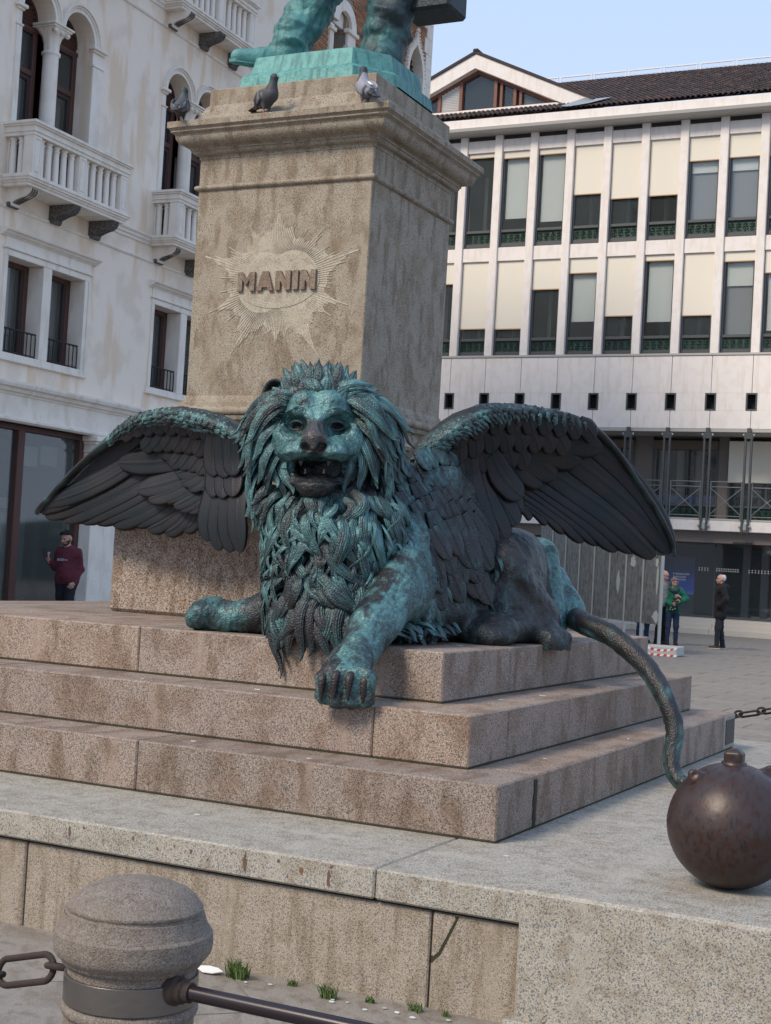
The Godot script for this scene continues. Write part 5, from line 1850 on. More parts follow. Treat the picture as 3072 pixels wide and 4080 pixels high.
func make_palazzo() -> void:
	var t := building("palazzo", "cream plastered old palace with stone balconies and round arched windows at left")
	var g := Geo.new()
	var end := 6.72
	# plaster wall with its openings; groups of windows at two places
	var sp := 10.51
	wall_box(g, -12.0, end, 3.66, 4.62)
	var xs := [-12.0]
	for du in [0.0, 4.4]:
		wall_box(g, xs[xs.size() - 1], -2.90 + du, 4.62, 6.45)
		wall_box(g, xs[xs.size() - 1], -2.85 + du, 7.45, sp)
		xs.append(-0.56 + du)
	wall_box(g, xs[2], end, 4.62, 6.45)
	wall_box(g, -12, end, 6.45, 7.45)
	wall_box(g, xs[2] - 0.30, end, 7.45, sp)
	g.box(Vector3(-0.86, 7.45, -0.5), Vector3(-0.56, sp, -0.001))
	for du in [0.0, 4.4]:
		var o := PackedVector2Array([Vector2(-3.3 + du, sp), Vector2(-3.3 + du, 11.3), Vector2(-0.4 + du, 11.3), Vector2(-0.4 + du, sp)])
		o.append_array(arc(-1.29 + du, sp, 0.43, 0, PI, 16))
		o.append_array(arc(-2.42 + du, sp, 0.43, 0, PI, 16))
		o.reverse()
		g.prism(o, -0.5, 0.0)
	wall_box(g, -12, -3.3, sp, 11.3)
	wall_box(g, -0.4, 1.1, sp, 11.3)
	wall_box(g, 4.0, end, sp, 11.3)
	wall_box(g, -12, end, 11.3, 16.5)
	part(t, "wall", g, M["plaster"])
	# stone courses
	var course := func(prof: PackedVector2Array, a: float, b: float) -> void:
		var c := Geo.new()
		c.run(prof, a, b)
		part(t, "string_course", c, M["white stone"])
	var low := PackedVector2Array([Vector2(-0.02, 4.06), Vector2(0.04, 4.06), Vector2(0.05, 4.09), Vector2(0.10, 4.11), Vector2(0.12, 4.16), Vector2(0.18, 4.18), Vector2(0.20, 4.23), Vector2(0.20, 4.26), Vector2(0.02, 4.30), Vector2(-0.02, 4.30)])
	course.call(low, -12, end)
	course.call(PackedVector2Array([Vector2(-0.02, 3.60), Vector2(0.06, 3.60), Vector2(0.10, 3.63), Vector2(0.10, 3.67), Vector2(0.05, 3.70), Vector2(-0.02, 3.70)]), -12, end)
	part(t, "fascia", boxed(Vector3(-12, 3.70, -0.4), Vector3(end, 4.06, 0.018)), M["white stone"])
	for y in [7.41, 11.99]:
		var pr := PackedVector2Array([Vector2(-0.02, y), Vector2(0.025, y), Vector2(0.03, y + 0.05), Vector2(0.06, y + 0.07), Vector2(0.065, y + 0.11), Vector2(0.10, y + 0.14), Vector2(0.105, y + 0.17), Vector2(0.03, y + 0.19), Vector2(-0.02, y + 0.19)])
		for e in [[-12.0, -3.11], [-0.33, 1.29], [4.07, end]]:
			course.call(pr, e[0], e[1])
		course.call(PackedVector2Array([Vector2(-0.02, y - 0.32), Vector2(0.02, y - 0.32), Vector2(0.035, y - 0.295), Vector2(0.035, y - 0.27), Vector2(0.0, y - 0.25), Vector2(-0.02, y - 0.25)]), -12, end)
	for du in [0.0, 4.4]:
		square_pair(t, du)
		biforate(t, du, 7.595, sp)
		balcony(t, -3.08 + du, -0.36 + du, 7.41, 0.60)
		balcony(t, -3.08 + du, -0.36 + du, 11.99, 0.46)
	# dim rooms behind the windows
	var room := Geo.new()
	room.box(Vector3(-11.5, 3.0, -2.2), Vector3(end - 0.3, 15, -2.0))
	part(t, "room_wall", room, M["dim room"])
	# the shop on the ground floor
	var sh := Geo.new()
	for e in [[-2.04, -1.86], [-0.29, -0.17], [-6.2, -6.02]]:
		sh.bev(Vector3(e[0], 0, -0.28), Vector3(e[1], 3.6, -0.14), 0.01)
	sh.bev(Vector3(-12, 3.50, -0.30), Vector3(-0.17, 3.6, -0.15), 0.01)
	var shop := part(t, "shop_front", sh, M["brown wood"])
	for e in [[-6.02, -2.04], [-1.86, -0.29]]:
		part(shop, "pane", boxed(Vector3(e[0], 0.1, -0.225), Vector3(e[1], 3.5, -0.215)), M["glass"])
	# seen through the glass: blinds, a pale counter and hangings
	var inn := Geo.new()
	inn.box(Vector3(-12, 0, -1.9), Vector3(-0.1, 3.6, -1.8))
	inn.box(Vector3(-12, -0.02, -1.9), Vector3(-0.1, 0.04, -0.15))
	inn.box(Vector3(-0.12, 0, -1.9), Vector3(-0.02, 3.6, -0.35))
	part(shop, "inner_wall", inn, M["shop dark"])
	for e in [[-6.0, -2.6, 2.9, 3.5], [-1.72, -1.0, 2.95, 3.3], [-0.9, -0.42, 3.0, 3.35]]:
		part(shop, "roller_blind", boxed(Vector3(e[0], e[2], -0.55), Vector3(e[1], e[3], -0.53)), M["pale cloth"])
	for e in [[-1.75, -1.2], [-1.1, -0.75], [-4.2, -3.4], [-3.2, -2.3]]:
		var h := Geo.new()
		for k in 6:
			var a := lerpf(e[0], e[1], k / 6.0)
			var b := lerpf(e[0], e[1], (k + 1) / 6.0)
			h.quad(Vector3(a, 0.9, -0.9 - 0.04 * (k & 1)), Vector3(b, 0.9, -0.94 + 0.04 * (k & 1)), Vector3(b, 2.1, -0.94 + 0.04 * (k & 1)), Vector3(a, 2.1, -0.9 - 0.04 * (k & 1)))
		part(shop, "hanging", h, M["shop green"])
	part(shop, "counter", boxed(Vector3(-6, 0.04, -1.3), Vector3(-0.5, 0.62, -1.0)), M["shop green"])
	part(shop, "shelf", boxed(Vector3(-6, 2.22, -1.7), Vector3(-0.4, 2.40, -1.4)), M["pale cloth"])
	# pilaster beside the shop
	var p := Geo.new()
	p.bev(Vector3(-0.165, 0, -0.4), Vector3(0.27, 3.30, 0.10), 0.01)
	p.bev(Vector3(0.272, 0, -0.4), Vector3(0.72, 3.60, 0.04), 0.008)
	p.bev(Vector3(-0.19, 3.30, -0.35), Vector3(0.30, 3.35, 0.13), 0.008)
	p.bev(Vector3(-0.165, 3.35, -0.4), Vector3(0.27, 3.45, 0.105), 0.0)
	p.bev(Vector3(-0.20, 3.45, -0.35), Vector3(0.31, 3.50, 0.14), 0.01)
	p.bev(Vector3(-0.24, 3.50, -0.35), Vector3(0.35, 3.598, 0.18), 0.01)
	part(t, "pilaster", p, M["white stone"])
	var rest := Geo.new()
	wall_box(rest, 0.72, end, 0, 3.6)
	part(t, "ground_floor_wall", rest, M["white stone"])
	var roof := Geo.new()
	roof.box(Vector3(-12, 16.5, -9), Vector3(end, 17.0, 0.6))
	roof.box(Vector3(-12, 0, -9), Vector3(-11.5, 16.5, -0.5))
	roof.box(Vector3(end - 0.4, 0, -9), Vector3(end, 16.5, -0.5))
	part(t, "roof", roof, M["white stone"])

func make_brick_house() -> void:
	var t := building("brick_house", "red brick house with pale stone corners and pointed arch windows behind the statue")
	rng.seed = 17
	var u0 := 7.16
	var u1 := 14.05
	var wall := Geo.new()
	wall_box(wall, u0, 8.41, 0, 19, -0.45, -0.022)
	wall_box(wall, 9.16, 12.78, 0, 19, -0.45, -0.022)
	wall_box(wall, 13.94, u1 + 0.3, 0, 19, -0.45, -0.022)
	wall_box(wall, 8.41, 9.16, 0, 11.6, -0.45, -0.022)
	wall_box(wall, 8.41, 9.16, 15.1, 19, -0.45, -0.022)
	wall_box(wall, 12.78, 13.94, 0, 12.6, -0.45, -0.022)
	wall_box(wall, 12.78, 13.94, 15.95, 16.3, -0.45, -0.022)
	wall_box(wall, 12.78, 13.94, 18.4, 19, -0.45, -0.022)
	part(t, "wall", wall, M["mortar"])
	# bricks in running bond
	var b := Geo.new()
	var y := 11.4
	var row := 0
	while y < 18.6:
		var u := u0 + (0.13 if row & 1 else 0.0)
		while u < u1 - 0.02:
			var l := minf(u + 0.245, u1)
			var mid := (u + l) / 2
			var hidden := (mid > 8.30 and mid < 9.55 and y < 15.2) or (mid > 12.72 and mid < 14.0 and y < 14.85) or (mid > 12.75 and mid < 13.96 and y > 16.2 and y < 18.4)
			# inside the pointed arch
			if y >= 14.85 and y < 15.85 and absf(mid - 13.36) < 0.62 * (1.0 - pow((y - 14.85) / 1.0, 1.4)) + 0.02:
				hidden = true
			if not hidden:
				var c := rng.randf()
				b.col = Color(0.31, 0.135, 0.07).lerp(Color(0.42, 0.22, 0.125), c) * rng.randf_range(0.72, 1.12)
				var pr := rng.randf_range(-0.004, 0.004)
				b.box(Vector3(u, y, -0.03), Vector3(l, y + 0.058, 0.0 + pr))
			u += 0.257
		y += 0.070
		row += 1
	part(t, "bricks", b, M["brick"]).set_meta("kind", "stuff")
	# long and short corner stones
	for k in 26:
		var yy := 8.0 + k * 0.42
		var long := 0.0 if k & 1 else 0.12
		part(t, "corner_stone", boxed(Vector3(14.05 - long, yy, -0.45), Vector3(14.45, yy + 0.414, 0.03), 0.008), M["white stone"])
		part(t, "corner_stone", boxed(Vector3(6.725, yy, -0.45), Vector3(7.17, yy + 0.414, 0.03), 0.008), M["white stone"])
	part(t, "side_wall", boxed(Vector3(14.04, 0, -9), Vector3(14.43, 19, -0.451)), M["plaster"])
	part(t, "lower_wall", boxed(Vector3(6.73, 0, -0.44), Vector3(14.44, 8.0, 0.02)), M["plaster"])
	# tall window with stone sides and a round head
	var g := Geo.new()
	g.bev(Vector3(8.22, 11.4, -0.05), Vector3(8.42, 14.3, 0.05), 0.01)
	g.bev(Vector3(9.155, 11.4, -0.42), Vector3(9.60, 14.0, 0.05), 0.01)
	g.bev(Vector3(9.12, 14.0, -0.05), Vector3(9.64, 14.06, 0.09), 0.01)
	g.bev(Vector3(9.16, 14.06, -0.42), Vector3(9.60, 14.36, 0.05), 0.01)
	g.bev(Vector3(9.10, 14.36, -0.05), Vector3(9.66, 14.46, 0.11), 0.01)
	g.bev(Vector3(8.18, 14.12, -0.05), Vector3(8.46, 14.22, 0.10), 0.01)
	g.bev(Vector3(8.41, 14.45, -0.42), Vector3(9.16, 15.2, -0.1), 0.0)
	g.band(arc(8.99, 14.46, 0.36, 0, PI, 16), arc(8.99, 14.46, 0.62, 0, PI, 16), -0.05, 0.06)
	part(t, "window_surround", g, M["white stone"])
	casement(t, 8.41, 9.16, 11.4, 14.45, -0.40, 13.2)
	# pointed window: stone border along an ogee, slatted shutter behind
	var og := []
	for p in [[0.60, 14.3], [0.60, 14.80], [0.57, 15.0], [0.50, 15.2], [0.38, 15.38], [0.22, 15.52], [0.12, 15.63], [0.05, 15.78], [0.0, 15.95]]:
		og.append(Vector2(p[0], p[1]))
	var inner := PackedVector2Array()
	var outer := PackedVector2Array()
	for p in og:
		outer.append(Vector2(13.36 + p.x + 0.02, p.y + 0.02))
		inner.append(Vector2(13.36 + maxf(p.x - 0.13, 0.0), p.y - (0.0 if p.y < 15.0 else 0.07)))
	for i in range(og.size() - 1, -1, -1):
		outer.append(Vector2(26.72 - outer[i].x, outer[i].y))
		inner.append(Vector2(26.72 - inner[i].x, inner[i].y))
	var bo := Geo.new()
	bo.band(inner, outer, -0.35, 0.06)
	part(t, "pointed_arch", bo, M["white stone"])
	for k in 34:
		var v := k / 33.0 * (outer.size() - 1.001)
		var i := int(v)
		var q := outer[i].lerp(outer[i + 1], v - i)
		part(t, "dentil", boxed(Vector3(q.x - 0.028, q.y - 0.028, 0.02), Vector3(q.x + 0.028, q.y + 0.028, 0.09), 0.012), M["white stone"])
	for s in [-1, 1]:
		capital(t, 13.36 + s * 0.53, 14.3, 0.09, -0.35, 0.06)
		part(t, "jamb", boxed(Vector3(13.36 + s * 0.53 - 0.09, 12.6, -0.35), Vector3(13.36 + s * 0.53 + 0.09, 13.94, 0.05), 0.008), M["white stone"])
	for k in 24:
		var yy := 12.7 + k * 0.125
		var half := 0.47
		if yy > 15.0:
			half = 0.47 * (1.0 - pow((yy - 15.0) / 0.72, 1.3))
		if half > 0.03:
			var s := Geo.new()
			s.xf = Transform3D(Basis(Vector3.RIGHT, 0.6), Vector3(13.36, yy, -0.24))
			s.box(Vector3(-half, -0.045, -0.01), Vector3(half, 0.045, 0.01))
			part(t, "slat", s, M["dark wood"])
	# window above, its stone frame edged with teeth
	var f := Geo.new()
	f.bev(Vector3(12.62, 16.22, -0.42), Vector3(13.95, 16.44, 0.05), 0.01)
	f.bev(Vector3(13.72, 16.44, -0.42), Vector3(13.95, 18.5, 0.05), 0.01)
	f.bev(Vector3(12.62, 16.44, -0.42), Vector3(12.80, 18.5, 0.05), 0.01)
	part(t, "window_surround", f, M["white stone"])
	for k in 20:
		part(t, "dentil", boxed(Vector3(12.63 + k * 0.068, 16.19, 0.0), Vector3(12.67 + k * 0.068, 16.235, 0.075), 0.008), M["white stone"])
	for k in 28:
		part(t, "dentil", boxed(Vector3(13.93, 16.26 + k * 0.075, 0.0), Vector3(13.975, 16.30 + k * 0.075, 0.075), 0.008), M["white stone"])
	part(t, "iron_bar", barred(Vector3(12.8, 16.85, -0.05), Vector3(13.72, 16.85, -0.05), 0.02), M["black iron"])
	casement(t, 12.8, 13.72, 16.44, 18.4, -0.38, 0.0)
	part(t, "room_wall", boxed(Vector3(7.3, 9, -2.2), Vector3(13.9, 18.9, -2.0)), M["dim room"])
# ---------------------------------------------------------------- the modern white building at the back right
const MZ := -36.5

func make_modern() -> void:
	var t := thing("modern_building", "white modern building with rows of narrow windows and green tile panels", "building", Vector3(-9, 0, MZ))
	var x0 := -20.3
	var x1 := 0.4
	var pitch := 1.272
	var pil := []
	for k in range(-4, 12):
		pil.append(-15.03 + pitch * k)
	# wide wall fields
	for k in pil.size() - 1:
		var a: float = pil[k]
		var b: float = pil[k + 1]
		# lintel and spandrel panels between the pilasters
		part(t, "wall_panel", boxed(Vector3(a + 0.135, 15.68, MZ - 0.24), Vector3(b - 0.135, 16.095, MZ - 0.07), 0.006), M["white panel"])
		part(t, "wall_panel", boxed(Vector3(a + 0.135, 11.95, MZ - 0.24), Vector3(b - 0.135, 12.41, MZ - 0.07), 0.006), M["white panel"])
		part(t, "pilaster", boxed(Vector3(a - 0.135, 8.735, MZ - 0.24), Vector3(a + 0.135, 16.24, MZ), 0.012), M["white panel"])
		# large panels below, jointed on the pilaster lines
		var ja := a - 0.03
		var jb := b - 0.03
		var g := Geo.new()
		var s := 0.17
		g.bev(Vector3(ja + 0.008, 7.475, MZ - 0.2), Vector3(jb - 0.008, 8.655, MZ + 0.02), 0.006)
		g.bev(Vector3(ja + s + 0.006, 6.93, MZ - 0.2), Vector3(jb - s - 0.006, 7.4745, MZ + 0.02), 0.0)
		g.bev(Vector3(ja + 0.008, 6.36, MZ - 0.2), Vector3(jb - 0.008, 6.9295, MZ + 0.02), 0.006)
		part(t, "large_panel", g, M["white panel"])
		var v := Geo.new()
		v.box(Vector3(ja - s, 6.93, MZ - 0.18), Vector3(ja - s + 0.045, 7.474, MZ + 0.035))
		v.box(Vector3(ja + s - 0.045, 6.93, MZ - 0.18), Vector3(ja + s, 7.474, MZ + 0.035))
		v.box(Vector3(ja - s + 0.045, 7.43, MZ - 0.18), Vector3(ja + s - 0.045, 7.474, MZ + 0.035))
		v.box(Vector3(ja - s + 0.045, 6.93, MZ - 0.18), Vector3(ja + s - 0.045, 6.975, MZ + 0.035))
		var vent := part(t, "slot_window", v, M["grey frame"])
		part(vent, "slot_back", boxed(Vector3(ja - s, 6.93, MZ - 0.3), Vector3(ja + s, 7.474, MZ - 0.25)), M["dim room"])
	part(t, "panel_backing", boxed(Vector3(x0, 6.40, MZ - 0.62), Vector3(x1, 8.7, MZ - 0.4)), M["joint"])
	part(t, "joint_strip", boxed(Vector3(x0, 6.36, MZ - 0.4), Vector3(x1, 8.655, MZ - 0.31)), M["joint"])
	part(t, "stone_ledge", boxed(Vector3(x0, 8.66, MZ - 0.3), Vector3(x1, 8.735, MZ + 0.05), 0.01), M["gutter"])
	# windows: bottoms of the outer blinds; what hangs inside and how far down
	var up := [[15.4, 0, 0.0], [15.4, 0, 0.0], [15.4, 0, 0.0], [15.4, 0, 0.0], [15.51, 0, 0.0], [15.43, 1, 13.42], [15.47, 1, 13.26], [14.04, 0, 0.0], [13.83, 0, 0.0], [13.85, 0, 0.0], [14.89, 2, 14.55], [14.92, 2, 14.55], [14.9, 1, 13.3], [15.0, 0, 0.0], [14.2, 0, 0.0]]
	var dn := [[11.2, 0, 0.0], [11.2, 0, 0.0], [11.2, 0, 0.0], [11.21, 0, 0.0], [9.65, 0, 0.0], [9.63, 0, 0.0], [10.93, 0, 0.0], [11.43, 1, 9.87], [9.98, 0, 0.0], [11.74, 1, 9.81], [9.94, 0, 0.0], [11.62, 2, 10.89], [11.22, 1, 9.46], [10.5, 0, 0.0], [11.2, 0, 0.0]]
	for k in pil.size() - 1:
		modern_window(t, pil[k] + 0.135, pil[k + 1] - 0.135, 12.43, 15.68, up[k])
		modern_window(t, pil[k] + 0.135, pil[k + 1] - 0.135, 8.74, 11.95, dn[k])
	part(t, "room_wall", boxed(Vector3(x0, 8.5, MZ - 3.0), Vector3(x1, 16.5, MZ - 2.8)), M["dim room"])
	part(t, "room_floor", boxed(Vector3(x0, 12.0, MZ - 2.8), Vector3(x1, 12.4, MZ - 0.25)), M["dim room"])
	# eaves: dark slot, soffit, gutter
	part(t, "dark_slot", boxed(Vector3(x0, 16.09, MZ - 0.3), Vector3(x1, 16.26, MZ - 0.12)), M["dark frame"])
	part(t, "soffit", boxed(Vector3(x0, 16.245, MZ - 0.3), Vector3(x1, 16.33, MZ + 0.42)), M["gutter"])
	var gu := Geo.new()
	gu.xf = Transform3D(Basis(), Vector3(0, 0, MZ))
	gu.run(PackedVector2Array([Vector2(0.30, 16.24), Vector2(0.42, 16.24), Vector2(0.48, 16.30), Vector2(0.50, 16.40), Vector2(0.44, 16.40), Vector2(0.30, 16.36)]), x0, x1)
	part(t, "gutter", gu, M["gutter"])
	part(t, "eaves_board", boxed(Vector3(x0, 16.40, MZ - 0.2), Vector3(x1, 16.72, MZ + 0.40), 0.01), M["white panel"])
	# ---------------- the recessed storey with its hanging gallery
	part(t, "gallery_ceiling", boxed(Vector3(x0, 6.26, MZ - 2.6), Vector3(x1, 6.355, MZ + 0.015)), M["gutter"])
	part(t, "gallery_back", boxed(Vector3(x0, 3.3, MZ - 2.9), Vector3(x1, 6.4, MZ - 2.6)), M["dark frame"])
	part(t, "gallery_edge", boxed(Vector3(x0, 3.17, MZ - 1.6), Vector3(x1, 3.50, MZ + 0.02), 0.01), M["white panel"])
	part(t, "gallery_edge_strip", boxed(Vector3(x0, 3.50, MZ - 0.3), Vector3(x1, 3.555, MZ + 0.03), 0.006), M["gutter"])
	part(t, "gallery_floor", boxed(Vector3(x0, 3.40, MZ - 2.6), Vector3(x1, 3.52, MZ - 0.31)), M["gutter"])
	var wx := [[-13.9, -11.8, 5.82], [-11.1, -8.95, 5.85], [-8.35, -6.18, 5.82], [-5.85, -3.4, 4.78], [-3.0, -0.9, 5.8]]
	for e in wx:
		var z: float = MZ - 1.55
		var fr := Geo.new()
		fr.bev(Vector3(e[0], 3.98, z - 0.06), Vector3(e[1], 4.06, z + 0.05), 0.01)
		fr.bev(Vector3(e[0], 3.55, z - 0.06), Vector3(e[0] + 0.06, 6.1, z + 0.02), 0.01)
		fr.bev(Vector3(e[1] - 0.06, 3.55, z - 0.06), Vector3(e[1], 6.1, z + 0.02), 0.01)
		fr.bev(Vector3((e[0] + e[1]) / 2 - 0.04, 4.06, z - 0.06), Vector3((e[0] + e[1]) / 2 + 0.04, 6.1, z + 0.01), 0.01)
		var w := part(t, "gallery_window", fr, M["grey frame"])
		part(w, "pane", boxed(Vector3(e[0] + 0.06, 4.06, z - 0.03), Vector3(e[1] - 0.06, 6.1, z - 0.022)), M["glass"])
		part(w, "blind", boxed(Vector3(e[0] + 0.02, e[2], z + 0.06), Vector3(e[1] - 0.02, 6.12, z + 0.10), 0.004), M["beige blind"] if e[2] < 5 else M["brown blind"])
		ceramic(w, e[0] + 0.06, e[1] - 0.06, 3.58, 3.97, z - 0.01)
		part(w, "inner_board", boxed(Vector3(e[0] + 0.1, 4.06, z - 0.25), Vector3(e[1] - 0.1, 4.36, z - 0.2)), M["blue panel"] if e[0] < -7 else M["dim room"])
		for q in 3:
			part(w, "curtain", boxed(Vector3(e[0] + 0.15 + q * 0.55, 4.06, z - 0.5), Vector3(e[0] + 0.42 + q * 0.55, 6.0, z - 0.48)), M["curtain"])
	for e in [[-11.8, -11.1], [-8.95, -8.35], [-6.18, -5.85], [-3.4, -3.0]]:
		part(t, "gallery_pier", boxed(Vector3(e[0], 3.52, MZ - 2.6), Vector3(e[1], 6.26, MZ - 1.56)), M["brown frame"])
	part(t, "paper_box", boxed(Vector3(-5.6, 4.06, MZ - 2.0), Vector3(-4.9, 4.34, MZ - 1.75), 0.01), M["pale curtain"])
	# hangers: pairs of steel bars bolted above and below
	var posts := []
	for k in range(-2, 4):
		posts.append(-7.45 + 1.276 * k)
	for x in posts:
		var h := Geo.new()
		for s in [-0.09, 0.09]:
			h.bev(Vector3(x + s - 0.032, 3.13, MZ + 0.03), Vector3(x + s + 0.032, 6.22, MZ + 0.12), 0.006)
		h.bev(Vector3(x - 0.14, 6.04, MZ + 0.025), Vector3(x + 0.14, 6.22, MZ + 0.13), 0.008)
		h.bev(Vector3(x - 0.06, 6.22, MZ + 0.0), Vector3(x + 0.06, 6.38, MZ + 0.1), 0.006)
		var ha := part(t, "hanger", h, M["grey frame"])
		for y in [6.16, 3.33]:
			var bo := Geo.new()
			for s in [-1, 1]:
				bo.tube(PackedVector3Array([Vector3(x + s * 0.12, y, MZ + 0.07), Vector3(x + s * 0.18, y, MZ + 0.07)]), 0.045, 8)
			part(ha, "bolt", bo, M["zinc"])
		part(ha, "clamp", boxed(Vector3(x - 0.055, 3.22, MZ + 0.021), Vector3(x + 0.055, 3.42, MZ + 0.10), 0.006), M["zinc"])
	for k in posts.size() - 1:
		var a: float = posts[k] + 0.14
		var b: float = posts[k + 1] - 0.14
		var z := MZ + 0.02
		var r := Geo.new()
		for y in [4.70, 4.54, 3.64]:
			r.tube(PackedVector3Array([Vector3(a, y, z), Vector3(b, y, z)]), 0.016, 6)
		for x in [a + 0.02, b - 0.02]:
			r.tube(PackedVector3Array([Vector3(x, 3.5, z), Vector3(x, 4.72, z)]), 0.02, 6)
		var ra := part(t, "gallery_railing", r, M["steel grey"])
		part(ra, "brace", barred(Vector3(a, 3.66, z), Vector3(b, 4.52, z), 0.016, 6), M["steel grey"])
		part(ra, "brace", barred(Vector3(a, 4.52, z + 0.01), Vector3(b, 3.66, z + 0.01), 0.016, 6), M["steel grey"])
		part(ra, "boss", boxed(Vector3((a + b) / 2 - 0.04, 4.05, z - 0.02), Vector3((a + b) / 2 + 0.04, 4.13, z + 0.035), 0.01), M["steel grey"])
	# ---------------- ground floor: beam, glass doors, steps
	part(t, "beam", boxed(Vector3(x0, 2.81, MZ - 1.2), Vector3(x1, 3.165, MZ - 0.25)), M["brown frame"])
	part(t, "lamp_slot", boxed(Vector3(-5.3, 2.80, MZ - 0.6), Vector3(-4.7, 2.86, MZ - 0.24)), M["dark frame"])
	var gz := MZ - 1.1
	part(t, "glass_front", boxed(Vector3(x0, 0.46, gz), Vector3(x1, 2.81, gz + 0.012)), M["clear glass"])
	for x in [-12.4, -9.9, -7.9, -6.02, -4.2, -2.4, -0.5]:
		part(t, "glass_post", boxed(Vector3(x - 0.018, 0.46, gz - 0.02), Vector3(x + 0.018, 2.81, gz + 0.03), 0.004), M["grey frame"])
	part(t, "sill_strip", boxed(Vector3(x0, 0.44, gz - 0.1), Vector3(x1, 0.52, gz + 0.05), 0.006), M["grey frame"])
	part(t, "entrance_floor", boxed(Vector3(x0, 0.2, MZ - 7), Vector3(x1, 0.438, gz - 0.05)), M["hall dark"])
	part(t, "entrance_wall", boxed(Vector3(x0, 0.2, MZ - 7.2), Vector3(x1, 3.3, MZ - 7)), M["hall dark"])
	part(t, "entrance_ceiling", boxed(Vector3(x0, 2.85, MZ - 7), Vector3(x1, 3.16, MZ - 1.21)), M["hall dark"])
	for x in [-9.0, -5.55, -4.95, -3.8, -2.9]:
		part(t, "inner_column", boxed(Vector3(x, 0.44, MZ - 3.2), Vector3(x + 0.22, 2.85, MZ - 3.0), 0.01), M["hall grey"])
	for x in [-4.9, -4.4, -3.7, -3.2]:
		part(t, "floor_light", boxed(Vector3(x, 0.44, gz - 0.5), Vector3(x + 0.28, 0.56, gz - 0.35), 0.01), M["pale cloth"])
	var st := [[0.0, 0.17, -35.35], [0.17, 0.31, -35.75], [0.31, 0.44, -36.15]]
	for e in st:
		var xs := [x0, -13.2, -10.7, -8.0, -5.6, -3.1, x1]
		for i in xs.size() - 1:
			part(t, "entrance_step", boxed(Vector3(xs[i] + 0.003, e[0] - 0.02, gz - 0.02), Vector3(xs[i + 1] - 0.003, e[1], e[2]), 0.012), M["step stone"])
	# white marks stuck to the doors at eye height
	var mk := Geo.new()
	for e in [[-6.56, -6.2, 4], [-5.99, -5.25, 10], [-4.99, -3.6, 14]]:
		for k in e[2]:
			var x := lerpf(e[0], e[1], (k + 0.5) / e[2])
			for q in 2:
				mk.box(Vector3(x - 0.016, 1.93 + q * 0.065, gz + 0.012), Vector3(x + 0.016, 1.965 + q * 0.065, gz + 0.016))
	part(t, "door_marks", mk, M["white rail"]).set_meta("kind", "stuff")
	make_poster(gz)
	make_roof(t, x0, x1)

func modern_window(t: Node3D, a: float, b: float, y0: float, y1: float, d: Array) -> void:
	var z := MZ - 0.20
	var f := Geo.new()
	f.bev(Vector3(a, y0 + 0.02, z - 0.05), Vector3(a + 0.07, y1, z + 0.05), 0.008)
	f.bev(Vector3(b - 0.07, y0 + 0.02, z - 0.05), Vector3(b, y1, z + 0.05), 0.008)
	f.bev(Vector3(a + 0.07, y0 + 0.50, z - 0.05), Vector3(b - 0.07, y0 + 0.60, z + 0.07), 0.012)
	f.bev(Vector3(a + 0.07, y0 + 0.02, z - 0.05), Vector3(b - 0.07, y0 + 0.14, z + 0.04), 0.008)
	f.bev(Vector3(a, y0, z - 0.05), Vector3(b, y0 + 0.02, z + 0.10), 0.0)
	f.bev(Vector3(a + 0.07, y1 - 0.08, z - 0.05), Vector3(b - 0.07, y1, z + 0.05), 0.008)
	var w := part(t, "window", f, M["grey frame"])
	part(w, "pane", boxed(Vector3(a + 0.07, y0 + 0.60, z - 0.02), Vector3(b - 0.07, y1 - 0.08, z - 0.012)), M["glass"])
	ceramic(w, a + 0.07, b - 0.07, y0 + 0.14, y0 + 0.50, z + 0.0)
	# outer roller blind with its lath
	var bl: float = d[0]
	part(w, "blind", boxed(Vector3(a + 0.02, bl + 0.04, z + 0.055), Vector3(b - 0.02, y1 - 0.01, z + 0.062)), M["beige blind"])
	part(w, "blind_lath", boxed(Vector3(a + 0.015, bl, z + 0.05), Vector3(b - 0.015, bl + 0.04, z + 0.072), 0.006), M["blind lath"])
	if d[1] == 1:
		part(w, "curtain", boxed(Vector3(a + 0.12, d[2], z - 0.10), Vector3(b - 0.10, y1 - 0.08, z - 0.09)), M["pale curtain"])
	elif d[1] == 2:
		part(w, "curtain", boxed(Vector3(a + 0.1, d[2], z - 0.10), Vector3(b - 0.08, y1 - 0.08, z - 0.09)), M["pale curtain"])
		part(w, "sky_reflection", boxed(Vector3(a + 0.1, y0 + 0.6, z - 0.16), Vector3(b - 0.08, d[2] + 0.1, z - 0.15)), M["sky reflection"])  # added grey sheet that stands in for sky reflected in the pane
	else:
		for q in 2:
			var x := lerpf(a, b, 0.3 + 0.42 * q)
			part(w, "inner_post", boxed(Vector3(x, y0 + 0.6, z - 0.9 - q * 0.5), Vector3(x + 0.12, y1 - 0.6, z - 0.8 - q * 0.5)), M["curtain"])

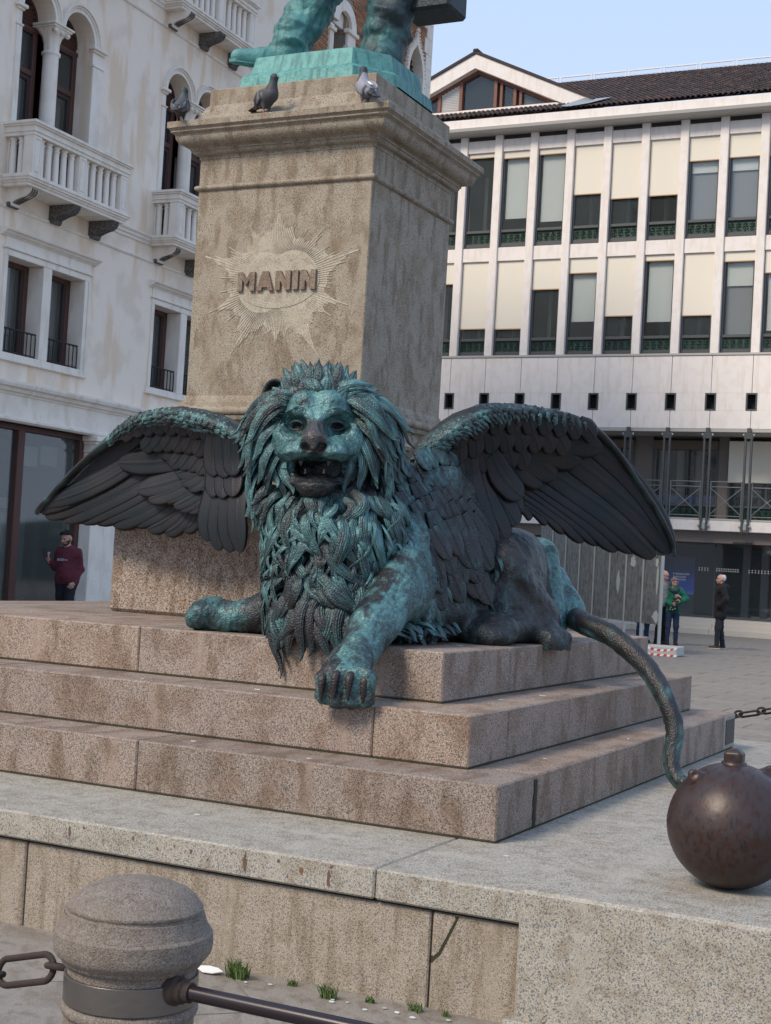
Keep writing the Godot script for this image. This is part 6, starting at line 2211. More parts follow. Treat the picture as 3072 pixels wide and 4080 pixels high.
# glazed green tiles, each with a flower in relief
func ceramic(w: Node3D, a: float, b: float, y0: float, y1: float, z: float) -> void:
	part(w, "tile_bed", boxed(Vector3(a, y0, z - 0.04), Vector3(b, y1, z - 0.004)), M["dark frame"])
	var n := maxi(3, int(round((b - a) / 0.215)))
	for k in n:
		var g := Geo.new()
		var c := Vector3(lerpf(a, b, (k + 0.5) / n), (y0 + y1) / 2, z)
		var hw := (b - a) / n / 2 - 0.008
		g.col = Color(1, 1, 1) * (0.8 + 0.4 * fine.get_noise_2d(k * 37.0 + a * 11.0, y0 * 17.0))
		g.box(Vector3(c.x - hw, y0 + 0.006, z - 0.02), Vector3(c.x + hw, y1 - 0.006, z))
		for e in 8:
			var an := TAU * e / 8
			g.tube(PackedVector3Array([c + Vector3(cos(an) * 0.035, sin(an) * 0.05, 0.0), c + Vector3(cos(an) * hw * 0.8, sin(an) * (y1 - y0) * 0.36, 0.014)]), PackedFloat32Array([0.012, 0.026]), 5)
		g.tube(PackedVector3Array([c, c + Vector3(0, 0, 0.03)]), 0.03, 7)
		part(w, "tile", g, M["green ceramic"])

func make_poster(gz: float) -> void:
	var w := 120
	var h := 200
	var im := Image.create(w, h, false, Image.FORMAT_RGB8)
	for y in h:
		for x in w:
			var v := float(y) / h
			var c := Color(0.02, 0.06, 0.26).lerp(Color(0.05, 0.24, 0.62), smoothstep(0.1, 0.55, v)).lerp(Color(0.35, 0.55, 0.78), smoothstep(0.62, 0.70, v) * (0.5 + 0.5 * fine.get_noise_2d(x * 1.2, y * 6.0)))
			c = c.lerp(Color(0.03, 0.05, 0.12), smoothstep(0.70, 0.74, v + 0.02 * fine.get_noise_2d(x * 2.0, 3.0)))
			im.set_pixel(x, y, c)
	var m := StandardMaterial3D.new()
	m.albedo_texture = ImageTexture.create_from_image(im)
	m.roughness = 0.5
	var z := gz - 0.25
	var t := thing("blue_poster", "tall blue poster with white Italian text standing inside the glass entrance", "poster", Vector3(-7.2, 0.44, z))
	var g := Geo.new()
	g.quad(Vector3(-7.74, 0.67, z + 0.016), Vector3(-6.72, 0.67, z + 0.016), Vector3(-6.72, 2.34, z + 0.016), Vector3(-7.74, 2.34, z + 0.016))
	part(t, "print", g, m)
	part(t, "board", boxed(Vector3(-7.75, 0.44, z - 0.02), Vector3(-6.71, 2.35, z + 0.012)), M["dark frame"])
	for l in [["È PROMUOVERE", 1.785, 0.085], ["LA BELLEZZA", 1.695, 0.085], ["DEL NOSTRO", 1.605, 0.085], ["PAESE", 1.515, 0.085]]:
		var tm := TextMesh.new()
		tm.text = l[0]
		var f := SystemFont.new()
		f.font_names = PackedStringArray(["Droid Sans"])
		f.font_weight = 700
		tm.font = f
		tm.font_size = 32
		tm.pixel_size = l[2] / 38.0
		tm.depth = 0.004
		tm.horizontal_alignment = HORIZONTAL_ALIGNMENT_LEFT
		var mm: Material = M["white rail"]
		var o := MeshInstance3D.new()
		o.name = "lettering"
		o.mesh = tm
		tm.material = mm
		o.position = Vector3(-7.42, l[1], z + 0.019) + away[t]
		t.add_child(o, true)

func make_roof(t: Node3D, x0: float, x1: float) -> void:
	rng.seed = 31
	# half-round tiles on a slope, the front rows along the eaves too
	var slope := 0.45
	var ze := MZ + 0.34
	var ye := 16.80
	var deck := Geo.new()
	deck.quad(Vector3(x0, ye - 0.05, ze), Vector3(x1, ye - 0.05, ze), Vector3(x1, ye - 0.05 + 9.0 * slope, ze - 9.0), Vector3(x0, ye - 0.05 + 9.0 * slope, ze - 9.0))
	part(t, "roof", deck, M["roof deck"])
	var tile := Geo.new()
	var rows := []
	for e in [[0.0, 0.085], [0.46, 0.068]]:
		var row := PackedVector3Array()
		for k in 7:
			var a := PI * k / 6
			row.append(Vector3(-cos(a) * e[1], sin(a) * e[1] * 0.9 + (0.028 if e[0] == 0.0 else 0.0), -e[0]))
		rows.append(row)
	tile.sheet(rows, false)
	var rim := PackedVector3Array()
	for k in 7:
		var a := PI * k / 6
		rim.append(Vector3(-cos(a) * 0.066, sin(a) * 0.055 + 0.02, 0))
	tile.sheet([rim, rows[0]], false)
	var tm := tile.mesh()
	tm.surface_set_material(0, M["roof tile"])
	var at: Array[Transform3D] = []
	var tint := PackedColorArray()
	var longer := sqrt(1.0 + slope * slope)
	var tilt := Basis(Vector3.RIGHT, atan(slope))
	var tx := -16.9
	while tx < -2.0:
		var d := 0.0
		while d < 9.0:
			var p := Vector3(tx + rng.randf_range(-0.012, 0.012), ye + d * slope, ze - d)
			# the dormer stands in the way
			if not (tx > -19.3 and tx < -10.9 and d > 1.1 and d < 8 and p.y < 19.4 - absf(tx + 15.05) * 0.465 + 0.12):
				at.append(Transform3D(tilt * Basis(Vector3.UP, rng.randf_range(-0.04, 0.04)), p))
				var c := Color(0.062, 0.044, 0.043) * rng.randf_range(0.6, 1.35)
				if rng.randf() < 0.05:
					c = Color(0.16, 0.075, 0.05)
				tint.append(c)
			d += 0.36 / longer
		tx += 0.172
	var mm := MultiMesh.new()
	mm.transform_format = MultiMesh.TRANSFORM_3D
	mm.use_colors = true
	mm.mesh = tm
	mm.instance_count = at.size()
	for i in at.size():
		mm.set_instance_transform(i, at[i])
		mm.set_instance_color(i, tint[i])
	var mi := MultiMeshInstance3D.new()
	mi.name = "roof_tiles"
	mi.multimesh = mm
	mi.position = away[t]
	mi.set_meta("kind", "stuff")
	t.add_child(mi, true)
	# white railing along the ridge
	var zr := -45.3
	part(t, "ridge_board", boxed(Vector3(x0, 20.5, zr - 0.3), Vector3(x1, 20.80, zr - 0.02)), M["white panel"])
	var px := -16.35
	while px < -1.0:
		var r := Geo.new()
		for s in [px + 0.04, px + 1.30]:
			r.bev(Vector3(s - 0.022, 20.8, zr - 0.15), Vector3(s + 0.022, 21.25, zr - 0.11), 0.004)
		r.bev(Vector3(px, 21.22, zr - 0.155), Vector3(px + 1.34, 21.27, zr - 0.105), 0.004)
		for y in [20.94, 21.08]:
			r.box(Vector3(px + 0.06, y - 0.008, zr - 0.14), Vector3(px + 1.28, y + 0.008, zr - 0.12))
		part(t, "roof_railing", r, M["white rail"])
		px += 1.397
	# ---------------- the gabled dormer
	var z := -37.4
	var cx := -15.05
	var k := 0.465
	var gable := Geo.new()
	var apex := 19.36
	var half := 4.3
	gable.xf = Transform3D(Basis(), Vector3(0, 0, 0))
	# slanting white verges
	for s in [-1.0, 1.0]:
		var o := PackedVector2Array([Vector2(cx, apex), Vector2(cx, apex - 0.50), Vector2(cx + s * (half - 0.95), apex - 0.50 - (half - 0.95) * k), Vector2(cx + s * half, apex - half * k + 0.02)])
		if s > 0:
			o = PackedVector2Array([o[0], o[1], o[2], o[3]])
		else:
			o.reverse()
		gable.prism(o, z - 0.35, z + 0.28)
	var dorm := part(t, "dormer", gable, M["white panel"])
	var slab := Geo.new()
	for s in [-1.0, 1.0]:
		var o := PackedVector2Array([Vector2(cx, apex + 0.01), Vector2(cx + s * (half + 0.05), apex - half * k), Vector2(cx + s * (half + 0.05), apex - half * k + 0.09), Vector2(cx, apex + 0.11)])
		if s < 0:
			o.reverse()
		slab.prism(o, z - 7.0, z + 0.33)
	part(dorm, "dormer_roof", slab, M["roof deck"])
	part(dorm, "dormer_ridge", boxed(Vector3(cx - 0.1, apex + 0.06, z - 7), Vector3(cx + 0.1, apex + 0.17, z + 0.36), 0.03), M["roof deck"])
	part(dorm, "dormer_sill", boxed(Vector3(cx - 3.6, 17.28, z - 0.2), Vector3(cx + 3.5, 17.42, z + 0.22), 0.01), M["white panel"])
	# window: wooden bars, panes, one slatted field
	var top := func(x: float) -> float: return 18.84 - absf(x - cx) * k
	var wood := Geo.new()
	for s in [-1.0, 1.0]:
		var o := PackedVector2Array([Vector2(cx, 18.90), Vector2(cx, 18.74), Vector2(cx + s * 2.95, 18.74 - 2.95 * k), Vector2(cx + s * 3.1, 18.90 - 3.1 * k)])
		if s < 0:
			o.reverse()
		wood.prism(o, z - 0.12, z + 0.02)
	wood.box(Vector3(cx - 3.0, 17.42, z - 0.12), Vector3(cx + 3.0, 17.50, z + 0.02))
	var win := part(dorm, "window", wood, M["red wood"])
	for x in [-16.45, -15.64, -14.34, -13.62]:
		part(win, "mullion", boxed(Vector3(x - 0.06, 17.5, z - 0.10), Vector3(x + 0.06, top.call(x) - 0.05, z + 0.05), 0.008), M["red wood"])
	part(win, "mullion", boxed(Vector3(-14.18, 17.5, z - 0.10), Vector3(-14.08, top.call(-14.13) - 0.05, z + 0.03), 0.008), M["red wood"])
	part(win, "mullion", boxed(Vector3(-13.46, 17.5, z - 0.10), Vector3(-13.36, top.call(-13.4) - 0.05, z + 0.03), 0.008), M["red wood"])
	var pane := Geo.new()
	pane.prism(PackedVector2Array([Vector2(cx - 2.9, 17.5), Vector2(cx + 2.9, 17.5), Vector2(cx, 18.82)]), z - 0.09, z - 0.08)
	part(win, "pane", pane, M["glass"])
	var back := Geo.new()
	back.prism(PackedVector2Array([Vector2(cx - 3.4, 17.32), Vector2(cx + 3.4, 17.32), Vector2(cx, 18.95)]), z - 1.6, z - 1.5)
	part(win, "room", back, M["dim room"])
	for i in 16:
		var y := 17.53 + i * 0.057
		var l := maxf(-16.39, cx - (18.74 - y) / k)
		if l < -15.72:
			var s := Geo.new()
			s.xf = Transform3D(Basis(Vector3.RIGHT, 0.5), Vector3(0, y, z - 0.03))
			s.box(Vector3(l, -0.022, -0.006), Vector3(-15.70, 0.022, 0.006))
			part(win, "slat", s, M["white rail"])
	var frost := Geo.new()
	frost.prism(PackedVector2Array([Vector2(-13.34, 17.5), Vector2(-12.3, 17.5), Vector2(-13.34, 17.99)]), z - 0.13, z - 0.12)
	part(win, "frosted_pane", frost, M["pale cloth"])
	# lead flashing in the valley beside the dormer
	var lead := Geo.new()
	lead.quad(Vector3(-11.2, 16.86, MZ + 0.42), Vector3(-10.5, 16.93, MZ + 0.38), Vector3(-10.1, 17.45, MZ - 0.75), Vector3(-10.75, 17.42, MZ - 0.7))
	lead.quad(Vector3(-11.2, 16.86, MZ + 0.42), Vector3(-10.75, 17.42, MZ - 0.7), Vector3(-11.0, 17.5, MZ - 0.7), Vector3(-11.5, 16.9, MZ + 0.40))
	part(t, "lead_flashing", lead, M["zinc"])
# ---------------------------------------------------------------- iron ball, bollard, chains, rail
func make_ball() -> void:
	var c := Vector3(3.594, 0.727, 3.165)
	var r := 0.233
	var t := thing("iron_ball", "brown iron ball like an old mine resting on the corner pier", "ball", Vector3(c.x, 0.5, c.z))
	var g := Geo.new()
	var prof := PackedVector2Array()
	for i in 33:
		var a := -PI / 2 + PI * i / 32
		var y := sin(a) * r * 0.985
		prof.append(Vector2(maxf(cos(a) * r, 0.0005) + (0.0012 if absf(y) < 0.006 else 0.0), y))
	g.lathe(prof, c, 48)
	part(t, "shell", g, M["brown iron"])
	var b := Geo.new()
	b.lathe(PackedVector2Array([Vector2(0.05, 0.215), Vector2(0.046, 0.232), Vector2(0.034, 0.236)]), c, 20)
	var bolt := part(t, "boss", b, M["brown iron"])
	b = Geo.new()
	var rows := []
	for e in [[0.0, 0.0325], [0.034, 0.0335], [0.040, 0.031], [0.049, 0.021], [0.054, 0.012], [0.055, 0.0]]:
		var row := PackedVector3Array()
		for k in 24:
			var a := TAU * k / 24 + 0.3
			var q := 1.0 / maxf(maxf(absf(cos(a)), absf(sin(a))), 0.74)
			row.append(c + Vector3(cos(a) * e[1] * q, 0.228 + e[0], sin(a) * e[1] * q))
		rows.append(row)
	rows.reverse()
	b.sheet(rows, true)
	part(bolt, "bolt_head", b, M["brown iron"])
	# two lifting eyes high on the shoulders
	for up in [Vector3(-0.485, 0.74, 0.46).normalized(), Vector3(0.46, 0.80, -0.30).normalized(), Vector3(-0.30, 0.75, -0.6).normalized()]:
		var p: Vector3 = c + up * r
		var f := Field.new(p - Vector3.ONE * 0.085, p + Vector3.ONE * 0.085, 0.005, 0.008)
		var ax := Vector3(0.25, 0.20, 0.94).normalized()
		var side: Vector3 = up.cross(ax).normalized()
		f.cap(p - up * 0.03, p + up * 0.016, 0.030, 0.020)
		f.cap(p - up * 0.03 + side * 0.035, p + up * 0.005, 0.020, 0.016)
		f.cap(p - up * 0.03 - side * 0.035, p + up * 0.005, 0.020, 0.016)
		f.cap(p + up * 0.012 - ax * 0.08, p + up * 0.012 + ax * 0.08, 0.005, 0.005, -3.0)
		var lug := Geo.new()
		f.emit(lug)
		part(t, "lifting_eye", lug, M["brown iron"])

func make_bollard() -> void:
	var c := Vector3(2.68, 0, 5.6)
	var t := thing("stone_bollard", "weathered round stone bollard with a domed cap and a steel band", "bollard", c)
	var g := Geo.new()
	# each course of the turning keeps its crisp edge
	for course in [[[0.161, -0.02], [0.160, 0.32], [0.157, 0.490]], [[0.157, 0.490], [0.163, 0.494], [0.166, 0.502], [0.165, 0.512], [0.160, 0.518], [0.155, 0.522]], [[0.155, 0.522], [0.155, 0.596], [0.158, 0.610]], [[0.158, 0.610], [0.166, 0.612], [0.170, 0.618]], [[0.170, 0.618], [0.173, 0.626], [0.184, 0.634], [0.190, 0.644], [0.1925, 0.662], [0.191, 0.690]], [[0.191, 0.690], [0.187, 0.696], [0.183, 0.697]], [[0.183, 0.697], [0.176, 0.712], [0.171, 0.728], [0.1695, 0.733]], [[0.1695, 0.733], [0.1625, 0.735], [0.1625, 0.741]], [[0.1625, 0.741], [0.166, 0.745], [0.165, 0.750]], [[0.165, 0.750], [0.150, 0.770], [0.125, 0.789], [0.092, 0.803], [0.055, 0.812], [0.025, 0.815], [0.0005, 0.8155]]]:
		var cp := PackedVector2Array()
		for e in course:
			cp.append(Vector2(e[0], e[1]))
		g.lathe(cp, c, 56)
	for i in g.v.size():
		g.v[i] += g.n[i] * (fine.get_noise_3d(g.v[i].x * 60, g.v[i].y * 60, g.v[i].z * 60) * 0.0025)
	part(t, "post", g, M["weathered stone"])
	g = Geo.new()
	g.lathe(PackedVector2Array([Vector2(0.156, 0.524), Vector2(0.1620, 0.524), Vector2(0.1630, 0.526), Vector2(0.1630, 0.588), Vector2(0.1620, 0.590), Vector2(0.155, 0.590)]), c, 64)
	part(t, "steel_band", g, M["steel band"])
	# the socket of the rail
	var s := Geo.new()
	s.lathe(PackedVector2Array([Vector2(0.0, -0.02), Vector2(0.037, -0.02), Vector2(0.037, 0.012), Vector2(0.030, 0.018), Vector2(0.030, 0.030), Vector2(0.024, 0.034), Vector2(0.024, 0.05), Vector2(0.0, 0.05)]), Vector3.ZERO, 18, true)
	var turn := Transform3D(Basis(Vector3.BACK, -PI / 2), Vector3(2.68 + 0.150, 0.580, 5.64))
	for i in s.v.size():
		s.v[i] = turn * s.v[i]
		s.n[i] = turn.basis * s.n[i]
	part(t, "rail_socket", s, M["rusty chain"])
	# the eye of the chain
	var e := Geo.new()
	var ring := PackedVector3Array()
	for k in 17:
		var a := TAU * k / 16
		ring.append(Vector3(2.510 + cos(a) * 0.026, 0.566 + sin(a) * 0.030, 5.60 + cos(a) * 0.012))
	e.tube(ring, 0.0085, 8, false)
	part(t, "chain_eye", e, M["rusty chain"])
	var rail := thing("rail", "dark round iron rail running from the bollard to the right", "railing", Vector3(3.4, 0.57, 5.64))
	part(rail, "pole", barred(Vector3(2.85, 0.580, 5.64), Vector3(4.6, 0.580, 5.64), 0.0185, 18), M["dark pole"])

# one long oval link, lying in the plane of dir and flat
func chain_link(at: Vector3, dir: Vector3, flat: Vector3, length: float, width: float, r: float) -> Geo:
	var g := Geo.new()
	dir = dir.normalized()
	flat = (flat - dir * flat.dot(dir)).normalized()
	var p := PackedVector3Array()
	var hl := length / 2 - width / 2
	for k in 29:
		var a := TAU * k / 28
		p.append(at + dir * (cos(a) * width / 2 + (hl if cos(a) > 0 else -hl)) + flat * (sin(a) * width / 2))
	g.tube(p, r, 9, false)
	return g

func make_chains() -> void:
	var t := thing("bollard_chain", "rusty chain of long oval links hung on the left of the bollard", "chain", Vector3(2.35, 0.54, 5.61))
	part(t, "link", chain_link(Vector3(2.462, 0.562, 5.604), Vector3(1, 0.05, 0), Vector3(0, 0.25, 1), 0.062, 0.040, 0.0085), M["rusty chain"])
	part(t, "link", chain_link(Vector3(2.362, 0.538, 5.608), Vector3(1, 0.26, 0), Vector3(0, 1, -0.25), 0.180, 0.066, 0.0088), M["rusty chain"])
	part(t, "link", chain_link(Vector3(2.257, 0.505, 5.610), Vector3(1, 0.32, 0), Vector3(0, 0.2, 1), 0.062, 0.040, 0.0085), M["rusty chain"])
	for k in 5:
		part(t, "link", chain_link(Vector3(2.157 - k * 0.20, 0.468 - k * 0.05 + k * k * 0.008, 5.614), Vector3(1, 0.30 - k * 0.1, 0), Vector3(0, 1, -0.2), 0.175, 0.066, 0.0088), M["rusty chain"])
	var f := thing("far_chain", "dark chain of long and short links behind the steps at right", "chain", Vector3(2.6, 0.65, -2.7))
	var x := 2.02
	var k := 0
	while x < 3.9:
		var long := k % 2 == 0
		var l := 0.155 if long else 0.06
		var y := 0.613 + (x - 2.324) * 0.23 + pow(maxf(x - 2.3, 0.0), 2) * 0.04
		part(f, "link", chain_link(Vector3(x + l / 2, y, -2.7), Vector3(1, 0.24, 0), Vector3(0, 1, 0.9 if long else -0.6), l, 0.046 if long else 0.05, 0.0085), M["rusty chain"])
		x += l - 0.022
		k += 1

# ---------------------------------------------------------------- weeds and scraps along the wall
func make_weeds() -> void:
	rng.seed = 91
	var spots := [[1.865, 3.725, 0.085, 130, "bushy green tuft of grass by the wall near the paper scrap"], [2.275, 3.745, 0.06, 90, "green tuft of grass at the wall foot, middle of the row"], [2.42, 3.70, 0.035, 45, "small flat weed at the wall foot between two grass tufts"], [2.60, 3.69, 0.05, 40, "thin yellowish weed at the joint of the granite wall"], [2.09, 3.69, 0.035, 45, "low flat weed right of the bushy grass tuft"], [2.72, 3.68, 0.03, 30, "tiny weed beside the foot of the corner pier"]]
	for s in spots:
		var t := thing("grass_tuft", s[4], "weed", Vector3(s[0], 0, s[1]), "weeds along the foot of the wall")
		var g := Geo.new()
		for k in s[3]:
			var a := rng.randf() * TAU
			var root := Vector3(s[0] + rng.randf_range(-0.4, 0.4) * s[2] * 1.3, -0.005, s[1] + rng.randf_range(-0.3, 0.3) * s[2])
			var h: float = s[2] * rng.randf_range(0.5, 1.15)
			var lean := Vector3(cos(a), 0, absf(sin(a)) * 0.8) * h * rng.randf_range(0.2, 0.9)
			var w := rng.randf_range(0.0015, 0.0032)
			var side := Vector3(-sin(a), 0, cos(a)) * w
			g.col = Color(0.05, 0.11, 0.025).lerp(Color(0.13, 0.19, 0.05), rng.randf())
			var m := root + lean * 0.4 + Vector3(0, h * 0.65, 0)
			g.quad(root - side, root + side, m + side * 0.8, m - side * 0.8)
			g.tri(m - side * 0.8, m + side * 0.8, root + lean + Vector3(0, h * 0.95, 0))
		part(t, "blades", g, M["grass blade"])
	var scraps := [[1.745, 3.735, 0.055, "torn white sheet of paper lying at the wall foot", 1.0], [1.93, 3.77, 0.008, "", 0.8], [2.02, 3.74, 0.010, "", 0.7], [2.31, 3.79, 0.012, "", 0.8], [2.36, 3.76, 0.009, "", 0.6], [2.45, 3.80, 0.010, "", 0.8], [2.56, 3.76, 0.012, "", 0.9], [2.50, 3.74, 0.012, "", 0.5], [2.63, 3.78, 0.014, "", 0.85], [2.75, 3.73, 0.009, "", 0.7], [2.30, 3.765, 0.008, "", 0.8]]
	for s in scraps:
		var big: bool = s[2] > 0.05
		var t := MeshInstance3D.new()
		var g := Geo.new()
		g.col = Color(0.7, 0.7, 0.68) * s[4]
		var o := PackedVector2Array()
		for k in 7:
			var a := TAU * k / 7
			o.append(Vector2(cos(a) * s[2] * rng.randf_range(0.7, 1.2), sin(a) * s[2] * 0.55 * rng.randf_range(0.7, 1.2)))
		g.xf = Transform3D(Basis(Vector3.RIGHT, -PI / 2 + (0.25 if big else 0.1)), Vector3.ZERO)
		g.prism(o, 0.0, 0.003)
		t.name = "paper_scrap"
		t.mesh = g.mesh()
		t.mesh.surface_set_material(0, M["litter"])
		t.position = Vector3(s[0], 0.012 if big else 0.003, s[1])
		add_child(t, true)
		if big:
			tag(t, s[3], "litter")
		else:
			tag(t, "tiny pale scrap of litter lying along the foot of the wall", "litter", "tiny scraps of litter along the wall")

# ---------------------------------------------------------------- sheet metal hoarding
func make_hoarding() -> void:
	var p := Vector3(-3.45, 0, -21.8)
	var d := Vector3(-0.66, 0, -0.75).normalized()
	var n := Vector3(d.z, 0, -d.x)
	if n.z < 0:
		n = -n
	var t := thing("metal_hoarding", "row of grey sheet metal notice panels on posts behind the lion", "hoarding", p)
	var b := Basis(d, Vector3.UP, d.cross(Vector3.UP))
	for k in 8:
		var a := p + d * (0.886 * k)
		var h0 := 2.07 + 0.13 * k
		var h1 := 2.07 + 0.13 * (k + 1)
		var g := Geo.new()
		g.xf = Transform3D(b, a)
		g.prism(PackedVector2Array([Vector2(0.03, 0.62), Vector2(0.856, 0.62), Vector2(0.856, h1 - 0.02), Vector2(0.03, h0)]), -0.012, 0.012)
		part(t, "panel", g, M["sheet metal"])
		var q := Geo.new()
		q.xf = Transform3D(b, a)
		q.bev(Vector3(-0.03, 0.0 if k else 0.2, -0.03), Vector3(0.03, h0 + 0.02, 0.03), 0.006)
		part(t, "post", q, M["zinc"])
	# leftovers of torn posters: patches of paste on the panels
	rng.seed = 14
	for e in [[0, 0.20, 0.78, 0.16, 0.14], [0, 0.19, 1.55, 0.06, 0.36], [0, 0.24, 1.95, 0.09, 0.10], [1, 0.55, 1.95, 0.16, 0.14], [2, 0.4, 1.5, 0.1, 0.3]]:
		var g := Geo.new()
		g.xf = Transform3D(b, p + d * (0.886 * e[0]))
		var o := PackedVector2Array()
		for k in 14:
			var a := TAU * k / 14
			o.append(Vector2(e[1] + cos(a) * e[3] * rng.randf_range(0.55, 1.1), e[2] + sin(a) * e[4] * rng.randf_range(0.7, 1.1)))
		var front := -1.0 if b.z.dot(n) < 0 else 1.0
		g.prism(o, front * 0.0125 - 0.002, front * 0.0125 + 0.002)
		part(t, "torn_paste", g, M["paste"])
	var c := thing("concrete_block", "pale concrete block wrapped in red and white tape under the hoarding post", "block", Vector3(-3.2, 0, -21.55))
	part(c, "block", boxed(Vector3(-3.62, 0, -21.9), Vector3(-2.92, 0.205, -21.25), 0.02), M["concrete"])
	for i in 2:
		var x := -3.62
		var k := 0
		while x < -2.93:
			var g := Geo.new()
			g.col = Color(0.55, 0.06, 0.05) if k % 2 == 0 else Color(0.75, 0.74, 0.72)
			var x2 := minf(x + 0.07, -2.92)
			var y0 := (0.20 - 0.06 * sin((x + 3.62) / 0.7 * PI) if i == 0 else 0.045)
			var y1 := (0.20 - 0.06 * sin((x2 + 3.62) / 0.7 * PI) if i == 0 else 0.045)
			g.quad(Vector3(x, y0 - 0.045, -21.247), Vector3(x2, y1 - 0.045, -21.247), Vector3(x2 + 0.02, y1, -21.247), Vector3(x + 0.02, y0, -21.247))
			part(c, "tape", g, M["paint"])
			x = x2
			k += 1

# ---------------------------------------------------------------- pigeons
func pigeon(label: String, at: Vector3, yaw: float, pitch: float, head_turn: float, light: bool) -> void:
	var t := thing("pigeon", label, "pigeon", at, "pigeons on the pedestal", false)
	t.rotation.y = yaw
	var slate := Color(0.035, 0.037, 0.045)
	var grey := Color(0.22, 0.23, 0.27) if light else Color(0.055, 0.056, 0.066)
	var dark := Color(0.022, 0.022, 0.027)
	var tilt := Transform3D(Basis(Vector3.RIGHT, -pitch), Vector3(0, 0.105, 0))
	# body, breast, neck and head in one
	var f := Field.new(Vector3(-0.09, 0.0, -0.16), Vector3(0.09, 0.26, 0.17), 0.0045, 0.008)
	f.ell(tilt * Vector3(0, 0, 0.0), Vector3(0.050, 0.050, 0.088), tilt.basis)
	f.ell(tilt * Vector3(0, -0.004, 0.055), Vector3(0.046, 0.048, 0.050), tilt.basis)
	f.cap(tilt * Vector3(0, 0.0, -0.06), tilt * Vector3(0, 0.004, -0.115), 0.030, 0.017)
	var neck := tilt * Vector3(0, 0.03, 0.075)
	var head := neck + Vector3(sin(head_turn) * 0.012, 0.072, cos(head_turn) * 0.014)
	f.cap(neck, head - Vector3(0, 0.012, 0), 0.034, 0.022)
	var look := Vector3(sin(head_turn), -0.08, cos(head_turn))
	f.cap(head, head + look * 0.010, 0.0215, 0.0185)
	for s in [-1.0, 1.0]:
		f.cap(Vector3(0.018 * s, 0.055, 0.005), Vector3(0.020 * s, 0.028, 0.008), 0.013, 0.006)
	var g := Geo.new()
	var paint := func(p: Vector3, n: Vector3) -> Color:
		if p.y > neck.y + 0.045:
			return slate
		if p.y > neck.y - 0.015 and p.z > 0.035:
			return Color(0.030, 0.055, 0.050).lerp(Color(0.05, 0.035, 0.055), clampf((neck.y + 0.03 - p.y) * 22.0, 0, 1))
		if p.z < -0.085:
			return dark
		return grey.lerp(Color(0.075, 0.077, 0.088), 0.6) if light and p.y < 0.09 else grey
	f.emit(g, paint)
	var body := part(t, "body", g, M["feathers"])
	# folded wings, with bars
	for s in [-1.0, 1.0]:
		var w := Geo.new()
		var rows := []
		var cols := []
		for i in 15:
			var u := i / 14.0
			var half := (0.040 * pow(sin(PI * minf(u * 0.72 + 0.16, 1.0)), 0.8)) * (1.0 - 0.55 * smoothstep(0.55, 1.0, u))
			var c := Vector3(s * (0.030 + 0.024 * sin(PI * minf(u * 1.1, 1.0))) * (1.0 - 0.6 * smoothstep(0.6, 1.0, u)), 0.018 - 0.018 * u, 0.070 - 0.205 * u)
			var row := PackedVector3Array()
			var cr := []
			for k in 12:
				var a := TAU * k / 12
				row.append(tilt * (c + Vector3(s * cos(a) * 0.010 + s * absf(sin(a)) * -0.006, sin(a) * half, 0)))
				var co := grey
				if light:
					co = Color(0.27, 0.28, 0.32)
					if (u > 0.50 and u < 0.56) or (u > 0.66 and u < 0.72) or u > 0.84:
						co = dark
				elif rng.randf() < 0.35:
					co = Color(0.16, 0.165, 0.18)
				else:
					co = Color(0.03, 0.03, 0.036)
				cr.append(co)
			rows.append(row)
			cols.append(cr)
		for e in [0, rows.size() - 1]:
			var m := Vector3.ZERO
			for q in rows[e]:
				m += q / 12.0
			var row := PackedVector3Array()
			row.resize(12)
			row.fill(m)
			if e == 0:
				rows.push_front(row)
				cols.push_front(cols[0])
			else:
				rows.append(row)
				cols.append(cols[cols.size() - 1])
		w.sheet(rows, true, cols)
		part(t, "wing", w, M["feathers"])
	var tl := Geo.new()
	tl.col = dark
	for k in 5:
		var a := (k - 2) * 0.075
		tl.xf = tilt * Transform3D(Basis(Vector3.UP, a), Vector3(0, 0.004, -0.09))
		tl.bev(Vector3(-0.011, -0.003 + 0.001 * k, -0.100), Vector3(0.011, 0.003 + 0.001 * k, 0.01), 0.002)
	part(t, "tail", tl, M["feathers"])
	if light:
		var ru := Geo.new()
		ru.col = Color(0.72, 0.73, 0.75)
		ru.xf = tilt * Transform3D(Basis(), Vector3(0, 0.046, -0.035))
		ru.bev(Vector3(-0.010, -0.004, -0.035), Vector3(0.010, 0.004, 0.03), 0.003)
		part(t, "white_rump", ru, M["feathers"])
	var bk := Geo.new()
	bk.col = Color(0.05, 0.045, 0.045)
	bk.tube(PackedVector3Array([head + look * 0.022, head + look * 0.034 - Vector3(0, 0.002, 0), head + look * 0.044 - Vector3(0, 0.007, 0)]), PackedFloat32Array([0.007, 0.0048, 0.0015]), 7)
	part(t, "beak", bk, M["feathers"])
	var ce := Geo.new()
	ce.col = Color(0.6, 0.58, 0.56)
	ce.tube(PackedVector3Array([head + look * 0.024 + Vector3(0, 0.005, 0), head + look * 0.032 + Vector3(0, 0.003, 0)]), 0.0042, 6)
	part(t, "cere", ce, M["feathers"])
